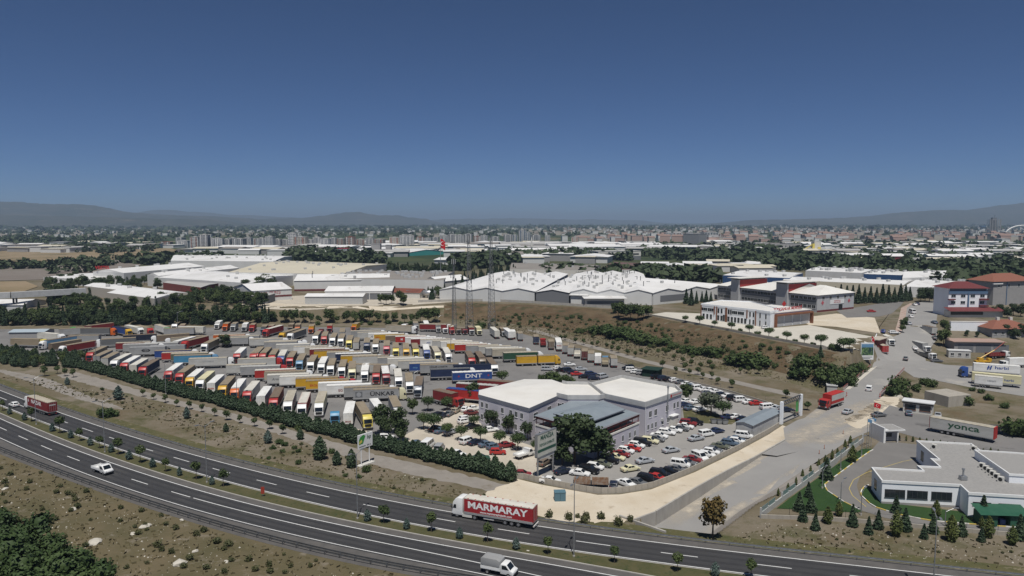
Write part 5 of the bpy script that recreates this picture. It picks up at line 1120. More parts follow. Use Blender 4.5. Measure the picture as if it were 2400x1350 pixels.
TNAME = dict(lolly='street_tree', broad='broadleaf_tree', dark='dark_leafy_tree', orchard='young_tree', pine='stone_pine', uppine='small_pine', spruce='blue_spruce', conifer='conifer_tree', hedge='hedge_conifer', thuja='thuja_tree', tallcon='tall_conifer', rust='rusty_leaved_tree', willow='silver_leaved_tree', bush='bush', scrub='scrub_bush', bigpine='pine_tree')
TCAT = dict(bush='bush', scrub='bush', hedge='hedge tree')
tree_i = [0]
def tree(kind, px, py, label, group=None, h=None, w=None, world=None):
    p = G(px, py) if world is None else Vector((world[0], world[1], H(world[0], world[1])))
    tree_i[0] += 1; cr, tk, h0 = TR[kind][tree_i[0] % len(TR[kind])]
    k = (h or h0)/h0*ru(.9, 1.12); kw = (w or 1)*k*ru(.92, 1.1)
    r = thing(TNAME[kind], label, TCAT.get(kind, 'tree'), (p.x, p.y, p.z), ru(0, 6.28), group, (kw, kw, k))
    ob('crown' if tk else 'foliage', cr, r)
    if tk: ob('trunk', tk, r)
    return r
def tree_row(kind, items, where, group, ox=0, oy=0, sc=1.0, h=None, w=None, what=None):
    order = sorted(range(len(items)), key=lambda i: items[i][0]); rank = {i: n for n, i in enumerate(order)}
    for i, it in enumerate(items):
        tree(kind, ox+it[0]/sc, oy+it[1]/sc, '%s, %s from left %s' % (what, ORD[rank[i]] if rank[i] < len(ORD) else 'far', where), group, it[2] if len(it) > 2 else h, w)
# median
MED = [(6,964,3.9),(74,989,4.1),(141,1017,4.4),(187,1035,3.6),(234,1052,3.1),(277,1067,3.9),(329,1086,4.2),(389,1107,3.6),(460,1125,4.4),(524,1142,3.8),(900,1228,3.7),(1011,1248,3.4),(1143,1273,3.8),(1284,1301,3.7),(1440,1321,3.2),(1588,1342,3.4),(1760,1355,3.2)]
def shift(items, d=.4): return [(a, b)+tuple(c) for a, b, *c in items]
tree_row('lolly', MED, 'on the highway median', 'clipped median trees', what='small round-headed tree')
tree_row('spruce', [(23,972),(58,986),(123,1012),(166,1028),(212,1045),(261,1061),(303,1078),(358,1096),(421,1116),(497,1137),(861,1222),(953,1241),(1077,1263),(1210,1288),(1676,1350)], 'on the highway median', 'median spruces', what='small blue-grey spruce', h=2.25)
# hedge along the truck park
HP = rs(pp([(150,862),(176,862),(252,881),(312,900),(403,925),(504,948),(600,975),(701,1004),(803,1031),(877,1053),(978,1076),(1104,1106),(1202,1131)]), 1.75)
for i, (x, y) in enumerate(HP):
    tree('hedge', 0, 0, 'dark green conifer, %s from left in the long truck park hedge' % ordn(i), 'hedge conifers', ru(3.5, 4.5), 1.12, world=(x+ru(-.3,.3), y+ru(.2,1.2)))
k = 0
for (x, y) in rs(pp([(-70,838),(0,850),(60,862),(120,858),(170,858)]), 2.6):
    for j in range(4):
        tree('hedge' if (k % 3) else 'broad', 0, 0, 'thick evergreen, %s of the wide hedge at the left edge, %s from its front' % (ordn(k//4), ORD[j]), 'wide left hedge trees', ru(3.6, 5.0), world=(x+ru(-1,1), y+j*4.2+ru(-1,1))); k += 1
# slope trees between hedge and highway
tree_row('spruce', [(158,902,3.0),(278,937,4.0),(438,981,3.4),(628,1039,3.6)], 'on the bare verge by the hedge', 'verge spruces', what='dark blue-green cone spruce', w=1.1)
tree_row('hedge', [(704,1030,3.2),(750,1077,5.0),(824,1096,4.6),(790,1090,3.5),(530,1012,2.6)], 'on the verge near the fuel sign', 'verge conifers', what='dense green conifer')
tree_row('orchard', [(105,882,3.6),(135,876,3.2),(152,882,3.0),(172,885,3.2),(335,930,2.6),(360,937,2.4),(388,944,2.6),(415,954,2.6),(444,960,2.8),(473,966,2.6),(503,976,2.8),(532,985,2.8),(563,992,2.6),(597,1000,2.6),(632,1006,2.8),(662,1018,2.8),(700,1024,3.2),(240,921,2.0),(310,942,1.6)], 'along the gravel path', 'young path trees', what='thin young tree')
tree_row('bush', [(248,978,3.0),(262,976,2.4)], 'beside the highway verge', 'verge bushes', what='bright green bush')
tree_row('bush', [(655,1040,1.3),(668,1045,1.2),(640,1052,1.0),(690,1052,1.1),(700,1060,1.0),(662,1060,1.0),(778,1062,1.3),(858,1106,1.4),(840,1120,1.0),(810,1117,.9),(699,1088,1.0),(630,1076,.8)], 'among the verge conifers', 'low verge bushes', what='low dark bush')
# back belt
rb = random.Random(5)
def scatter(kinds, poly, n, label, group, hs, mind=3.0, world=False):
    W_ = [G(*p) for p in poly]; P2 = [(p.x, p.y) for p in W_]; x0 = min(p[0] for p in P2); x1 = max(p[0] for p in P2); y0 = min(p[1] for p in P2); y1 = max(p[1] for p in P2)
    got = []; tries = 0
    while len(got) < n and tries < n*60:
        tries += 1; x, y = rb.uniform(x0, x1), rb.uniform(y0, y1)
        if not inpoly(x, y, P2): continue
        if any((x-a)**2+(y-b)**2 < mind*mind for a, b in got): continue
        got.append((x, y))
    for j, kd in enumerate(sorted(set(kinds))):
        mine = sorted([g for q, g in enumerate(got) if kinds[q % len(kinds)] == kd], key=lambda g: g[0]/g[1])
        for q, (x, y) in enumerate(mine): tree(kd, 0, 0, '%s, %s from left' % (label[kd], ordn(q)), group, rb.uniform(*hs), world=(x, y))
    return got
def inpoly(x, y, P):
    c = False; j = len(P)-1
    for i in range(len(P)):
        if (P[i][1] > y) != (P[j][1] > y) and x < (P[j][0]-P[i][0])*(y-P[i][1])/(P[j][1]-P[i][1]+1e-12)+P[i][0]: c = not c
        j = i
    return c
scatter(['dark','broad','tallcon','dark'], [(-60,764),(500,762),(640,757),(640,744),(480,738),(120,742),(-60,748)], 115, dict(dark='dark leafy tree in the thick belt behind the left truck park', broad='leafy tree in the thick belt behind the left truck park', tallcon='conifer in the thick belt behind the left truck park'), 'tree belt behind the truck park', (7, 10), 3.0)
scatter(['dark','broad'], [(110,742),(470,735),(640,735),(560,700),(470,703),(330,722),(240,716),(110,705)], 85, dict(dark='dark tree in the grove above the left truck park', broad='leafy tree in the grove above the left truck park'), 'grove above the truck park', (6, 8.5), 4.2)
tree_row('broad', [(605,757,7),(640,756,8),(668,757,8.5),(690,758,9),(712,757,8),(728,758,7),(748,759,5.5),(772,757,8.5),(790,758,5),(812,757,7.5),(832,757,7.5),(850,756,8.5),(866,757,8),(885,756,6),(905,757,7),(925,755,7),(948,757,6.5),(965,756,6),(985,757,8.5),(1003,757,9),(1020,756,8.5)], 'in the row behind the lorries', 'trees behind the back row', what='leafy tree')
tree_row('bush', [(745,762,2.5),(845,761,2.6),(868,762,2.2),(910,761,2.8),(940,762,2.4),(962,761,2.6),(1130,768,3.2),(1122,770,2.8)], 'behind the back lorry row', 'bushes behind the back row', what='green bush')
tree('dark', 528, 815, 'dark tree standing alone in the truck park', None, 6.6, 1.35)
# orchard
tree_row('orchard', [(455,235),(495,230),(600,190),(680,175),(590,260),(665,270),(745,295),(795,290),(770,210),(880,310),(930,330),(990,350),(890,210),(940,290),(1020,260),(1080,280),(1075,370),(1145,390),(1245,380),(1200,360),(1285,320),(1360,370),(1425,370),(1505,420),(1590,450),(1680,420),(1670,470),(1525,540),(1610,510),(1400,490),(1650,560),(1755,500),(1730,550),(1775,590),(1835,480),(1860,530),(1860,592),(1915,640),(2045,672),(2125,545),(2195,540),(2290,545),(1230,270),(1160,240),(1370,290)], 'in the young orchard', 'orchard trees', 1200, 740, 3.97, what='small round tree')
tree_row('bush', [(800,165,4.2),(870,160,4.5),(760,150,3.2),(1000,195,4.5),(1080,205,3.8),(1130,215,3.2),(1240,255,4.6),(1300,262,3.4),(1400,268,3.6),(1880,370,4.2),(1830,350,3.0),(2110,440,4.0),(2200,455,5.0),(2290,470,4.6),(2060,450,3.2),(940,200,3.6),(1180,240,3.2),(1500,300,2.6),(1620,330,2.6),(640,150,2.2),(1710,345,2.8)], 'on the foot of the embankment', 'embankment bushes', 1200, 740, 3.97, what='big green bush', w=1.7)
tree_row('bush', [(330,500,5.5),(300,570,4.5),(400,480,4.8),(540,600,4.6),(600,560,4.2),(720,590,5.2),(790,540,4.6),(850,500,3.0),(660,640,3.6),(760,650,3.2),(500,560,3.4)], 'in the stream bed left of the bridge', 'stream bed bushes left', 1800, 740, 3.97, what='dark green bush', w=1.2)
tree_row('bush', [(1220,690,4.6),(1160,740,3.0),(1380,690,2.6),(1520,660,2.8),(1450,640,2.2),(1830,830,3.6),(1740,830,2.0),(1290,760,2.2),(2050,780,2.0),(2200,860,2.0),(2330,1120,5.0),(1640,830,1.6),(1900,700,1.6),(1980,720,1.5)], 'on the bank right of the bridge', 'stream bed bushes right', 1800, 740, 3.97, what='green bush')
tree('conifer', 1923, 838, 'small dark conifer on the embankment near the billboard', None, 4.2)
# around the office
tree_row('pine', [(1003,964,4.4),(1048,962,4.2),(993,1006,5.0),(1016,1014,4.6),(1048,1024,3.9),(1081,1032,4.0),(1111,1004,4.0),(1126,1036,4.6),(1171,1046,4.4),(1214,1056,4.6),(1258,1062,3.4)], 'in the office yard', 'office yard pines', what='round green pine')
tree_row('uppine', [(1148,1006,5.6),(1192,1018,5.8),(1236,1032,5.2),(1305,1040,5.5)], 'against the office wall', 'small wall pines', what='slim small pine')
tree('dark', 1347, 1088, 'tallest dark leafy tree in front of the office terrace', None, 12.0, 1.12)
tree('dark', 1402, 1080, 'second dark leafy tree in front of the office, right of the tallest', None, 10.0, 1.35)
tree('dark', 1318, 1090, 'lower dark tree between the big sign and the tallest tree', None, 6.6, 1.2)
tree_row('dark', [(893,1020,8.6),(930,1015,8.2),(940,1035,7.2),(905,1026,6.4)], 'beside the fuel sign and hedge', 'dark trees by the hedge', what='dark spreading tree', w=.95)
tree('broad', 967, 972, 'pale green slender tree beside the yard entrance', None, 6.0, .8)
tree('broad', 1106, 941, 'broad tree at the left end of the office', None, 6.8, 1.1); tree('pine', 1177, 902, 'round tree just behind the left office roof', None, 5.2)
tree('broad', 1609, 941, 'leafy tree at the right corner of the office', None, 6.6, .95)
tree('willow', 1666, 974, 'silver-leaved tree on the grass patch right of the office', None, 7.0, 1.1)
tree('pine', 1694, 980, 'round bright green tree beside the waste bins', None, 4.8, 1.15)
tree_row('bush', [(1290,893,3.4),(1300,890,3.0),(1312,894,2.4),(1325,893,2.6),(1338,895,2.2),(1268,889,2.0)], 'peeping over the office roof', 'bushes behind the office', what='leafy bush')
sheet('grass_patch', pp([(1600,958),(1640,952),(1690,975),(1730,985),(1715,995),(1640,992),(1603,985)]), .042, m_verge)
# compound conifers
tree_row('conifer', [(325,842,3.2),(440,922,3.4),(785,888,4.0),(935,962,3.0),(1025,912,3.8),(1275,928,4.0),(1450,1003,2.8),(1535,952,3.6),(1800,977,4.0),(1985,1032,2.6),(2340,1012,4.4)], 'in the row before the white building', 'verge conifers on the right', 1800, 1010, 3.97, what='dark spruce')
tree_row('thuja', [(555,862,3.6),(1190,982,4.2),(1705,1027,4.4),(1985,907,2.4),(2050,992,4.2),(2270,1062,3.4)], 'in the row before the white building', 'verge thujas on the right', 1800, 1010, 3.97, what='yellow-green thuja')
tree_row('conifer', [(545,452,4.6),(375,617,3.0),(290,745,3.6),(400,755,3.4),(1190,765,3.6),(2000,835,5.2)], 'on the compound lawn', 'lawn spruces', 1800, 1010, 3.97, what='dark spruce', w=1.1)
tree_row('thuja', [(785,292,3.8),(660,792,2.6),(1565,805,3.6)], 'on the compound lawn', 'lawn thujas', 1800, 1010, 3.97, what='yellow-green thuja', w=1.1)
tree_row('thuja', [(95,605,1.8),(185,575,2.2),(260,505,2.0),(320,455,2.2),(395,405,2.0),(470,355,2.4),(530,315,2.2),(595,265,2.2),(645,225,2.0),(715,185,2.6),(765,145,2.8)], 'outside the glass-panelled wall', 'saplings by the wall', 1800, 1010, 3.97, what='slim young sapling', w=.7)
tj = rs(pp([(2108,1032),(2160,1038),(2230,1050),(2300,1062),(2410,1082)]), 1.5)
for i, (x, y) in enumerate(tj[:44]): tree('thuja', 0, 0, 'little thuja, %s from left in the line behind the white building' % ordn(i), 'line of little thujas', ru(1.3, 1.7), .8, world=(x, y))
tree('rust', 1670, 1262, 'rusty brown-green tree beside the ramp road at the highway', None, 7.6)
tree_row('orchard', [(165,770,3.0),(370,880,2.8)], 'by the lattice gate', 'gate trees', 1800, 740, 3.97, what='small clipped tree', w=1.2)
# near lower left
for i, (a, b, hh) in enumerate(sorted([(-70,1275,9),(-10,1290,8.4),(45,1325,8.2),(100,1362,8.2),(160,1395,7.8),(215,1425,7.4),(-40,1370,9),(30,1410,9),(95,1450,8.6),(165,1475,8),(235,1480,6.8),(-50,1460,9),(-110,1340,9)])):
    tree('bigpine', a, b, 'large green pine, %s from left in the clump at the lower left corner' % ordn(i), 'lower left pines', hh, 1.2)
rb.seed(11)
pos = scatter(['scrub'], [(-80,1075),(0,1075),(240,1160),(480,1245),(720,1310),(960,1360),(1000,1420),(-80,1440)], 120, dict(scrub='small olive scrub bush on the dry slope below the near guardrail'), 'scrub bushes on the near slope', (.55, 1.25), 1.6)
pos2 = scatter(['scrub'], [(0,890),(300,965),(600,1075),(860,1140),(1020,1165),(1180,1175),(1000,1120),(700,1040),(400,950),(120,890)], 60, dict(scrub='small scrub bush on the bare verge between hedge and highway'), 'scrub bushes on the far verge', (.35, .8), 2.2)
scatter(['scrub','bush'], [(1060,735),(1250,735),(1500,755),(1750,800),(1950,860),(1960,900),(1700,850),(1450,800),(1250,770),(1080,755)], 190, dict(scrub='scrub bush on the dry brown embankment slope', bush='larger scrub bush on the dry brown embankment slope'), 'scrub on the embankment', (.8, 1.9), 2.5)
scatter(['scrub'], [(1690,1275),(1800,1235),(2000,1245),(2400,1280),(2400,1335),(2000,1300)], 22, dict(scrub='low weed tuft on the verge before the white building'), 'weeds on the right verge', (.25, .6), 1.5)
scatter(['scrub'], [(1225,1200),(1440,1215),(1500,1235),(1440,1236),(1280,1215)], 9, dict(scrub='scrub bush between the guardrail and the limestone dirt'), 'scrub by the guardrail', (.9, 1.6), 1.5)
# fire station and school
tree_row('pine', [(1606,757,4.0),(1640,761,4.2),(1675,768,3.6),(1714,775,4.0),(1756,781,3.6),(1802,791,4.4),(1844,799,4.4),(1885,807,4.4),(1924,813,4.4),(1976,823,5.0),(1990,822,4.6)], 'along the fire station wall', 'ball trees by the fire station', what='ball-shaped dark tree')
tree_row('bush', [(1735,777,1.6),(1776,784,1.6),(1820,795,1.5),(1864,803,1.5),(1905,810,1.6),(1950,818,2.2),(1962,821,2.4)], 'along the fire station wall', 'low shrubs by the fire station', what='low shrub')
tree_row('tallcon', [(1915,706,8),(1928,708,9),(1942,709,8.5),(1957,711,9),(1970,711,10),(1984,712,9.5),(1998,711,10),(2012,712,10.5),(2026,711,10),(2040,710,10.5),(2054,711,10),(2068,711,11),(2082,710,10.5),(2096,709,10),(2110,707,11),(2122,706,9),(2132,705,8)], 'in the grove beside the long school', 'school conifers', what='tall dark conifer')
tree_row('dark', [(2158,708,9),(2168,706,8.5),(2178,709,9),(2188,708,9),(2198,709,9.5),(2210,707,8.5)], 'behind the road junction', 'trees behind the junction', what='dark broad tree')
tree_row('broad', [(2213,782,7.5),(2211,812,8)], 'beside the hill road', 'roadside trees', what='leafy roadside tree')
tree_row('broad', [(2118,770,4.5),(2115,780,4),(2122,760,4)], 'on the bank left of the hill road', 'bank trees', what='small leafy tree')
tree_row('dark', [(2330,742,6),(2345,738,7),(2360,745,6.5),(2375,740,7),(2392,742,7),(2325,775,5),(2340,778,5.5),(2362,790,6),(2380,795,6),(2395,790,6),(2265,788,3),(2290,790,3.2)], 'among the houses on the right', 'house garden trees', what='dark garden tree')
tree_row('broad', [(1449,745,9),(1462,750,10),(1478,752,10.5),(1495,752,10),(1508,748,8),(1520,744,7),(1440,735,7)], 'at the left end of the fire station', 'clump by the fire station', what='broad leafy tree')
tree_row('tallcon', [(1608,712,8),(1620,716,9),(1632,712,7),(1645,708,7),(1655,710,8),(1666,712,7)], 'left of the long school building', 'conifers by the school', what='dark conifer')
# factory groves
scatter(['dark','broad','dark'], [(100,700),(190,690),(215,700),(300,690),(420,672),(420,664),(300,660),(215,668),(190,655),(110,665)], 80, dict(dark='dark tree in the grove round the factory halls', broad='leafy tree in the grove round the factory halls'), 'grove round the factory halls', (6, 9), 5)
scatter(['dark'], [(440,705),(560,690),(610,676),(600,672),(520,685),(430,698)], 36, dict(dark='dark tree in the avenue right of the low factory block'), 'factory avenue trees', (5, 7), 4)
scatter(['tallcon','dark'], [(905,660),(1060,652),(1062,640),(905,640)], 46, dict(tallcon='dark conifer in the stand beside the tall flagpole', dark='dark tree in the stand beside the tall flagpole'), 'stand beside the flagpole', (9, 13), 6)
scatter(['dark','broad'], [(575,690),(640,690),(650,672),(580,672)], 16, dict(dark='dark tree between the two factory halls', broad='leafy tree between the two factory halls'), 'trees between halls', (8, 11), 5)
scatter(['tallcon'], [(1065,690),(1160,655),(1210,648),(1210,642),(1150,646),(1058,680)], 40, dict(tallcon='dark cypress in the line behind the lattice masts'), 'cypress line behind masts', (7, 11), 5)
scatter(['tallcon','broad'], [(1005,705),(1050,700),(1050,690),(1000,695)], 10, dict(tallcon='slim tree near the red-roofed shed', broad='leafy tree near the red-roofed shed'), 'trees near red shed', (6, 8), 4)
tree_row('broad', [(893,712,7),(905,714,7),(918,712,6.5),(940,713,9),(945,716,7)], 'before the low red-roofed shed', 'trees before red shed', what='leafy tree')
# far woods: one mass of crowns
def far_woods():
    rr = np.random.RandomState(21); parts = []
    def add(x, y, h, w):
        z = Hn(x, y)
        for X, Y, Z, hh, ww in zip(x, y, z, h, w):
            d = rr.normal(0, 1, (16, 3)); d /= np.linalg.norm(d, axis=1)[:, None]
            P = np.array([X, Y, Z+hh*.55])+d*np.array([ww, ww, hh*.45]); parts.append(leaves(P, ww*1.15, rr.randint(1e6), .4, (X, Y, Z+hh*.3)))
    def fill(poly, n, h0, h1, w0, w1):
        W_ = [PZ(a, b, PLAT) for a, b in poly]; P2 = [(p.x, p.y) for p in W_]; x0 = min(p[0] for p in P2); x1 = max(p[0] for p in P2); y0 = min(p[1] for p in P2); y1 = max(p[1] for p in P2)
        xs = []; ys = []
        while len(xs) < n:
            x, y = rr.uniform(x0, x1), rr.uniform(y0, y1)
            if inpoly(x, y, P2): xs.append(x); ys.append(y)
        xs = np.array(xs); ys = np.array(ys); h = rr.uniform(h0, h1, n); add(xs, ys, h, h*rr.uniform(w0, w1, n))
    fill([(1500,600),(1580,612),(1690,622),(1800,632),(1900,636),(2050,648),(2240,662),(2230,640),(2050,618),(1900,608),(1800,604),(1690,600),(1580,592)], 560, 7, 11, .38, .6)
    fill([(1690,610),(1800,618),(1880,612),(1880,594),(1760,590),(1690,598)], 150, 9, 14, .4, .55)
    fill([(2060,650),(2240,690),(2400,690),(2560,690),(2560,630),(2300,622),(2160,630)], 420, 8, 12, .35, .55)
    fill([(2010,615),(2420,620),(2420,590),(2200,584),(2000,590)], 170, 7, 10, .35, .5)
    fill([(1180,612),(1500,612),(1420,598),(1190,597)], 200, 8, 12, .35, .5)
    fill([(1210,650),(1500,655),(1690,660),(1690,648),(1500,640),(1300,640)], 130, 7, 10, .35, .5)
    fill([(1490,662),(1640,668),(1690,662),(1640,650),(1500,648)], 60, 8, 12, .35, .5)
    fill([(670,618),(760,620),(870,622),(910,615),(860,600),(720,592),(670,598)], 190, 8, 13, .35, .5)
    fill([(1060,640),(1215,618),(1215,606),(1060,612)], 160, 8, 12, .35, .5)
    fill([(290,622),(520,618),(520,608),(400,606),(290,612)], 130, 7, 11, .35, .5)
    fill([(100,650),(215,640),(300,612),(260,606),(150,625),(90,640)], 60, 5, 8, .4, .6)
    fill([(120,592),(260,596),(370,590),(370,580),(240,574),(120,580)], 160, 6, 9, .4, .6)
    fill([(-100,634),(120,630),(225,616),(225,611),(110,622),(-100,628)], 90, 5, 8, .4, .6)
    fill([(-100,578),(250,575),(390,572),(390,562),(200,560),(-100,562)], 260, 7, 11, .4, .6)
    fill([(1480,592),(1640,596),(1800,592),(2000,592),(2400,586),(2400,572),(2000,570),(1500,574)], 230, 7, 10, .4, .6)
    fill([(-200,560),(380,560),(1200,556),(1700,556),(2500,556),(2500,541),(1200,540),(-200,541)], 1500, 6, 10, .5, .9)
    fill([(-400,541),(1200,540),(2700,541),(2700,530),(1200,530),(-400,530)], 1300, 9, 15, .8, 1.8)
    V, F = join(parts); me = mesh_np('far_woods', V, F, L_far)
    ob('far_woods', me, kind='stuff')
far_woods()
# dry grass tufts on the open ground
def tufts():
    rr = np.random.RandomState(8); P = []
    for poly, n in (([(-80,1070),(0,1072),(240,1155),(480,1240),(720,1305),(1000,1360),(1000,1420),(-80,1440)], 1500), ([(0,885),(300,960),(600,1082),(860,1146),(1060,1180),(1180,1170),(1000,1125),(700,1045),(400,955),(120,895)], 1000), ([(1690,1272),(1800,1230),(2000,1240),(2400,1275),(2400,1336),(2000,1300)], 220), ([(1060,735),(1250,735),(1500,755),(1750,800),(1990,860),(1960,905),(1700,870),(1450,820),(1250,785),(1080,758)], 6000)):
        W_ = [G(*p) for p in poly]; P2 = [(p.x, p.y) for p in W_]; x0 = min(p[0] for p in P2); x1 = max(p[0] for p in P2); y0 = min(p[1] for p in P2); y1 = max(p[1] for p in P2); k = 0
        while k < n:
            x, y = rr.uniform(x0, x1), rr.uniform(y0, y1)
            if inpoly(x, y, P2): P.append((x, y, 0)); k += 1
    P = np.array(P); P[:,2] = Hn(P[:,0], P[:,1])+.1
    n = len(P); a = rr.uniform(0, 6.28, n); s = rr.uniform(.12, .34, n); h = rr.uniform(.06, .26, n)
    dx = np.stack([np.cos(a)*s, np.sin(a)*s, 0*a], 1); up = np.stack([rr.normal(0,.08,n), rr.normal(0,.08,n), h], 1); lo = np.stack([0*a, 0*a, 0*a-.15], 1)
    V = np.stack([P-dx+lo, P+dx+lo, P+dx*1.3+up, P-dx*1.1+up], 1).reshape(-1, 3)
    me = mesh_np('dry_grass_tufts', V, np.arange(4*n).reshape(n, 4), leafmat('leaf_drygrass', (.115,.10,.052), (.155,.13,.07)))
    ob('dry_grass_tufts', me, kind='stuff')
tufts()
# ------------------------------------------------------------------ buildings: helpers
m_lil = mat('lilac_render', (.56,.54,.585), .8, c2=(.50,.48,.52), scale=.4, contrast=.5, stretch=(1,1,.3))
m_band = mat('grey_band', (.17,.18,.21), .7); m_roofw = mat('white_sheet_roof', (.74,.725,.68), .55, c2=(.64,.615,.56), scale=.12, contrast=.5, c3=(.55,.52,.46), s3=.35, f3=.62, spec=.4)
m_para = mat('parapet_sheet', (.47,.47,.46), .6, c2=(.40,.40,.39), scale=.5)
m_winf = mat('window_frame_white', (.68,.68,.67), .5); m_win = mat('window_glass', (.02,.025,.03), .1, spec=.6)
m_mroof = mat('grey_metal_roof', (.20,.235,.26), .5, c2=(.25,.285,.31), scale=.3, contrast=.5, spec=.4)
m_redwood = mat('red_timber', (.23,.065,.055), .8, c2=(.16,.05,.045), scale=1)
m_grav = mat('roof_gravel', (.33,.32,.305), .95, c2=(.24,.235,.225), scale=2.2, contrast=.5, bump=.03, bscale=9)
m_red = paint('sign_red', (.45,.03,.03)); m_brown = mat('brown_trim', (.20,.085,.045), .7); m_gfac = mat('grey_facade', (.44,.445,.45), .8, c2=(.40,.40,.41), scale=.5); m_dfac_shade = mat('dark_facade_and_shade', (.16,.165,.175), .8)  # the dark grey serves real facades and painted shade inside open sheds
m_tile = mat('red_tile_roof', (.25,.10,.066), .85, c2=(.20,.085,.058), scale=1.2, contrast=.5); m_mar = mat('maroon_roof', (.14,.035,.035), .7)
m_blueb = mat('blue_band', (.09,.15,.24), .7); m_grey = mat('cement_grey', (.33,.32,.31), .9, c2=(.27,.265,.26), scale=.4, contrast=.5)
def wpoly(px, z): return [PZ(a, b, z) for a, b in px]
def walls_part(root, P, z0, z1, m, o, name='wall'):
    n = len(P); ar = sum(P[i].x*P[(i+1) % n].y-P[(i+1) % n].x*P[i].y for i in range(n))
    for i in range(n):
        a, b = P[i], P[(i+1) % n]
        if ar < 0: a, b = b, a
        ob(name, MB().poly([(a.x-o.x, a.y-o.y, z0), (b.x-o.x, b.y-o.y, z0), (b.x-o.x, b.y-o.y, z1), (a.x-o.x, a.y-o.y, z1)]).mesh(name, m), root)
def flat_roof(root, P, z, m, o, name='roof', apex=0.0):
    b = MB(); n = len(P); c = sum(P, Vector((0,0,0)))/n
    if apex:
        b.add([(p.x-o.x, p.y-o.y, z) for p in P]+[(c.x-o.x, c.y-o.y, z+apex)], [(i, (i+1) % n, n) for i in range(n)])
        ar = sum(P[i].x*P[(i+1) % n].y-P[(i+1) % n].x*P[i].y for i in range(n))
        if ar < 0: b.f = [q[::-1] for q in b.f]
    else: b.prism([(p.x-o.x, p.y-o.y) for p in P], z-.15, z)
    return ob(name, b.mesh(name, m), root)
def para_ring(root, P, z0, z1, t, m, o, name='parapet', segs=None):
    n = len(P)
    for i in (segs if segs is not None else range(n)):
        a, b = P[i], P[(i+1) % n]; d = (b-a).to_2d(); L = d.length
        ob(name, MB().box(-t/2, L+t/2, -t/2, t/2, z0, z1+.002*(i % 5)).mesh(name, m), root, (a.x-o.x, a.y-o.y, 0), math.atan2(d.y, d.x))
WINC = {}
def window(root, a, b, u, z, w, h, o, mull=1, frame=None, name='window'):
    """window on the wall a->b at fraction u, centre height z; the wall's outside is to the right of a->b"""
    d = (b-a).to_2d().normalized(); p = a.lerp(b, u); k = (round(w, 2), round(h, 2), mull, (frame or m_winf).name)
    if k not in WINC:
        f = MB().box(-w/2-.07, w/2+.07, -.05, .02, -h/2-.07, -h/2).box(-w/2-.07, w/2+.07, -.05, .02, h/2, h/2+.07).box(-w/2-.07, -w/2, -.05, .02, -h/2, h/2).box(w/2, w/2+.07, -.05, .02, -h/2, h/2)
        for i in range(1, mull+1): x = -w/2+w*i/(mull+1); f.box(x-.03, x+.03, -.045, .02, -h/2, h/2)
        f.box(-w/2-.12, w/2+.12, -.12, .02, -h/2-.13, -h/2-.07)
        g = MB().box(-w/2, w/2, -.03, .02, -h/2, h/2)
        WINC[k] = (f.mesh('frame', frame or m_winf), g.mesh('pane', m_win))
    fm, gm = WINC[k]
    r = ob(name, gm, root, (p.x-o.x, p.y-o.y, z), math.atan2(d.y, d.x)); ob('frame', fm, r)
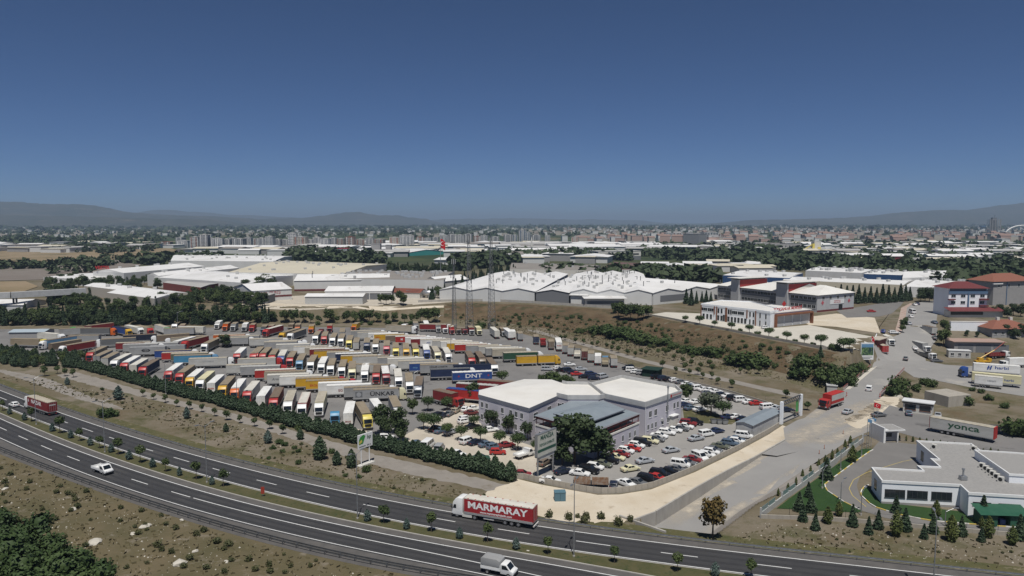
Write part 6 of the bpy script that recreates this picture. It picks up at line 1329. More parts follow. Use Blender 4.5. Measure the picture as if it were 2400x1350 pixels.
# ------------------------------------------------------------------ the office
def office():
    zE = 7.9
    Lp = wpoly([(1122,925),(1240,957),(1306,928),(1326,906),(1319,899),(1293,890),(1229,889),(1123,915)], zE)
    Rp = wpoly([(1417,922),(1512,942),(1597,914),(1584,902),(1458,879),(1386,897)], 8.9)
    o = Vector((Lp[1].x, Lp[1].y, 0)); r = thing('office_building', 'lilac two-storey office with white roofs amid the car park', 'building', o)
    walls_part(r, Lp, 0, zE, m_lil, o); para_ring(r, Lp, zE-.75, zE+.05, .3, m_band, o, 'eave_band'); flat_roof(r, Lp, zE+.06, m_roofw, o, apex=1.1)
    walls_part(r, Rp, 0, 7.8, m_lil, o); para_ring(r, Rp, 7.6, 8.9, .3, m_para, o); para_ring(r, Rp, 7.4, 7.6, .36, m_band, o, 'eave_band'); flat_roof(r, Rp, 8.0, m_roofw, o, apex=.8)
    Kp = [Lp[2], *wpoly([(1331,925),(1404,925)], 8.9), Rp[0], Rp[5], *wpoly([(1380,894),(1328,893)], 8.9), Lp[4]]
    walls_part(r, Kp, 0, 7.8, m_lil, o); para_ring(r, Kp, 7.6, 8.8, .28, m_para, o, segs=(0,1,2,4,5,6)); flat_roof(r, Kp, 7.95, m_roofw, o, apex=.2)
    a, b, c = Lp[0], Lp[1], Lp[2]
    for u in (.075,.17,.49,.655,.76,.865): window(r, a, b, u, 5.4, .95, 1.4, o)
    for u in (.07,.165,.30,.42,.53,.63,.75,.86): window(r, a, b, u, 2.0, .95, 1.5, o)
    window(r, a, b, .36, 1.4, 1.3, 2.5, o, name='door')
    for u in (.22,.70): window(r, b, c, u, 5.3, 2.1, 1.4, o, 2)
    for u in (.25,): window(r, b, c, u, 1.9, 1.1, 1.4, o)
    window(r, c, Kp[1], .25, 5.3, 1.4, 1.4, o); window(r, c, Kp[1], .7, 5.4, 1.9, 1.8, o, 2)
    d, e = Rp[1], Rp[2]
    for u in (.14,.28,.60,.80,.90): window(r, d, e, u, 5.2, 1.25 if u < .7 else .9, 1.6, o)
    for u in (.09,.19,.29,.48,.62,.80,.90): window(r, d, e, u, 1.9, .8, 1.35, o)
    dd = (e-d).normalized(); p = d.lerp(e, .73); an = math.atan2(dd.y, dd.x)
    ob('entrance_porch', MB().box(-1.3, 1.3, -1.2, .05, 0, 2.9).mesh('entrance_porch', pm_('offwhite')), r, (p.x-o.x, p.y-o.y, 0), an)
    ob('porch_roof', MB().box(-1.6, 1.6, -1.5, .05, 2.9, 3.05).mesh('porch_roof', pm_('white')), r, (p.x-o.x, p.y-o.y, 0), an)
    for q, u in ((d, .0),): ob('downpipe', MB().cyl((0,0,0), (0,0,7.4), .07, n=6).mesh('downpipe', m_winf), r, (q.x-o.x+.1, q.y-o.y-.25, 0))
    p = d.lerp(e, .58); ob('flue_pipe', MB().cyl((0,-.35,3.6), (0,-.35,10.8), .16, n=8).cyl((0,-.35,10.8), (0,-.35,11.4), .3, n=8).mesh('flue_pipe', m_steel), r, (p.x-o.x, p.y-o.y, 0), an)
    p = d.lerp(e, .78); sg = ob('sign_board', MB().box(-2.2, 4.2, -.24, -.2, 7.75, 8.75).mesh('sign_board', pm_('lgrey')), r, (p.x-o.x, p.y-o.y, 0), an)
    ob('sign_logo', MB().box(-2.1, -1.3, -.27, -.24, 7.85, 8.65).mesh('sign_logo', m_red), sg); textpart('lettering', textmesh('osig', 'MANİSA NAKLİYECİLER', .42, m_red), sg, (1.4, -.25, 8.25), (0,-1,0))
    for u in (.45,.66): 
        q = d.lerp(e, u); ob('air_conditioner', MB().box(-.4,.4,-.35,0,0,.65).mesh('air_conditioner', pm_('lgrey')), r, (q.x-o.x, q.y-o.y, 2.3), an)
    # terrace annex
    zt = 4.3; A, N_, B_ = wpoly([(1255,993),(1392,1033),(1498,989)], zt); D_ = A+B_-N_; T = [A, N_, B_, D_]
    walls_part(r, T, 0, zt-.4, m_lil, o, 'annex_wall'); para_ring(r, T, zt-.45, zt, .25, m_roofw, o, 'annex_parapet', segs=(0,1)); flat_roof(r, T, zt-.5, m_grey, o, 'terrace_floor')
    for u in (.09,.25,.4,.55,.7,.86): window(r, A, N_, u, 1.9, .9, 1.4, o)
    for u in (.12,.28,.44,.62,.78,.9): window(r, N_, B_, u, 1.9, .75, 1.4, o)
    ins = lambda k: [D_.lerp(q, k) for q in (A, N_, B_)]
    for (s, t_, nn) in ((A, N_, 8), (N_, B_, 7)):
        for i in range(nn+1):
            q = s.lerp(t_, i/nn); q = q.lerp((A+B_)/2, .02); ob('terrace_post', MB().box(-.09,.09,-.09,.09,zt-.5,6.4).mesh('terrace_post', m_redwood), r, (q.x-o.x, q.y-o.y, 0))
        dd2 = (t_-s).to_2d(); ob('terrace_fascia', MB().box(0, dd2.length, -.05, .05, 5.7, 6.5).mesh('terrace_fascia', m_redwood), r, (s.x-o.x, s.y-o.y, 0), math.atan2(dd2.y, dd2.x))
        ob('terrace_rail', MB().box(0, dd2.length, -.04, .04, zt+.45, zt+.55).mesh('terrace_rail', m_redwood), r, (s.x-o.x, s.y-o.y, 0), math.atan2(dd2.y, dd2.x))
    g = MB().add([(q.x-o.x, q.y-o.y, z) for q, z in ((A.lerp(D_, -.03), 6.5), (N_+(N_-D_)*.02, 6.45), (B_+(B_-D_)*.02, 6.5), (D_, 7.4))], [(0,1,2,3)])
    ob('terrace_roof', g.mesh('terrace_roof', m_mroof), r)
    U = wpoly([(1297,969),(1379,990),(1465,959),(1413,938)], 7.5); ridge0 = U[0].lerp(U[3], .5); 
    b2 = MB().add([(q.x-o.x, q.y-o.y, 7.5) for q in U]+[((U[0].lerp(U[1],.75)).x-o.x, (U[0].lerp(U[1],.75)).y-o.y, 7.5)], [])
    c1 = (U[1]+U[3])/2; k = len(b2.v); b2.v.append((c1.x-o.x, c1.y-o.y, 8.5)); b2.f = [(0,1,5),(1,2,5),(2,3,5),(3,0,5)]
    b2.f += []; ob('upper_terrace_roof', b2.mesh('upper_terrace_roof', m_mroof), r)
    para_ring(r, U, 7.25, 7.5, .12, m_band, o, 'roof_edge')
office()
# ------------------------------------------------------------------ white compound building
def compound():
    z = 4.7
    P = wpoly([(2044,1095),(2068,1125.5),(2251,1135),(2271,1153.6),(2450,1164),(2450,1078),(2300,1057),(2276,1039),(2149,1032),(2202,1076),(2182,1074),(2204,1093.6),(2151,1091),(2165,1102)], z)
    o = Vector((P[1].x, P[1].y, 0)); r = thing('white_flat_roofed_building', 'white single-storey building with gravel roofs at the lower right', 'building', o)
    walls_part(r, P, 0, z-.05, m_white, o); flat_roof(r, P, z-.35, m_grav, o); para_ring(r, P, z-.5, z, .28, pm_('white'), o)
    U = wpoly([(2285,1054),(2366,1110),(2470,1116),(2470,1068),(2379,1060)], 6.2)
    walls_part(r, U, z-.4, 6.15, m_white, o, 'upper_wall'); flat_roof(r, U, 5.95, m_grav, o, 'upper_roof'); para_ring(r, U, 5.8, 6.2, .28, pm_('white'), o, 'upper_parapet')
    a, b = P[1], P[2]; mf = mat('window_frame_dark', (.05,.055,.06), .5)
    for u in (.17,.46,.77): window(r, a, b, u, 2.15, 3.6, 1.5, o, 3, mf)
    for u in (.18,.52): window(r, P[3], P[4], u, 2.6, 3.0, .5, o, 1, mf)
    window(r, P[0], P[1], .4, 2.2, 1.6, 1.9, o, 1, mf); window(r, P[8], P[9], .28, 2.2, 1.5, 2.0, o, 1, mf); window(r, P[8], P[9], .72, 2.2, 1.0, 2.2, o, 1, mf)
    ob('plinth', MB().box(0, (b-a).to_2d().length, -.04, .02, 0, .45).mesh('plinth', m_grey), r, (0,0,0), math.atan2((b-a).y, (b-a).x))
    c = PZ(2257,1121,z); ob('chimney', MB().box(-.6,.6,-.5,.5,z-.3,z+.5).cyl((0,0,z+.5),(0,0,z+1.7),.18,n=8).cyl((0,0,z+1.7),(0,0,z+2.0),.3,n=8).mesh('chimney', m_steel), r, (c.x-o.x, c.y-o.y, 0))
    acm = MB().box(-.5,.5,-.35,.35,0,1.1).mesh('casing', pm_('offwhite')); fan = MB().cyl((0,-.36,.6),(0,-.35,.6),.38,n=12).mesh('fan_grille', m_dark)
    for i, (x, y) in enumerate([(1990,345),(2025,370),(2058,395),(2090,420),(2125,445),(2165,475),(1545,168),(1915,185)]):
        p = PZ(1800+x/3.97, 1010+y/3.97, z-.35)
        t = thing('air_conditioner', 'grey roof air conditioner, %s along the white raised wall' % ORD[i] if i < 6 else ('grey air conditioner alone on the far left of the gravel roof' if i == 6 else 'grey air conditioner at the back of the gravel roof'), 'air conditioner', (p.x, p.y, z-.35), -.9, 'roof air conditioners' if i < 6 else None)
        ob('casing', acm, t); ob('fan_grille', fan, t)
    # arched canopy and green shed at the right edge
    p = PZ(2395,1195,0); t = thing('arched_canopy', 'white arched canopy at the right edge beside the white building', 'canopy', p)
    b_ = MB(); n = 10
    for i in range(n):
        a0, a1 = math.pi*i/n, math.pi*(i+1)/n; b_.add([(-4*math.cos(a0)*.75,-2.5,2.9+1.0*math.sin(a0)),(-4*math.cos(a1)*.75,-2.5,2.9+1.0*math.sin(a1)),(-4*math.cos(a1)*.75,3,2.9+1.0*math.sin(a1)),(-4*math.cos(a0)*.75,3,2.9+1.0*math.sin(a0))], [(0,1,2,3)])
    ob('roof', b_.mesh('roof', pm_('white')), t); ob('side_panel', MB().box(-3,-2.95,-2.5,3,0,2.9).mesh('side_panel', m_para), t)
    for x in (-2.8,0,2.8): ob('post', MB().box(x-.06,x+.06,-2.4,-2.28,0,2.9).mesh('post', m_steel), t)
    p = PZ(2345,1229,0); t = thing('green_shed', 'dark green metal shed with sloping roof beside the white building', 'shed', p, -.08); mg = mat('green_sheet', (.02,.085,.05), .5, c2=(.03,.10,.06), scale=1)
    ob('wall', MB().box(-4,-1.2,-1.2,1.6,0,2.3).box(1.0,4,-1.2,1.6,0,2.3).box(-1.2,1.0,1.4,1.6,0,2.3).mesh('wall', mg), t); ob('roof', MB().add([(-4.4,-1.7,2.3),(4.4,-1.7,2.3),(4.4,2,3.1),(-4.4,2,3.1)], [(0,1,2,3)]).mesh('roof', mg), t); ob('blue_bin', MB().box(-.4,.5,-.6,.2,0,1.1).mesh('blue_bin', pm_('blue')), t)
compound()
def booth():
    p = PZ(2083,1032,0); t = thing('guard_booth', 'white guard booth with flat canopy at the compound entrance', 'booth', p, .12)
    ob('wall', MB().box(-1.2,2.0,-.2,2.6,0,2.5).mesh('wall', m_gfac), t); ob('canopy', MB().box(-2.4,3.0,-2.0,3.4,2.9,3.2).mesh('canopy', pm_('white')), t); ob('canopy_deck', MB().box(-1.2,2.8,-1.8,3.2,3.2,3.23).mesh('canopy_deck', m_grav), t)
    for x in (-2.2, 1.2): ob('post', MB().box(x-.14,x+.14,-1.8,-1.5,0,2.9).mesh('post', pm_('white')), t)
    ob('window', MB().box(-.9,.6,-.24,-.2,1.0,2.0).mesh('window', m_win), t); ob('side_wall', MB().box(-2.9,-2.5,-2.2,3.6,0,3.9).mesh('side_wall', pm_('white')), t); ob('railing', MB().box(-2.2,3.2,-2.1,-2.05,.9,.96).box(-2.2,3.2,-2.1,-2.05,.4,.45).mesh('railing', m_steel), t)
booth()
# ------------------------------------------------------------------ generic block
def block(name, label, a, b, depth, h, wall, roof, kind='flat', rise=1.5, n=1, over=.4, cat='building', rows=(), z=None, group=None, frame=None, rj=None):
    """front base line a->b in pixels (left to right); the building goes back from it"""
    A = G(*a) if z is None else PZ(a[0], a[1], z); B = G(*b) if z is None else PZ(b[0], b[1], z); zz = min(A.z, B.z)
    d = (B-A).to_2d(); L = d.length; an = math.atan2(d.y, d.x)
    r = thing(name, label, cat, (A.x, A.y, zz), an, group); D = depth; e = over
    if kind == 'gable_x':   # ridge along the front
        ob('wall', MB().box(0, L, 0, .2, -1, h).box(0, L, D-.2, D, -1, h).mesh('wall', wall), r)
        ob('gable_wall', MB().add([(0,.0,-1),(0,D,-1),(0,D,h),(0,D/2,h+rise),(0,0,h),(L,.0,-1),(L,D,-1),(L,D,h),(L,D/2,h+rise),(L,0,h)], [(4,3,2,1,0),(5,6,7,8,9)]).mesh('gable_wall', wall), r)
        t = rise/(D/2); me = MB().add([(-e,-e,h-e*t+.05),(L+e,-e,h-e*t+.05),(L+e,D/2,h+rise+.05),(-e,D/2,h+rise+.05),(L+e,D+e,h-e*t+.05),(-e,D+e,h-e*t+.05)], [(0,1,2,3),(3,2,4,5)]).mesh('roof', roof); ob('roof', me, r)
    elif kind == 'gable_y':  # n gables side by side, ridges running back
        w = L/n; f = MB(); g = MB()
        f.box(0, .2, 0, D, -1, h).box(L-.2, L, 0, D, -1, h)
        for yy in (0, D):
            pts = [(0,yy,-1)]+[(L,yy,-1)]+[q for i in range(n-1, -1, -1) for q in ((w*(i+1),yy,h),(w*(i+.5),yy,h+rise))]+[(0,yy,h)]
            f.poly(pts if yy == 0 else pts[::-1])
        ob('wall', f.mesh('wall', wall), r)
        for i in range(n):
            g = MB().add([(w*i-(e if i == 0 else 0),-e,h+.05),(w*(i+.5),-e,h+rise+.05),(w*(i+.5),D+e,h+rise+.05),(w*i-(e if i == 0 else 0),D+e,h+.05),(w*(i+1)+(e if i == n-1 else 0),-e,h+.05),(w*(i+1)+(e if i == n-1 else 0),D+e,h+.05)], [(0,1,2,3),(1,4,5,2)]); ob('roof', g.mesh('roof', roof), r)
    elif kind == 'hip':
        ob('wall', MB().box(0, L, 0, D, -1, h).mesh('wall', wall), r); q = min(L, D)/2
        ra, rb_ = ((q, D/2), (L-q, D/2)) if L >= D else ((L/2, q), (L/2, D-q))
        ob('roof', MB().add([(-e,-e,h),(L+e,-e,h),(L+e,D+e,h),(-e,D+e,h),(ra[0],ra[1],h+rise),(rb_[0],rb_[1],h+rise)], [(0,1,5,4),(1,2,5),(2,3,4,5),(3,0,4)] if L >= D else [(0,1,4),(1,2,5,4),(2,3,5),(3,0,4,5)]).mesh('roof', roof), r)
    else:
        ob('wall', MB().box(0, L, 0, D, -1, h).mesh('wall', wall), r); ob('roof', MB().box(-e, L+e, -e, D+e, h, h+.25).mesh('roof', roof), r)
    for (zc, wh, ww, cnt, mull) in rows:
        for i in range(cnt): window(r, Vector((0,-.02,0)), Vector((L,-.02,0)), (i+.5)/cnt, zc, ww, wh, Vector((0,0,0)), mull, frame)
    r['L'] = L; return r
# ------------------------------------------------------------------ fire station and school
def station():
    z = 8.0; zt = 15.6
    P = wpoly([(1644,711),(1772,725),(1806,730),(1830,724),(1760,706),(1690,703)], zt); o = Vector((P[1].x, P[1].y, z)); r = thing('fire_station', 'white two-storey fire station with brown window trims above the embankment', 'building', o)
    walls_part(r, P, -.6, zt-z-.4, m_white, o); para_ring(r, P, zt-z-.9, zt-z, .3, m_white, o); flat_roof(r, P, zt-z-.4, m_roofw, o)
    a, b, c = P[0], P[1], P[2]
    for u in (.06,.18,.62,.74): window(r, a, b, u, 5.0, 3.4, 1.5, o, 2)
    for u in (.33,.39,.52,.56): window(r, a, b, u, 5.0, 1.0, 2.2, o, 0)
    for u in (.05,.12,.19,.33,.39,.52,.58,.64,.70,.76,.82): window(r, a, b, u, 1.6, 1.2, 2.4, o, 0)
    for u in (.90,.96): window(r, a, b, u, 5.0, .8, 2.2, o, 0); window(r, a, b, u, 1.6, .8, 2.2, o, 0)
    window(r, a, b, .455, 1.8, 2.6, 3.0, o, 2, name='entrance')
    for u in (0.0,.255,.30,.47,.485,.85,1.0):
        q = a.lerp(b, u); ob('trim_post', MB().box(-.2,.2,-.35,.1,0 if u not in (.255,.85) else 3,6.9).mesh('trim_post', m_brown), r, (q.x-o.x, q.y-o.y, 0), math.atan2((b-a).y, (b-a).x))
    for u in (.3,.7): window(r, b, c, u, 5.0, .8, 2.2, o, 0); window(r, b, c, u, 1.6, .8, 2.4, o, 0)
    gr = block('fire_engine_garage', 'white garage with four grey doors in a brown frame, joined to the fire station', (1813,767), (1899,757), 22, 6.3, m_white, m_roofw, 'flat', z=8.0); L = gr['L']; del gr['L']
    for i in range(4): ob('garage_door', MB().box(1.2+i*(L-2.4)/4+.3, 1.2+(i+1)*(L-2.4)/4-.3, -.15, -.02, 0, 4.6).mesh('garage_door', m_gfac), gr)
    ob('brown_frame', MB().box(0,L,-1.6,-.02,5.0,5.7).box(-.1,.5,-1.6,-.02,-.3,5.0).box(L-.5,L+.1,-1.6,-.02,-.3,5.0).mesh('brown_frame', m_brown), gr)
    textpart('lettering', textmesh('fs', 'TÜRKSANLAR MERKEZİ', 1.9, m_red, .05, .03), gr, (L*.42, 1.0, 7.6), (0,-1,.0)); ob('emblem', MB().add([(L*.36,2,8.4),(L*.36+1.6,2,9.8),(L*.36,2,11.2),(L*.36-1.6,2,9.8)], [(0,1,2,3)]).mesh('emblem', m_red), gr)
station()
def school():
    z = 8.0; zt = 17.0; a, b, c = wpoly([(1682,668),(1916,692),(2002,685)], zt); d = a+c-b; o = Vector((b.x, b.y, z)); P = [a, b, c, d]
    r = thing('long_school_building', 'long grey three-part building with white hip roofs and two stair towers', 'building', o); h = zt-z
    walls_part(r, P, -.8, h, m_gfac, o)
    ab = (b-a).normalized(); nb = (c-b).normalized(); an = math.atan2(ab.y, ab.x); W_ = (c-b).to_2d().length; LL = (b-a).to_2d().length
    def loc(u, v): q = a+ab*(u*LL)+nb*v; return q
    secs = [(0,.17),(.27,.64),(.78,1.0)]
    for (u0, u1) in ((0,.25),(.25,.76),(.76,1.0)):
        q = [loc(u0,-.8)-ab*.8*(u0 == 0), loc(u1,-.8)+ab*.8*(u1 == 1), loc(u1,W_+.8)+ab*.8*(u1 == 1), loc(u0,W_+.8)]
        m1 = loc(u0, W_/2)+ab*min(W_/2, (u1-u0)*LL*.4); m2 = loc(u1, W_/2)-ab*(min(W_/2, (u1-u0)*LL*.4) if u1 == 1 else 0)
        ob('roof', MB().add([(p.x-o.x, p.y-o.y, h) for p in q]+[(m1.x-o.x, m1.y-o.y, h+4), (m2.x-o.x, m2.y-o.y, h+4)], [(0,1,5,4),(1,2,5),(2,3,4,5),(3,0,4)]).mesh('roof', m_roofw), r)
    for u0, u1 in ((.172,.255),(.64,.745)):
        p = loc(u0, -1.6); Lw = (u1-u0)*LL
        ob('stair_tower', MB().box(0, Lw, 0, W_*.75, -.8, h+4.5).mesh('stair_tower', m_gfac), r, (p.x-o.x, p.y-o.y, 0), an); ob('red_side', MB().box(Lw, Lw+.06, 1.0, W_*.75-.2, h-1, h+4.4).mesh('red_side', mat('facade_red', (.26,.03,.028), .7)), r, (p.x-o.x, p.y-o.y, 0), an)
        ob('tower_roof', MB().box(-1.5, Lw+1.5, -1.5, W_*.75+1, h+5.2, h+5.5).mesh('tower_roof', m_roofw), r, (p.x-o.x, p.y-o.y, 0), an); ob('dark_louvre', MB().box(.1, Lw-.1, -.08, W_*.7, h+4.5, h+5.2).mesh('dark_louvre', m_dark), r, (p.x-o.x, p.y-o.y, 0), an)
    for u0, u1, n_ in ((.01,.165,5),(.27,.635,11),(.76,.99,6)):
        s0 = loc(u0,0); s1 = loc(u1,0); ob('dark_band', MB().box(0, (u1-u0)*LL, -.06, .0, 3.9, 6.2).mesh('dark_band', m_dfac_shade), r, (s0.x-o.x, s0.y-o.y, 0), an)
        for i in range(n_):
            window(r, s0, s1, (i+.5)/n_, 7.0, 2.2, 1.5, o); window(r, s0, s1, (i+.5)/n_, 2.8, 2.2, 1.7, o)
    for u in (.16,.35,.55,.75,.9): window(r, b, c, u, 7.2, 1.8, 1.5, o)
    bb = ob('base_band', MB().box(0, W_, -.05, .0, -.8, 1.0).mesh('base_band', m_mar), r, (0,0,0), math.atan2(nb.y, nb.x))
    sgn = ob('sign_board', MB().box(W_*.34, W_*.72, -.15, -.06, 3.6, 6.0).mesh('sign_board', pm_('white')), r, (0,0,0), math.atan2(nb.y, nb.x)); textpart('lettering', textmesh('sch', 'ORTAOKULU\nSPOR SALONU', .9, m_red, .01, .01), sgn, (W_*.53, -.17, 4.85), (0,-1,0))
    ob('door', MB().box(W_*.58, W_*.68, -.12, -.05, 0, 3.2).mesh('door', m_dark), r, (0,0,0), math.atan2(nb.y, nb.x))
    for u in (.14,.86): ob('emblem', MB().add([(W_*u,-.1,3.6),(W_*u+1.2,-.1,4.8),(W_*u,-.1,6.0),(W_*u-1.2,-.1,4.8)], [(0,1,2,3)]).mesh('emblem', pm_('pink')), r, (0,0,0), math.atan2(nb.y, nb.x))
school()
# ------------------------------------------------------------------ right-hand houses, huts and yards
fl = block('block_of_flats', 'four-storey white flats with blue band and maroon roof by the hill road', (2221,741), (2311,741), 13, 14.0, m_white, m_mar, 'hip', 3.0, over=1.0, rows=((10.2,1.4,2.2,4,1),(6.9,1.4,2.2,4,1)))
Lf = fl['L']; ob('blue_band', MB().box(-.1, Lf+.1, -.35, 0, 11.3, 12.8).mesh('blue_band', m_blueb), fl); ob('blue_column', MB().box(Lf*.49, Lf*.53, -.3, 0, 4.5, 11.3).mesh('blue_column', m_blueb), fl)
ob('dark_top_storey', MB().box(.4, Lf-.4, -.03, 0, 12.8, 13.9).mesh('dark_top_storey', m_dfac_shade), fl)
ob('balcony', MB().box(Lf-4, Lf+.3, -1.2, 0, 8.2, 8.9).mesh('balcony', m_mar), fl); ob('balcony', MB().box(Lf-4, Lf+.3, -1.2, 0, 4.9, 5.6).mesh('balcony', m_mar), fl); ob('balcony', MB().box(-.4, 3, -1.2, 0, 8.2, 8.7).mesh('balcony', m_mar), fl)
ob('shop_front', MB().box(-2, Lf+5, -5, -.1, 0, 3.2).mesh('shop_front', pm_('offwhite')), fl); ob('shop_awning', MB().add([(-2.5,-6.5,3.2),(Lf+5.5,-6.5,3.2),(Lf+5.5,-.1,4.6),(-2.5,-.1,4.6)], [(0,1,2,3)]).mesh('shop_awning', m_mar), fl); ob('shop_window', MB().box(-1.5, Lf*.75, -5.06, -5.0, 1.3, 2.9).mesh('shop_window', m_win), fl)
gb = block('grey_apartment_block', 'bare grey apartment block with red tiled roof at the right edge', (2326,716), (2420,712), 16, 13.5, m_grey, m_tile, 'hip', 4.0, over=1.2, rows=((11.0,1.6,1.6,4,1),))
ob('white_canopy', MB().box(-1.0, 6, -.8, 0, 12.0, 12.6).mesh('white_canopy', pm_('white')), gb)
ob('blue_downpipe', MB().box(9.6, 10.0, -.3, 0, 0, 13.4).mesh('blue_downpipe', m_blueb), gb)
th = block('tiled_house', 'low house with broad red tiled roof and two chimneys at the right edge', (2325,792), (2425,790), 14, 4.0, m_grey, m_tile, 'hip', 3.2, over=.9, rows=((2.0,1.2,1.4,6,1),))
for x in (7, 13): ob('chimney', MB().box(x-.6, x+.6, 6.2, 7.4, 5.0, 8.2).mesh('chimney', pm_('offwhite')), th)
gs = block('low_cement_garages', 'low cement garages with tan and pink roof beside the crane', (2236,825), (2352,828), 8, 4.5, m_grey, mat('pink_roof', (.40,.24,.19), .9, c2=(.33,.27,.23), scale=.2, contrast=.6), 'flat', over=.8)
for i in range(3): ob('garage_door', MB().box(1.5+i*7, 7.5+i*7, -.06, 0, 0, 3.4).mesh('garage_door', m_dfac_shade), gs)
block('whitewashed_wall_building', 'white walled yard building above the cement garages', (2228,775), (2314,777), 1.2, 4.2, m_white, m_roofw, 'flat', over=.1, cat='wall')
ch = block('site_container', 'pale grey container cabin beside the cement garages', (2223,838), (2275,841), 3, 3.0, pm_('lgrey'), pm_('white'), 'flat', over=.15, cat='cabin', rows=((1.6,1.1,1.1,3,1),))
kk = block('roadside_kiosk', 'small kiosk with beige roof at the fire station gate', (2057,815), (2076,812), 5, 3.6, m_redwood, mat('beige_felt', (.45,.40,.33), .9), 'flat', over=.8, cat='kiosk')
hut = block('site_hut', 'white site hut with two wide windows and flat white roof below the bridge', (2116,965), (2185,974), 3.6, 3.2, pm_('offwhite'), pm_('white'), 'flat', over=.35, cat='hut', rows=((1.7,1.5,2.7,2,0),), frame=m_brown)
ob('dark_fascia', MB().box(-.2, hut['L']+.2, -.45, -.36, 2.75, 3.2).mesh('dark_fascia', m_dark), hut)
block('corrugated_shed', 'grey corrugated shed beside the boundary wall near the gate', (1763,1024), (1830,990), 4.5, 3.0, m_para, m_mroof, 'gable_x', .5, over=.3, cat='shed')
block('small_tin_shed', 'small grey tin shed beside the bridge approach', (1938,922), (1962,916), 4, 2.6, m_para, m_para, 'flat', over=.2, cat='shed')
block('grey_corner_shed', 'low grey shed with pale metal roof at the left end of the truck park', (22,800), (104,799), 9, 4.2, m_grey, mat('pale_metal_roof', (.36,.42,.46), .5), 'gable_x', .8, cat='shed')
bk = block('ruined_concrete_bunker', 'broken concrete bunker on the bank above the site hut', (2166,940), (2222,955), 9, 3.0, m_cw, m_cw, 'flat', over=.0, cat='ruin')
block('green_net_canopy', 'dark green shade net canopy over parked cars by the orchard', (1505,882), (1540,886), 5, 2.6, mat('green_net', (.012,.035,.025), .9), mat('green_net', (.012,.035,.025), .9), 'flat', over=.5, cat='canopy')
for o_ in (fl, gb, th, gs, ch, kk, hut, bk):
    if 'L' in o_: del o_['L']
# ------------------------------------------------------------------ factories behind the truck park
m_fw = mat('factory_sheet_wall', (.62,.62,.605), .7, c2=(.54,.54,.525), scale=.15, contrast=.5, stretch=(1,1,.2)); m_cream = mat('cream_roof', (.58,.535,.42), .7, c2=(.50,.46,.36), scale=.05, contrast=.5)
m_brr = mat('brown_felt_roof', (.21,.19,.17), .85, c2=(.26,.24,.215), scale=.04, contrast=.5); m_roofg = mat('grey_sheet_roof', (.45,.44,.42), .7, c2=(.36,.35,.33), scale=.05, contrast=.5); m_fblue = mat('factory_blue', (.03,.075,.18), .6)
m_wht = mat('bright_white_roof', (.76,.75,.73), .55, c2=(.64,.63,.605), scale=.07, contrast=.4, c3=(.50,.475,.44), s3=.16, f3=.58, stretch=(1,.35,1))
def vents(r, L, D, h, n, seed=0, size=1.0):
    rr = random.Random(seed); vm = MB().box(-.9,.9,-.7,.7,-.6,1.0).mesh('roof_vent', m_para); pm = MB().cyl((0,0,-.6),(0,0,2.6),.25,n=6).mesh('flue', m_dsteel)
    for i in range(n): ob(*(('roof_vent', vm) if rr.random() < .65 else ('flue', pm)), r, (rr.uniform(.06,.94)*L, rr.uniform(.1,.9)*D, h))
def fac(*a, nv=0, vh=0, **k):
    r = block(*a, **k); L = r['L']; del r['L']
    if nv: vents(r, L, a[4], vh, nv, int(L*10))
    return r, L
fac('white_factory', 'white factory with three low gables behind the lattice masts', (1030,704), (1253,709), 150, 6.4, m_fw, m_wht, 'gable_y', 1.8, 3, nv=40, vh=8)
fac('white_factory', 'open dark-fronted bay between the two white factories', (1256,709), (1334,711), 165, 6.0, m_dfac_shade, m_wht, 'gable_y', 1.8, 1, nv=18, vh=7.5)  # dark wall colour stands in for the shade inside the bay
fac('white_factory', 'large white factory with rows of roof vents right of the open bay', (1336,712), (1528,715), 165, 6.8, m_fw, m_wht, 'gable_y', 1.9, 3, nv=60, vh=8.2)
r_, L_ = fac('white_factory', 'white factory wing running back to the right beside the school', (1530,715), (1722,697), 75, 6.8, m_fw, m_wht, 'gable_y', 2.0, 3, nv=8, vh=8.2)
ob('red_window_strip', MB().box(6, 30, -.1, 0, 1.5, 5).mesh('red_window_strip', m_dfac_shade), r_)
r_, L_ = fac('low_white_annex', 'low white annex with dark red front before the white factory', (1374,719), (1463,719), 14, 4.6, pm_('offwhite'), m_wht, 'flat', over=1.5); ob('dark_front', MB().box(.5, L_-.5, -.1, 0, .3, 3.2).mesh('dark_front', m_dfac_shade), r_)
r_, L_ = fac('long_lean_to', 'long white lean-to roof along the front of the white factory', (1338,713), (1373,714), 8, 5.2, m_fw, m_wht, 'flat', over=1)
r_, L_ = fac('lettered_factory_hall', 'grey hall with maroon stripe and a red-lettered sign, nearer of two', (592,708), (684,702), 34, 6.6, m_fw, m_wht, 'gable_x', 3.0, nv=4, vh=8.5)
ob('maroon_stripe', MB().box(-.1, L_+.1, -.12, -.02, 2.2, 3.2).mesh('maroon_stripe', m_mar), r_); textpart('lettering', textmesh('gr', 'bilaktaş  GÜRİŞ', 2.2, m_red), r_, (L_*.4, -.06, 4.9), (0,-1,0))
ob('maroon_stripe', MB().box(L_+.02, L_+.12, -.1, 34.1, 2.2, 3.2).mesh('maroon_stripe', m_mar), r_)
r_, L_ = fac('lettered_factory_hall', 'long grey hall with maroon base and red-lettered sign, farther of two', (690,683), (912,680), 40, 7.2, m_fw, m_wht, 'gable_x', 3.0, nv=5, vh=9)
ob('maroon_stripe', MB().box(-.1, L_+.1, -.12, -.02, .2, 1.4).mesh('maroon_stripe', m_mar), r_); ob('sign_board', MB().box(L_*.76, L_-1, -.2, -.05, 3.6, 6.9).mesh('sign_board', pm_('white')), r_); textpart('lettering', textmesh('gr', '', 1, m_red), r_, (L_*.88, -.25, 5.3), (0,-1,0))
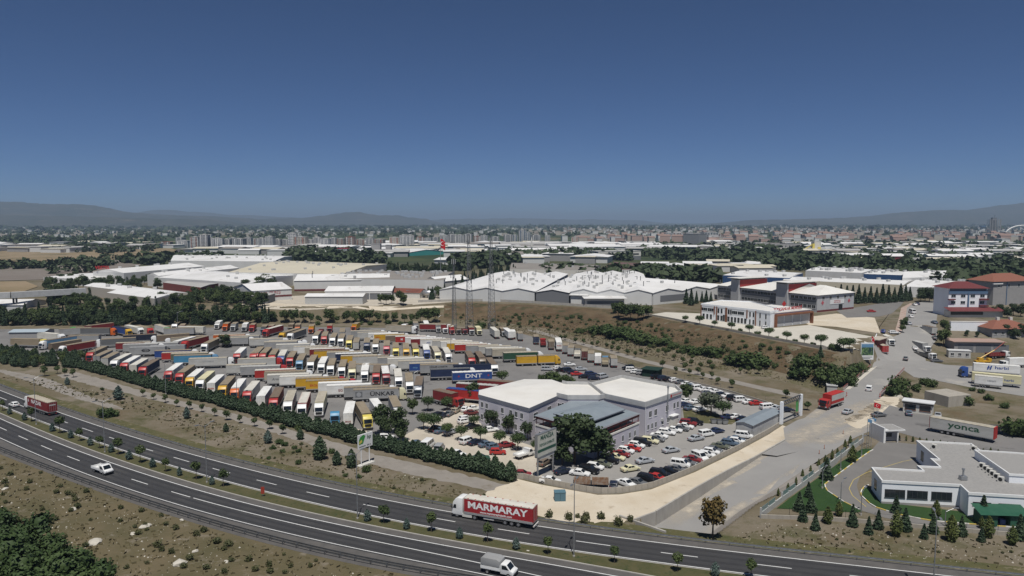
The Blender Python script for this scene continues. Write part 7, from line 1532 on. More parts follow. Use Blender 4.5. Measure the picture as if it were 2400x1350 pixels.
ob('end_windows', MB().box(L_+.02, L_+.1, 4, 36, 3.2, 4.8).mesh('end_windows', m_win), r_)
r_, L_ = fac('open_front_shed', 'white-roofed open shed in front of the long lettered hall', (762,703), (918,702), 26, 5.2, m_dfac_shade, m_wht, 'gable_x', 2.0); ob('front_fascia', MB().box(0, L_, -.2, -.02, 3.9, 5.2).mesh('front_fascia', m_fw), r_)  # open front is a dark wall, inner shade put into its colour
for i in range(7): ob('post', MB().box(L_*i/6-.2, L_*i/6+.2, -.3, -.05, 0, 3.9).mesh('post', m_fw), r_)
fac('low_white_shed', 'low white shed with scrap piles nearest the truck park', (715,713), (850,713), 13, 4.4, pm_('lgrey'), m_wht, 'gable_x', 1.2)
fac('open_front_shed', 'grey-roofed open shelter left of the lettered hall', (570,712), (627,712), 14, 4.6, m_dfac_shade, m_roofg, 'flat')  # dark walls paint the shade under the open shelter
fac('red_roofed_shed', 'low shed with rusty red roof beside the storage tank', (915,698), (984,700), 12, 3.6, pm_('offwhite'), mat('rust_roof', (.20,.07,.045), .85, c2=(.14,.055,.04), scale=.3), 'gable_x', 2)
fac('white_tank_house', 'small white gabled building beside the brown-roofed hall', (992,680), (1030,683), 30, 6.5, pm_('lgrey'), m_wht, 'gable_y', 3, nv=4, vh=8)
def roofhall(label, quad, h, wall, roof, rise=2.0, nv=0, name='factory_hall', axis=0):
    """hall given by the pixels of its eaves: near left, near right, far right, far left"""
    z = PLAT+h; P = wpoly(quad, z); o = Vector((P[0].x, P[0].y, PLAT)); r = thing(name, label, 'factory', o)
    walls_part(r, P, -1, h, wall, o)
    m0, m1 = ((P[0]+P[3])/2, (P[1]+P[2])/2) if axis == 0 else ((P[0]+P[1])/2, (P[3]+P[2])/2)
    v = [(p.x-o.x, p.y-o.y, h+.05) for p in P]+[(m0.x-o.x, m0.y-o.y, h+rise), (m1.x-o.x, m1.y-o.y, h+rise)]
    ob('roof', MB().add(v, [(0,1,5,4),(4,5,2,3),(0,4,3),(1,2,5)] if axis == 0 else [(0,4,5,3),(4,1,2,5),(0,1,4),(2,3,5)]).mesh('roof', roof), r)
    vm = MB().box(-1.1,1.1,-.9,.9,-.6,1.5).mesh('roof_vent', m_para); rr = random.Random(int(P[0].x))
    for i in range(nv):
        u, v_ = rr.uniform(.05,.95), rr.uniform(.08,.92); q = P[0].lerp(P[1], u).lerp(P[3].lerp(P[2], u), v_); t = 1-abs((v_ if axis == 0 else u)-.5)*2
        ob('roof_vent', vm, r, (q.x-o.x, q.y-o.y, h+rise*t), .3)
    return r, P, o
roofhall('brown felt-roofed hall crowded with dark roof vents', [(745,652),(1040,657),(1062,637),(850,634)], 8, m_fw, m_brr, 1.0, 60)
roofhall('huge cream-roofed hall behind the lettered sheds', [(535,638),(800,643),(908,619),(668,611)], 9, m_fw, m_cream, 2.5, 26)
roofhall('white-roofed hall right of the low factory block', [(360,650),(588,664),(700,645),(470,634)], 7, m_fw, m_wht, 2.0, 9)
rv, Pv, ov = roofhall('long white hall carrying big red rooftop letters', [(218,637),(290,640),(480,624),(405,621)], 9, m_fw, m_wht, 2.5, 5, axis=1)
textpart('lettering', textmesh('ves', 'VESTEL', 3.4, m_red, .2, .06), rv, ((Pv[0].x*.7+Pv[1].x*.3)-ov.x, (Pv[0].y*.7+Pv[1].y*.3)-ov.y+1, 12.3), (0.1,-1,0))
roofhall('narrow white hall parallel to the lettered one', [(345,645),(372,647),(560,628),(520,625)], 8, m_fw, m_wht, 2.0, 5, axis=1)
roofhall('long pale low factory block among dark trees, back part', [(196,670),(345,688),(440,686),(240,663)], 6, mat('buff_wall', (.40,.37,.32), .85), m_wht, 1.0, 4)
roofhall('long pale low factory block among dark trees, front part', [(250,686),(362,700),(425,690),(300,678)], 5.5, mat('buff_wall', (.40,.37,.32), .85), m_wht, 1.0, 0)
roofhall('white flat roofs at the left foot of the lettered hall', [(102,650),(200,655),(300,650),(215,640)], 5, m_fw, m_wht, .8)
roofhall('wide canopy with dark red edge beside the white hall', [(382,662),(470,674),(512,664),(405,659)], 6, m_redwood, m_roofg, .6)
roofhall('far white roof spotted with vents left of the flats', [(400,611),(640,613),(690,600),(412,597)], 8, m_fw, m_wht, 2, 30)
fac('white_edge_shed', 'white shed at the left edge of the picture', (-70,742), (54,738), 24, 6.0, m_fw, m_wht, 'gable_x', 2.0)
roofhall('white hall with blue walls left of the vent-covered hall', [(1694,645),(1850,652),(1882,640),(1760,633)], 7, m_fblue, m_wht, 1.2, 8)
roofhall('white hall with grey sides in the blue factory group', [(1888,634),(2020,640),(2060,632),(1920,626)], 8, m_fw, m_wht, .8, 24)
roofhall('dark blue-walled hall in the blue factory group', [(2024,642),(2112,645),(2150,636),(2060,632)], 8, m_fblue, m_wht, .6, 14)
roofhall('very long cream-walled hall before the blue factory group', [(1835,656),(2118,668),(2140,658),(1850,648)], 6, m_cream, m_wht, 1, 10)
roofhall('white gabled hall right of the blue factory group', [(2115,652),(2222,648),(2222,634),(2120,636)], 8, m_fw, m_wht, 2, 4)
roofhall('white vented hall behind the conifer grove by the junction', [(2118,672),(2200,674),(2290,660),(2170,655)], 6.5, m_fw, m_wht, 2, 9)
roofhall('brown-roofed hall with white wall behind the white factory', [(1195,630),(1390,634),(1408,621),(1200,616)], 7, pm_('offwhite'), m_brr, 1.5, 3)
roofhall('white shed row with small gables behind the trees', [(1510,636),(1625,636),(1630,622),(1540,621)], 6, m_fw, m_wht, 2.5, 6, axis=1)
roofhall('dark red-brown roofed hall behind the white factory', [(1410,632),(1525,632),(1530,618),(1440,614)], 6, m_fw, mat('redbrown_roof', (.14,.085,.075), .8), 1.5)
r_, L_ = fac('modern_office_block', 'white and black office block with strip windows behind the factories', (1402,611), (1502,609), 30, 11, pm_('offwhite'), m_roofg, 'flat', over=.3); ob('strip_window', MB().box(L_*.15, L_*.95, -.12, -.02, 6.5, 8.2).mesh('strip_window', m_win), r_); ob('dark_base', MB().box(0, L_, -.1, -.02, 0, 5).mesh('dark_base', m_dfac_shade), r_)
fac('grey_cube_tower', 'plain grey windowless tower standing above the far roofs', (1601,577), (1637,578), 28, 24, mat('tower_grey', (.22,.225,.23), .8), m_grey, 'flat')
for a, b_, hh, t_ in ((870,891,17,'left'),(904,916,15,'right')): fac('grey_plant_tower', 'grey factory tower behind the tree belt, %s of two' % t_, (a,600), (b_,600), 12, hh, m_grey, m_grey, 'flat')
fac('grey_plant_tower', 'squat grey and red lettered works building behind the trees', (790,604), (814,604), 16, 12, m_gfac, m_red, 'flat')
r_, L_ = fac('teal_factory', 'white and teal hall near the tall flag', (920,598), (960,600), 60, 5, mat('teal', (.05,.28,.26), .6), m_wht, 'gable_x', 3)
fac('teal_factory', 'long teal hall right of the tall flag', (1028,595), (1066,595), 40, 4, mat('teal', (.05,.28,.26), .6), m_roofg, 'gable_x', 3)
t = thing('grain_silos', 'row of pale silos beside a yellow conveyor in the far trees', 'silo', PZ(1808,597,PLAT))
for i in range(8): ob('silo', MB().cyl((i*5.6,0,0), (i*5.6,0,13), 2.7, n=10).mesh('silo', m_roofg), t)
ob('silo_gallery', MB().box(-2,42,-1.5,1.5,13,16).mesh('silo_gallery', m_grey), t); ob('yellow_conveyor', MB().add([(46,0,6),(58,0,14),(58,0,15.5),(46,0,8)], [(0,1,2,3)]).box(58,61,-2,2,9,16).box(66,70,-2,2,6,11).mesh('yellow_conveyor', pm_('lyellow')), t)
t = thing('white_shell_building', 'white curved shell building beside the yellow conveyor', 'building', PZ(1908,597,PLAT)); ob('wall', MB().prism([(0,0),(9,0),(12,6),(9,12),(0,12)], 0, 19).mesh('wall', pm_('offwhite')), t); ob('roof', MB().prism([(-.3,-.3),(9.3,-.3),(12.4,6),(9.3,12.3),(-.3,12.3)], 19, 19.6).mesh('roof', m_wht), t)
# covered conveyor bridge at the left edge
t = thing('covered_conveyor_bridge', 'grey covered conveyor bridge crossing above the trees at the left', 'bridge', PZ(200,690,PLAT)); A = PZ(200,680,PLAT+8); B = PZ(25,690,PLAT+8); C_ = PZ(-60,706,PLAT+5)
oo = PZ(200,690,PLAT)
for s_, e_ in ((A, B), (B, C_)):
    d = e_-s_; ob('gallery', MB().box(0, d.to_2d().length, -1.6, 1.6, 0, 3.2).mesh('gallery', m_para), t, (s_.x-oo.x, s_.y-oo.y, 6.0), math.atan2(d.y, d.x))
for u in (.1,.5,.95): q = A.lerp(B, u); ob('trestle', MB().box(-1,-.6,-.6,.6,-1,6).box(.6,1,-.6,.6,-1,6).mesh('trestle', m_dsteel), t, (q.x-oo.x, q.y-oo.y, 0))
# ------------------------------------------------------------------ industrial estate and town
rg = random.Random(77)
SHED = {}
def shed(px, py, w, d, h, roofm, wallm, label, group, cat='shed', gable=True, rz=0, z=PLAT):
    p = PZ(px, py, z); k = (roofm.name, wallm.name, gable)
    if k not in SHED:
        wl_ = MB().box(-.5,.5,-.5,.5,-.1,1).mesh('wall', wallm)
        rf = MB().add([(-.53,-.53,.98),(.53,-.53,.98),(.53,0,1.28),(-.53,0,1.28),(.53,.53,.98),(-.53,.53,.98)], [(0,1,2,3),(3,2,4,5),(1,4,2),(0,3,5)]) if gable else MB().box(-.52,.52,-.52,.52,1,1.05)
        SHED[k] = (wl_, rf.mesh('roof', roofm))
    wl_, rf = SHED[k]; r = thing('industrial_shed' if cat == 'shed' else 'house', label, cat, p, rz, group, (w, d, h)); ob('wall', wl_, r); ob('roof', rf, r)
RO = [(m_wht,'white-roofed'),(m_wht,'white-roofed'),(m_roofg,'grey-roofed'),(m_cream,'cream-roofed'),(m_brr,'brown-roofed'),(m_wht,'white-roofed')]
def estate(x0, x1, y0, y1, n, where, wr=(18,60), dr=(18,45), hr=(5,9)):
    q = []
    for i in range(n):
        q.append((rg.uniform(x0, x1), y0+(y1-y0)*(i+rg.random())/n))
    for i, (px, py) in enumerate(sorted(q)):
        ro, rn = RO[int(rg.random()*6)]
        shed(px, py, rg.uniform(*wr), rg.uniform(*dr), rg.uniform(*hr), ro, m_fw if rg.random() < .7 else m_grey, 'small %s shed, %s from left in the estate %s' % (rn, ordn(i), where), 'sheds '+where, gable=rg.random() < .6, rz=rg.choice((.1,.1,1.3,-.2)))
estate(-40, 190, 578, 592, 26, 'at the left edge', (20,50))
estate(420, 700, 588, 596, 14, 'below the left flats', (25,70))
estate(600, 1000, 588, 602, 26, 'left of the flagpole', (25,70))
estate(700, 1300, 574, 590, 44, 'before the middle flats', (25,80), (25,60))
estate(1060, 1420, 590, 618, 34, 'behind the white factory', (20,60))
estate(1180, 1600, 572, 592, 40, 'left of the grey tower', (25,80), (25,60))
estate(1520, 1800, 622, 640, 14, 'behind the school', (18,35), (15,30), (4,6))
estate(1640, 2000, 570, 600, 60, 'right of the grey tower', (20,50))
estate(1980, 2420, 570, 600, 95, 'at the far right', (20,55), (20,40), (4,7))
estate(1960, 2420, 604, 632, 36, 'among the right-hand woods', (20,50), (15,30), (4,7))
estate(200, 420, 572, 584, 8, 'before the plain', (20,40))
shed(2078, 618, 30, 22, 9, m_wht, pm_('dred'), 'red gabled shed among the pale roofs on the right', None)
# flats
def flats_proto(kind, wallm, bandm, floors):
    wl_ = MB().box(-.5,.5,-.5,.5,0,1).mesh('wall', wallm); cols = 5
    b = MB(); c = MB()
    for i in range(cols):
        x = -.5+(i+.5)/cols
        for f in range(floors):
            z = (f+.35)/floors
            b.box(x-.055, x+.055, -.512, -.49, z, z+.42/floors)
            if i % 2 == 1: c.box(x-.09, x+.09, -.56, -.5, (f+.08)/floors, (f+.28)/floors)
    for f in range(floors):
        for y in (-.25, .1, .35): b.box(.49, .512, y-.06, y+.06, (f+.35)/floors, (f+.77)/floors); b.box(-.512, -.49, y-.06, y+.06, (f+.35)/floors, (f+.77)/floors)
    col = MB()
    for x in (-.3, .3): col.box(x-.05, x+.05, -.53, -.5, 0, 1.0)
    rf = MB().box(-.52,.52,-.52,.52,1,1.03).box(-.18,.18,-.2,.2,1.03,1.09)
    return [('wall', wl_), ('window_rows', b.mesh('window_rows', m_win)), ('balcony_rows', c.mesh('balcony_rows', m_winf)), ('facade_strip', col.mesh('facade_strip', bandm)), ('roof', rf.mesh('roof', m_roofg if kind != 'red' else m_tile))]
fcw = mat('flat_white', (.70,.69,.665), .85, c2=(.55,.54,.52), scale=.3); fcb = mat('flat_beige', (.48,.43,.36), .85, c2=(.42,.38,.32), scale=.3); fcg = mat('flat_grey', (.36,.36,.37), .85); fcp = mat('flat_pink', (.46,.32,.27), .85, c2=(.40,.29,.25), scale=.3); fct = mat('flat_terracotta', (.30,.13,.09), .85)
FP = [flats_proto('w', fcw, fcg, 10), flats_proto('w', fcb, fct, 10), flats_proto('w', fcg, fcw, 11), flats_proto('w', fcw, fct, 9), flats_proto('red', fcp, fcw, 6), flats_proto('w', fcw, m_blueb, 12)]
FN = ['white and grey', 'beige and brown', 'grey and white', 'white and terracotta', 'pink', 'white and blue']
def flat(px, base, top, wpx, k, where, group, i, dep=.8):
    p = PZ(px, base, PLAT); s = (p.y)/FPX; h = (base-top)*s; w = wpx*s
    r = thing('apartment_block', '%s apartment block, %s from left %s' % (FN[k], ORD[i] if i < len(ORD) else 'one', where), 'building', p, rg.uniform(-.25,.25), group, (w, max(12, w*dep), h))
    for nm, me in FP[k]: ob(nm, me, r)
FL = [(391,578,567,22,4),(424,576,557,17,2),(434,580,564,26,0),(460,586,556,20,3),(481,586,551,19,2),(497,582,559,14,2),(511,586,559,25,0),(533,585,561,18,2),(548,584,558,17,0),(563,586,560,24,2),(583,584,557,16,0),(597,583,561,16,3),(614,586,559,19,2),(634,586,555,18,0),(652,585,561,15,2),(668,584,562,17,2),(687,586,548,18,0),(706,586,556,28,1),(726,585,562,16,2),(745,584,557,20,2),(764,586,560,19,0),(782,584,558,15,2),(800,584,560,16,1),(822,583,556,20,4),(845,582,561,20,1),(868,580,558,18,0),(890,580,561,22,1),(925,581,557,22,1),(945,581,552,16,0),(962,581,552,17,0)]
for i, q in enumerate(FL): flat(*q, 'in the long row of flats', 'long row of flats', i)
FL2 = [(985,572,556,18,4),(1003,572,558,16,0),(1021,571,556,15,2),(1042,571,552,20,0),(1060,571,550,18,2),(1078,571,551,19,0),(1098,570,549,18,2),(1118,571,554,16,4),(1135,571,552,16,0),(1160,571,555,18,2),(1190,569,550,18,2),(1206,569,551,12,5),(1224,568,540,17,5),(1238,569,545,10,5),(1255,568,551,22,2),(1283,570,552,12,0),(1348,575,556,16,1)]
for i, q in enumerate(FL2): flat(*q, 'in the middle flats', 'middle flats', i)
FL3 = [(1402,563,551,14,4),(1418,563,552,13,4),(1432,563,551,13,4),(1447,563,552,13,4),(1462,563,551,13,4),(1480,564,553,20,4),(1503,564,552,16,4),(1526,556,547,16,2),(1566,560,546,16,0),(1582,560,546,15,3),(1598,560,546,12,3),(1616,556,545,16,0),(1640,557,546,14,3),(1662,558,545,34,0),(1690,557,549,14,4),(2155,552,541,20,4),(2172,553,542,18,3),(2190,553,543,20,4),(2210,552,542,18,3),(2232,552,543,20,4),(2250,552,543,14,3),(2278,550,540,18,2)]
for i, q in enumerate(FL3): flat(*q, 'in the far right flats', 'far right flats', i)
def tower():
    p = PZ(2328,549,PLAT); s = p.y/FPX; t = thing('unfinished_tower', 'tall unfinished concrete tower with bare floors at the far right', 'tower', p); W_ = 26*s; Hh = 35*s
    for i in range(15): ob('floor_slab', MB().box(-W_/2, W_/2, -10, 10, Hh*i/15, Hh*i/15+1.2).mesh('floor_slab', m_grey), t)
    for x in (-W_/2+1, -W_/4, 0, W_/4, W_/2-1): ob('column', MB().box(x-1, x+1, -10.2, -8, 0, Hh+rg.uniform(0,3)).mesh('column', m_grey), t)
    ob('core', MB().box(-W_/6, W_/6, -6, 8, 0, Hh+6).mesh('core', m_dfac_shade), t); ob('crane_mast', MB().cyl((2,0,Hh), (2,0,Hh+16), .8, n=5).mesh('crane_mast', m_dsteel), t)
    p = PZ(2302,547,PLAT); t = thing('white_round_tower', 'slim white tower beside the unfinished tower', 'tower', p); ob('shaft', MB().cyl((0,0,0),(0,0,26),10,10,12).mesh('shaft', fcw), t); ob('crown', MB().cyl((0,0,26),(0,0,32),13,13,12).mesh('crown', m_blueb), t)
    p = PZ(2395,552,PLAT); t = thing('white_arch', 'pale arch rising at the right edge of the far town', 'arch', p); b = MB(); prev = None
    for i in range(15):
        a = math.pi*i/14; q = Vector((60*s*-math.cos(a)*.6, 0, 21*s*math.sin(a)))
        if prev: b.cyl(prev, q, 2.5, n=6)
        prev = q
    ob('arch_rib', b.mesh('arch_rib', m_wht), t)
tower()
def mosque():
    p = PZ(1270,607,PLAT); t = thing('mosque', 'little mosque with silver dome and slim minaret behind the factories', 'mosque', p); ob('wall', MB().box(-8,8,-8,8,0,6).mesh('wall', pm_('offwhite')), t); b = MB(); n = 14
    for j in range(5):
        a0, a1 = j*math.pi/10, (j+1)*math.pi/10
        b.cyl((0,0,6+6.5*math.sin(a0)), (0,0,6+6.5*math.sin(a1)), 7*math.cos(a0), max(.05, 7*math.cos(a1)), n, False)
    ob('dome', b.mesh('dome', mat('dome_metal', (.42,.38,.34), .35, .6), True), t); ob('minaret', MB().cyl((-13,0,0),(-13,0,24),1.1,.9,8).cyl((-13,0,15),(-13,0,16.4),1.8,n=8).cyl((-13,0,24),(-13,0,29),.9,.05,8).mesh('minaret', pm_('offwhite')), t)
mosque()
m_ttile = mat('faded_tile_roof', (.235,.14,.115), .9, c2=(.24,.19,.16), scale=.1, contrast=.6)
# the low town beyond: the houses that show largest are things, the rest one mass
for i, px in enumerate(sorted(rg.uniform(1320, 2430) for _ in range(230))):
    py = rg.uniform(552, 571) if px > 1500 else rg.uniform(560, 570); red = rg.random() < .5
    shed(px, py, rg.uniform(12,26), rg.uniform(10,18), rg.uniform(7,15), m_ttile if red else m_roofg, (fcw, fcp, fcb)[int(rg.random()*3)], ('red-tiled' if red else 'pale-roofed')+' house, %s from left in the low town on the right' % ordn(i), 'town houses', 'house', red, rg.uniform(-.4,.4))
def town_mass():
    b = {0: MB(), 1: MB(), 2: MB()}
    for i in range(1900):
        px = rg.uniform(-200, 2600); py = rg.uniform(531, 552) if px > 1250 else rg.uniform(531, 556)
        if px < 1250 and rg.random() < .55: continue
        p = PZ(px, py, PLAT); w = rg.uniform(8,20); d = rg.uniform(8,16); h = rg.uniform(5,14) if px > 1250 else rg.uniform(4,8); j = int(rg.random()*2)
        b[j].box(p.x-w/2, p.x+w/2, p.y-d/2, p.y+d/2, PLAT-.3, PLAT+h); b[2 if (px > 1250 and rg.random() < .55) else j].box(p.x-w/2-.4, p.x+w/2+.4, p.y-d/2-.4, p.y+d/2+.4, PLAT+h, PLAT+h+1.6)
    for j, m in ((0, fcw), (1, fcb), (2, m_ttile)): ob('distant_houses', b[j].mesh('distant_houses', m), kind='stuff')
town_mass()
# ------------------------------------------------------------------ hills on the horizon
def fbm(x, y, seed=0):
    r = np.random.RandomState(seed); s = np.zeros(np.shape(x)); a = 1.0; f = 1.0
    for o in range(5):
        for k in range(3):
            an = r.uniform(0, 6.28); ph = r.uniform(0, 6.28)
            s = s+a*np.sin((x*math.cos(an)+y*math.sin(an))*f+ph)/3
        a *= .52; f *= 2.1
    return s
def hills(name, crest, D, width, m, seed=1, lean=0.0):
    xs = np.array([c[0] for c in crest], float); ys = np.array([c[1] for c in crest], float)
    q = np.linspace(xs.min(), xs.max(), 160); top = (HOR+1.5-np.interp(q, xs, ys))*D/FPX+EYE
    ed = np.clip(np.minimum(q-q[0], q[-1]-q)/60, 0, 1); top = np.maximum(top, 0)*(1+.045*fbm(q/16, q*0, seed+3)+.03*fbm(q/5, q*0, seed+4))
    t = np.linspace(-1, 1, 36); V = []; n = len(q)
    for tt in t:
        y = D+tt*width+lean*(q-q.mean()); x = (q-CX)/FPX*D*(1+0.00*tt)
        prof = (1-abs(tt))**1.25
        z = top*prof*(1+0.22*fbm(x/1400, y/1400, seed)*(1-prof)*1.6)*ed+PLAT-2-3*(abs(tt) > .97)
        z = z+18*fbm(x/420, y/420, seed+5)*prof*(1-prof)*2*np.clip(top/120, 0, 1)
        V += list(zip(x, y, z))
    F = [(i*n+j, i*n+j+1, (i+1)*n+j+1, (i+1)*n+j) for i in range(len(t)-1) for j in range(n-1)]
    me = bpy.data.meshes.new(name); me.from_pydata(V, [], F); me.materials.append(m); me.polygons.foreach_set('use_smooth', [True]*len(F)); me.update()
    return ob(name, me, kind='structure')
m_hill = mat('hillside', (.030,.040,.025), 0.95, c2=(.075,.068,.048), scale=0.0035, contrast=0.3, c3=(.20,.165,.125), s3=0.004, f3=0.61, world=True, detail=10)
hills('hill', [(-700,500),(-400,486),(-150,478),(0,476),(40,475),(75,478),(110,481),(150,479),(185,478),(220,483),(260,491),(300,499),(340,502),(400,505),(470,508),(540,511),(640,516)], 9500, 3400, m_hill, 3)
hills('hill', [(-300,512),(0,505),(120,508),(260,512),(420,516),(560,519)], 7200, 1500, m_hill, 11)
hills('hill', [(280,506),(340,499),(380,495),(420,494),(460,498),(520,503),(600,507),(680,511),(760,516)], 16500, 4000, m_hill, 4)
hills('hill', [(560,518),(640,514),(720,512),(770,506),(800,501),(830,498),(855,501),(880,506),(905,507),(930,506),(960,511),(1010,516),(1060,519)], 11500, 2600, m_hill, 5)
hills('hill', [(960,518),(1060,515),(1150,514),(1230,513),(1300,516),(1390,516),(1480,518),(1560,519)], 17500, 3500, m_hill, 6)
hills('hill', [(1700,519),(1850,516),(1980,513),(2060,506),(2110,500),(2160,496),(2220,495),(2270,494),(2310,489),(2350,482),(2400,476),(2480,474),(2600,474),(2800,478),(3000,490)], 11000, 3600, m_hill, 8)
# ------------------------------------------------------------------ haze: one closed box of even, thin air round the camera and the scene
def haze():
    m = bpy.data.materials.new('haze_air'); m.use_nodes = True; nt = m.node_tree; nt.nodes.clear()
    o = nt.nodes.new('ShaderNodeOutputMaterial'); v = nt.nodes.new('ShaderNodeVolumePrincipled')
    v.inputs['Color'].default_value = (.46,.61,.80, 1); v.inputs['Density'].default_value = HAZE_D; v.inputs['Anisotropy'].default_value = 0.0
    nt.links.new(v.outputs[0], o.inputs['Volume'])
    me = MB().box(-52000, 52000, -1500, 52000, -8, 385).mesh('haze', m)
    ob('haze', me, kind='stuff')
HAZE_D = 9.5e-5
haze()
# ------------------------------------------------------------------ lamps, signs, masts, gates and small things
def lamp_post(px, py, h, label, group, arms=2, rz=0.0):
    p = G(px, py); r = thing('street_lamp', label, 'street lamp', p, rz, group)
    ob('pole', MB().cyl((0,0,0),(0,0,h),.11,.06,8).mesh('pole', m_steel), r); ob('base_plate', MB().cyl((0,0,0),(0,0,.35),.2,n=8).mesh('base_plate', m_conc), r)
    for s in ((-1, 1) if arms == 2 else (1,)):
        ob('lamp_arm', MB().cyl((0,0,h-.3),(s*1.5,0,h+.35),.045,.035,6).mesh('lamp_arm', m_steel), r); ob('lamp_head', MB().box(min(s*1.4,s*2.3),max(s*1.4,s*2.3),-.16,.16,h+.3,h+.45).mesh('lamp_head', m_steel), r)
LP_ = [(85,996,13.0),(246,1061,12.5),(485,1132,12.5),(838,1217,12.5),(1345,1306,12.5),(2186,1404,12.5)]
for i, (a, b, h) in enumerate(LP_):
    an = math.radians(seg_heading(NIN, a))+math.pi/2; lamp_post(a, b, h, 'double-armed lamp post on the highway median, %s from left' % ORD[i], 'median lamp posts', 2, an)
for i, (a, b, h) in enumerate([(418,803,14),(1057,872,17),(226,862,10),(389,925,10),(556,952,10),(970,940,9),(1027,790,10)]): lamp_post(a, b, h, 'slim lamp post in the truck park, %s from left' % ORD[[1,6,0,2,3,4,5].index(i)], 'truck park lamps', 1, .4)
for i, (x, y, h) in enumerate([(675,690,4.6),(865,785,4.6),(675,365,4.2),(870,235,4.2),(505,535,4.0)]): lamp_post(1800+x/3.97, 1010+y/3.97, h, 'short black garden lamp on the compound lawn, %s from left' % ORD[[1,3,2,4,0][i] if False else sorted(range(5), key=lambda q: [675,865,676,870,505][q]).index(i)], 'compound lamps', 1, .8)
lamp_post(2215,1233,3.0, 'low post lamp beside the front wall of the white building', None, 1)
# fuel station sign
def fuel_sign():
    a = PZ(847,1093), PZ(866,1086); d = (a[1]-a[0]).to_2d(); L = d.length; r = thing('roadside_fuel_sign', 'white roadside sign with green and yellow emblem on two posts', 'sign', a[0], math.atan2(d.y, d.x))
    for x in (0, L): ob('post', MB().cyl((x,0,0),(x,0,4.6),.13,n=8).mesh('post', pm_('white')), r)
    ob('footing', MB().box(-1,L+1.2,-.6,.6,0,.35).mesh('footing', pm_('offwhite')), r); bd = ob('board', MB().box(-.9,L+.9,-.16,.16,4.1,7.3).mesh('board', pm_('white')), r)
    w = L+1.8; x0 = -.9; z0 = 4.1
    ob('emblem_green', MB().add([(x0+.1,-.18,z0+1.0),(x0+w*.32,-.18,z0+1.1),(x0+w*.40,-.18,z0+1.9),(x0+w*.50,-.18,z0+2.7),(x0+w*.34,-.18,z0+3.1),(x0+w*.12,-.18,z0+2.7),(x0+.1,-.18,z0+2.0)], [(0,1,2,3,4,5,6)]).mesh('emblem_green', pm_('green')), bd)
    ob('emblem_yellow', MB().add([(x0+.1,-.20,z0+1.05),(x0+w*.26,-.20,z0+1.5),(x0+w*.22,-.20,z0+2.1),(x0+.3,-.20,z0+1.8)], [(0,1,2,3)]).mesh('emblem_yellow', pm_('lyellow')), bd)
    textpart('lettering', textmesh('bp', 'bp', 1.25, pm_('dgreen'), .01, .02), bd, (x0+w*.76,-.17,z0+2.3), (0,-1,0)); textpart('lettering', textmesh('bp2', '500 m', .5, pm_('dgrey'), .01, .01), bd, (x0+w*.74,-.17,z0+.45), (0,-1,0)); ob('text_line', MB().box(x0+.2,x0+w*.5,-.175,-.165,z0+.35,z0+.55).mesh('text_line', pm_('dgrey')), bd)
fuel_sign()
def coop_sign():
    a, b = PZ(1260,1124), PZ(1296,1107); d = (b-a).to_2d(); L = d.length; r = thing('cooperative_sign', 'large weathered sign board with dark green letters on two steel posts', 'sign', a, math.atan2(d.y, d.x))
    for x in (0, L): ob('post', MB().cyl((x,0,0),(x,0,6.5),.2,n=8).mesh('post', m_steel), r)
    bd = ob('board', MB().box(-.5,L+.7,-.3,.3,5.0,9.8).mesh('board', mat('sign_cream', (.50,.50,.44), .7, c2=(.42,.42,.37), scale=.6)), r); ob('frame', MB().box(-.6,L+.8,-.34,.34,9.8,9.95).box(-.6,L+.8,-.34,.34,4.85,5.0).box(-.65,-.5,-.34,.34,5,9.8).box(L+.7,L+.85,-.34,.34,5,9.8).mesh('frame', m_steel), r)
    g = mat('sign_green', (.03,.085,.06), .7); cx = L/2+.1
    textpart('lettering', textmesh('ms', 'MANİSA', 1.35, g, .01, .04, .95), bd, (cx,-.31,8.9), (0,-1,0)); textpart('lettering', textmesh('tk', 'TAŞIYICILAR KOOPERATİFİ', .8, g, .01, .02, .56), bd, (cx,-.31,7.35), (0,-1,0)); ob('green_stripe', MB().box(-.4,L+.6,-.33,-.3,5.9,6.5).mesh('green_stripe', g), bd); ob('lower_panel', MB().box(.6,L+.2,-.2,.2,4.2,4.85).mesh('lower_panel', pm_('lgrey')), r)
coop_sign()
def billboard():
    p = G(2031,852); r = thing('billboard', 'tall billboard with green picture beside the hill road', 'billboard', p, .05)
    for x in (-1.5, 1.5): ob('post', MB().cyl((x,0,0),(x,0,3),.15,n=6).mesh('post', m_steel), r)
    b = ob('board', MB().box(-2.5,2.5,-.15,.15,1.5,8.0).mesh('board', pm_('white')), r); ob('picture', MB().box(-2.3,2.3,-.18,-.15,3.2,6.2).mesh('picture', mat('poster_green', (.05,.12,.04), .6, c2=(.02,.04,.05), c3=(.20,.30,.12), s3=.8, f3=.5, scale=.5, contrast=.2)), b); ob('sky_strip', MB().box(-2.3,2.3,-.18,-.15,6.25,7.5).mesh('sky_strip', pm_('lblue')), b); ob('text_line', MB().box(-2.0,2.0,-.18,-.15,2.4,2.6).box(-2.0,1.2,-.18,-.15,1.9,2.1).mesh('text_line', pm_('dgrey')), b)
billboard()
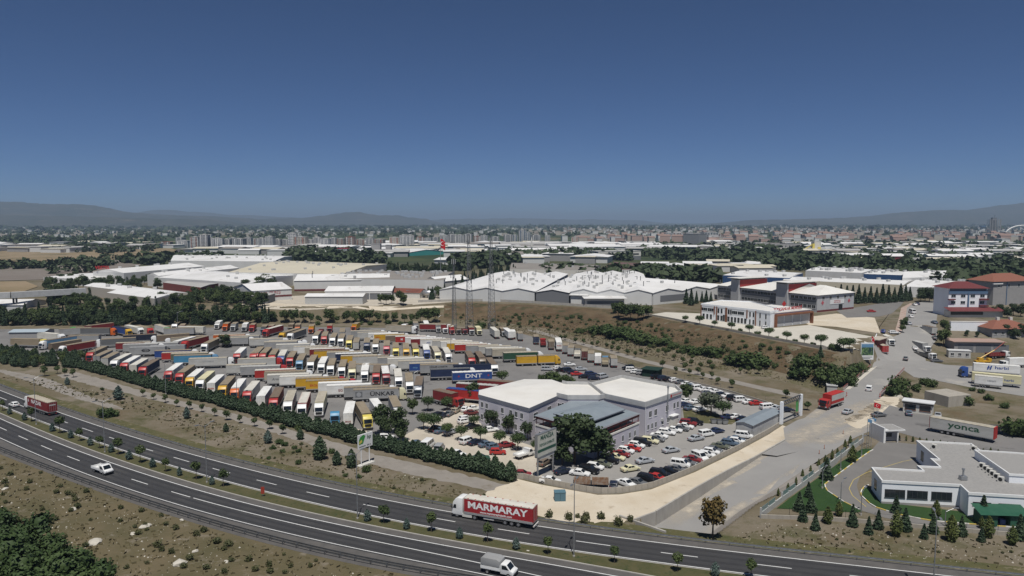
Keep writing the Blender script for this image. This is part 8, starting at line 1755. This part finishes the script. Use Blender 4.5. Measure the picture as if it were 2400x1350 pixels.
def gate():
    a, b = PZ(1831,994), PZ(1876,974); d = (b-a).to_2d(); L = d.length; r = thing('entrance_gate', 'entrance gate with two white pillars and dark lattice beam', 'gate', a, math.atan2(d.y, d.x))
    for x in (0, L): ob('pillar', MB().box(x-.45,x+.45,-.35,.35,0,6.2).mesh('pillar', m_white), r)
    ob('lattice_chord', MB().box(.45,L-.45,-.12,.12,6.0,6.25).box(.45,L-.45,-.12,.12,5.0,5.2).mesh('lattice_chord', m_dsteel), r); n = 9; w = (L-.9)/n
    bm = MB().cyl((0,0,5.1),(w/2,0,6.1),.07,n=4).cyl((w/2,0,6.1),(w,0,5.1),.07,n=4).mesh('lattice_brace', m_dsteel)
    for i in range(n): ob('lattice_brace', bm, r, (.45+i*w,0,0))
    ob('sliding_gate', MB().box(.6,L-.6,-.05,.05,.1,.25).box(.6,L-.6,-.05,.05,.9,1.0).mesh('sliding_gate', m_dsteel), r); ob('green_banner', MB().box(L-3.0,L-1.4,.1,.14,1.6,5.0).mesh('green_banner', pm_('green')), r)
gate()
def mast(px, py, h, w, label):
    p = G(px, py); r = thing('lattice_mast', label, 'mast', p); cs = [(math.cos(a)*w/2, math.sin(a)*w/2) for a in (.3,.3+2.094,.3+4.189)]; k = .22
    for x, y in cs: ob('leg', MB().cyl((x,y,0),(x*k,y*k,h),.13,.08,5).mesh('leg', m_dsteel), r)
    n = int(h/2.2); pr = None
    for i in range(n):
        z0, z1 = h*i/n, h*(i+1)/n; s0, s1 = 1-(1-k)*i/n, 1-(1-k)*(i+1)/n; b = MB()
        for j in range(3):
            x, y = cs[j]; x2, y2 = cs[(j+1) % 3]; b.cyl((x*s0,y*s0,z0),(x2*s1,y2*s1,z1),.05,n=3); b.cyl((x2*s0,y2*s0,z0),(x*s1,y*s1,z1),.05,n=3); b.cyl((x*s0,y*s0,z0),(x2*s0,y2*s0,z0),.05,n=3)
        ob('lattice_bay', b.mesh('lattice_bay', m_steel), r)
    for i in range(4): a = i*1.6; ob('antenna', MB().box(-.12,.12,-.18,.0,h-3.4,h-.9).mesh('antenna', pm_('lgrey')), r, (math.cos(a)*.9, math.sin(a)*.9, 0), a)
    ob('spike', MB().cyl((0,0,h),(0,0,h+2.5),.04,n=4).mesh('spike', m_steel), r)
mast(1064,772,37,3.0,'slim lattice radio mast, leftmost of three'); mast(1099,772,49,5.0,'tall lattice radio mast, middle of three'); mast(1151,772,48,5.0,'tall lattice radio mast, rightmost of three')
def flagpole(px, py, h, label, fw, fh, col, wind=.25, m=None, z=None, crescent=True):
    p = G(px, py) if z is None else PZ(px, py, z); r = thing('flagpole', label, 'flag', p); ob('pole', MB().cyl((0,0,0),(0,0,h),h*.007+.02,h*.004+.02,8).mesh('pole', m_steel), r)
    n = 8; b = MB()
    for i in range(n+1):
        u = i/n; sag = u*u*fh*.45; y = math.sin(u*7)*fw*.06
        b.v += [(u*fw, y, h-.2-sag), (u*fw*.9, y, h-.2-fh-sag*.8)]
    b.f = [(2*i, 2*i+1, 2*i+3, 2*i+2) for i in range(n)]; f = ob('flag', b.mesh('flag', col), r)
    if crescent:
        R_ = fh*.24; c = MB(); k = 14; cx, cz = fw*.40, h-.2-fh*.55
        for i in range(k):
            a0 = .6+(2*math.pi-1.2)*i/k; a1 = .6+(2*math.pi-1.2)*(i+1)/k; t0 = R_*(.35*math.sin(math.pi*i/k)); t1 = R_*(.35*math.sin(math.pi*(i+1)/k))
            c.add([(cx+R_*math.cos(a0),-fw*.09,cz+R_*math.sin(a0)),(cx+R_*math.cos(a1),-fw*.09,cz+R_*math.sin(a1)),(cx+(R_-t1)*math.cos(a1),-fw*.09,cz+(R_-t1)*math.sin(a1)),(cx+(R_-t0)*math.cos(a0),-fw*.09,cz+(R_-t0)*math.sin(a0))], [(0,1,2,3)])
        st = [(cx+R_*1.25+R_*.38*(1 if j % 2 == 0 else .4)*math.cos(math.pi+j*math.pi/5), -fw*.09, cz+R_*.38*(1 if j % 2 == 0 else .4)*math.sin(j*math.pi/5)) for j in range(10)]; c.poly(st); ob('crescent_and_star', c.mesh('crescent_and_star', pm_('white')), f)
m_flag = mat('flag_red', (.50,.015,.02), .7)
flagpole(1033,660,34,'very tall flagpole with a drooping red flag behind the factories',4.0,7.0,m_flag)
flagpole(2047,985,5.2,'red flag with white crescent by the wire bin at the junction',2.0,1.35,m_flag)
for i, x in enumerate((2031,2036,2041)): flagpole(x,1052-i*2,7.6,'compound flagpole with pale blue flag, %s from left' % ORD[i],1.1,.8,(pm_('lblue'),pm_('white'),pm_('lblue'))[i],crescent=False)
flagpole(2041,835,8.0,'red flag at the corner of the fire station yard',1.2,2.6,m_flag)
# wire posts on the car park wall
wp = rs(pp([(1213,1119),(1263,1131.5),(1376,1153),(1401,1156.5),(1452,1156),(1527,1144),(1628,1103.5),(1729,1055),(1799,1017)]), 4.5)
pf = thing('wire_posts', 'thin rusty wire posts standing along the concrete car park wall', 'fence', (wp[0][0], wp[0][1], 1.2)); pmx = MB().cyl((0,0,0),(0,0,1.3),.035,n=5).mesh('fence_post', m_dsteel)
for x, y in wp: ob('fence_post', pmx, pf, (x-wp[0][0], y-wp[0][1], 0))
post_fence('wire_fence', 'thin wire fence along the orchard edge of the car park', pp([(1440,846),(1550,877),(1700,912),(1800,942),(1868,968)]), 1.6, 4, m_dsteel, 3)
panel_wall('low_kerb_wall', 'low grey kerb wall between the parked cars and the orchard', pp([(1440,848),(1550,880),(1700,915),(1800,945),(1866,972)]), .5, .2, m_cw, 4.0)
# rocks
def rock(px, py, s, label, flat=.55):
    rr = random.Random(int(px)); bm = bmesh.new(); bmesh.ops.create_icosphere(bm, subdivisions=2, radius=1)
    for v in bm.verts: v.co *= rr.uniform(.78, 1.15); v.co.x *= s; v.co.y *= s*.7; v.co.z *= s*flat
    me = bpy.data.meshes.new('rock'); bm.to_mesh(me); bm.free(); me.materials.append(mat('pale_limestone', (.55,.52,.45), .9, c2=(.42,.39,.33), scale=1.5, contrast=.5)); p = G(px, py); return ob('rock', me, None, (p.x, p.y, p.z+s*flat*.25), rr.uniform(0,3), label, 'rock')
rock(222,1272,1.6,'largest white slab of rock on the near slope',.25); rock(171,1195,.8,'pointed white rock on the near slope below the pickup'); rock(341,1235,1.1,'white rock beside a scrub bush on the near slope',.4); rock(421,1323,1.2,'broad pale rock at the bottom edge of the near slope'); rock(12,1146,.8,'small white block near the left edge of the slope',.3); rock(311,1252,.6,'small white stone left of a bush on the slope'); rock(426,1220,.5,'small white stone close to the near guardrail'); rock(1238,1292,.45,'flat white stone on the highway median',.3); rock(2105,935,1.5,'rounded beige boulder beside the bridge end',.8); rock(458,1293,.6,'slim white stone low on the near slope'); rock(530,1318,.5,'little white stone right of the broad pale rock')
def stones():
    rr = random.Random(3); b = MB(); W_ = [G(*p) for p in [(-60,1090),(240,1175),(480,1255),(720,1318),(940,1360),(940,1420),(-60,1430)]]; W2 = [G(*p) for p in [(1700,1262),(1800,1222),(1990,1238),(2400,1272),(2400,1330),(2000,1300)]]; W3 = [G(*p) for p in [(150,900),(500,1000),(860,1110),(1180,1170),(900,1100),(500,975)]]
    for Wp, n in ((W_, 900), (W2, 220), (W3, 200)):
        P2 = [(p.x, p.y) for p in Wp]; x0 = min(p[0] for p in P2); x1 = max(p[0] for p in P2); y0 = min(p[1] for p in P2); y1 = max(p[1] for p in P2); k = 0
        while k < n:
            x, y = rr.uniform(x0, x1), rr.uniform(y0, y1)
            if not inpoly(x, y, P2): continue
            k += 1; s = rr.uniform(.05,.15)*rr.choice((1,1,1,1.8)); a = rr.uniform(0,3); c, d = math.cos(a)*s, math.sin(a)*s
            b.add([(x+c,y+d,-.05),(x-d,y+c,-.05),(x-c,y-d,-.05),(x+d,y-c,-.05),(x+rr.uniform(-.3,.3)*s,y+rr.uniform(-.3,.3)*s,s*.8)], [(0,1,4),(1,2,4),(2,3,4),(3,0,4)])
    ob('loose_stones', b.mesh('loose_stones', mat('pale_limestone', (.55,.52,.45), .9)), kind='stuff')
stones()
# odds and ends
p = PZ(1312,1172); t = thing('transformer_cabinet', 'blue-grey steel cabinet on the limestone dirt', 'cabinet', p, .05); ob('casing', MB().box(-1.1,1.1,-.8,.8,0,1.7).mesh('casing', mat('cabinet_blue', (.09,.17,.21), .6)), t); ob('lid', MB().box(-1.15,1.15,-.85,.85,1.7,1.85).mesh('lid', mat('cabinet_blue', (.09,.17,.21), .6)), t); ob('door_seam', MB().box(-.02,.02,-.82,-.8,.1,1.6).mesh('door_seam', m_dark), t)
p = PZ(616,1165); t = thing('red_marker_board', 'small red traffic board standing on the highway median', 'sign', p, .2); ob('board', MB().box(-.35,.35,-.04,.04,.7,2.1).mesh('board', paint('marker_red', (.35,.05,.03))), t); ob('post', MB().cyl((0,.06,0),(0,.06,1.6),.05,n=6).mesh('post', m_steel), t)
for i, (x, y) in enumerate([(1870,1000),(1892,1003),(1912,1004)] if False else [(1672,993),(1686,994),(1699,995)]):
    p = PZ(x, y); t = thing('waste_container', 'grey wheeled waste container beside the grass patch, %s from left' % ORD[i], 'bin', p, .1); ob('body', MB().add([(-.6,-.45,.2),(.6,-.45,.2),(.6,.45,.2),(-.6,.45,.2),(-.75,-.6,1.2),(.75,-.6,1.2),(.75,.6,1.2),(-.75,.6,1.2)], [(3,2,1,0),(0,1,5,4),(1,2,6,5),(2,3,7,6),(3,0,4,7)]).mesh('body', m_steel), t); ob('lid', MB().box(-.78,.78,-.62,.62,1.2,1.32).mesh('lid', m_dsteel), t)
    for s in (-.5,.5): ob('wheel', MB().cyl((s,-.4,.1),(s+.05,-.4,.1),.1,n=8).mesh('wheel', m_tyre), t)
p = PZ(1386,1146); t = thing('rusty_container_bed', 'rusty corrugated lorry body standing inside the wall corner', 'container', p, -.08); ms = mat('rusty_sheet', (.36,.30,.24), .9, c2=(.24,.12,.06), scale=1.2, contrast=.3)
for i in range(2): ob('side_panel', MB().box(-3.6+i*3.7,-.2+i*3.7,-.1,.0,1.0,2.6).mesh('side_panel', ms), t)
for i in range(16): ob('rib', MB().box(-3.5+i*.45,-3.42+i*.45,-.16,-.1,1.0,2.6).mesh('rib', ms), t)
ob('deck', MB().box(-3.7,3.6,0,2.2,.9,1.1).mesh('deck', m_chas), t)
for x in (-2.4, 1.6): ob('wheel', MB().cyl((x,.1,.5),(x,.5,.5),.5,n=12).mesh('wheel', m_tyre), t)
def crane():
    p = G(2302,852); t = thing('mobile_crane', 'yellow mobile crane with its boom raised to the right', 'crane', p, 0, None, .72); y = pm_('yellow')
    ob('carrier', MB().box(-4,4,-1.25,1.25,.9,1.7).mesh('carrier', y), t); ob('cab', MB().box(2.6,4.4,-1.2,1.2,1.5,2.9).mesh('cab', y), t); ob('slew_house', MB().box(-2.5,0,-1.1,1.1,1.7,3.2).mesh('slew_house', y), t)
    ob('boom', MB().cyl((-1.5,0,2.8),(7,1,7.2),.3,.26,6).mesh('boom', y), t); ob('jib', MB().cyl((7,1,7.2),(13,2,11.5),.3,.22,6).mesh('jib', mat('crane_red', (.25,.06,.04), .6)), t); ob('outrigger', MB().box(-.3,.3,-2.4,2.4,.5,.8).mesh('outrigger', y), t)
    for x in (-3,-1.6,1.4,2.9):
        for s in (-1, 1): ob('wheel', wheel_mesh(.5,.42,'tr')[0], t, (x, s, .5))
crane()
p = G(1005,698); t = thing('storage_tank', 'horizontal silver storage tank on a steel frame beside the factory', 'tank', p); ob('tank', MB().cyl((-5,0,3),(5,0,3),1.9,n=14).mesh('tank', mat('tank_metal', (.5,.5,.5), .35, .7), True), t)
for x in (-4,0,4): ob('saddle', MB().box(x-.3,x+.3,-1.5,1.5,0,1.6).mesh('saddle', m_steel), t)
ob('pipe_rack', MB().box(-14,-6,-.1,.1,4.5,4.8).box(-14,-13.7,-.1,.1,0,4.5).box(-6.3,-6,-.1,.1,0,4.5).mesh('pipe_rack', m_steel), t)
for i, (a, b) in enumerate([(1984,931),(2062,934)]):
    p = PZ(a, b); t = thing('marker_post', 'striped marker post at the %s end of the bridge railing' % ('left' if i == 0 else 'right'), 'post', p); ob('post', MB().box(-.15,.15,-.08,.08,0,1.9).mesh('post', m_rail), t); ob('stripe', MB().box(-.16,.16,-.09,.09,.5,.8).box(-.16,.16,-.09,.09,1.2,1.5).mesh('stripe', m_red), t)
for i, (a, b) in enumerate([(1932,1052),(1920,1064),(1976,1017)]): p = PZ(a, b); t = thing('traffic_cone_post', 'thin orange traffic post on the junction, %s from left' % ORD[[1,0,2][i]], 'traffic post', p); ob('post', MB().cyl((0,0,0),(0,0,1.0),.07,.05,6).mesh('post', paint('cone_orange', (.45,.13,.05))), t); ob('foot', MB().cyl((0,0,0),(0,0,.06),.2,n=8).mesh('foot', m_dark), t)
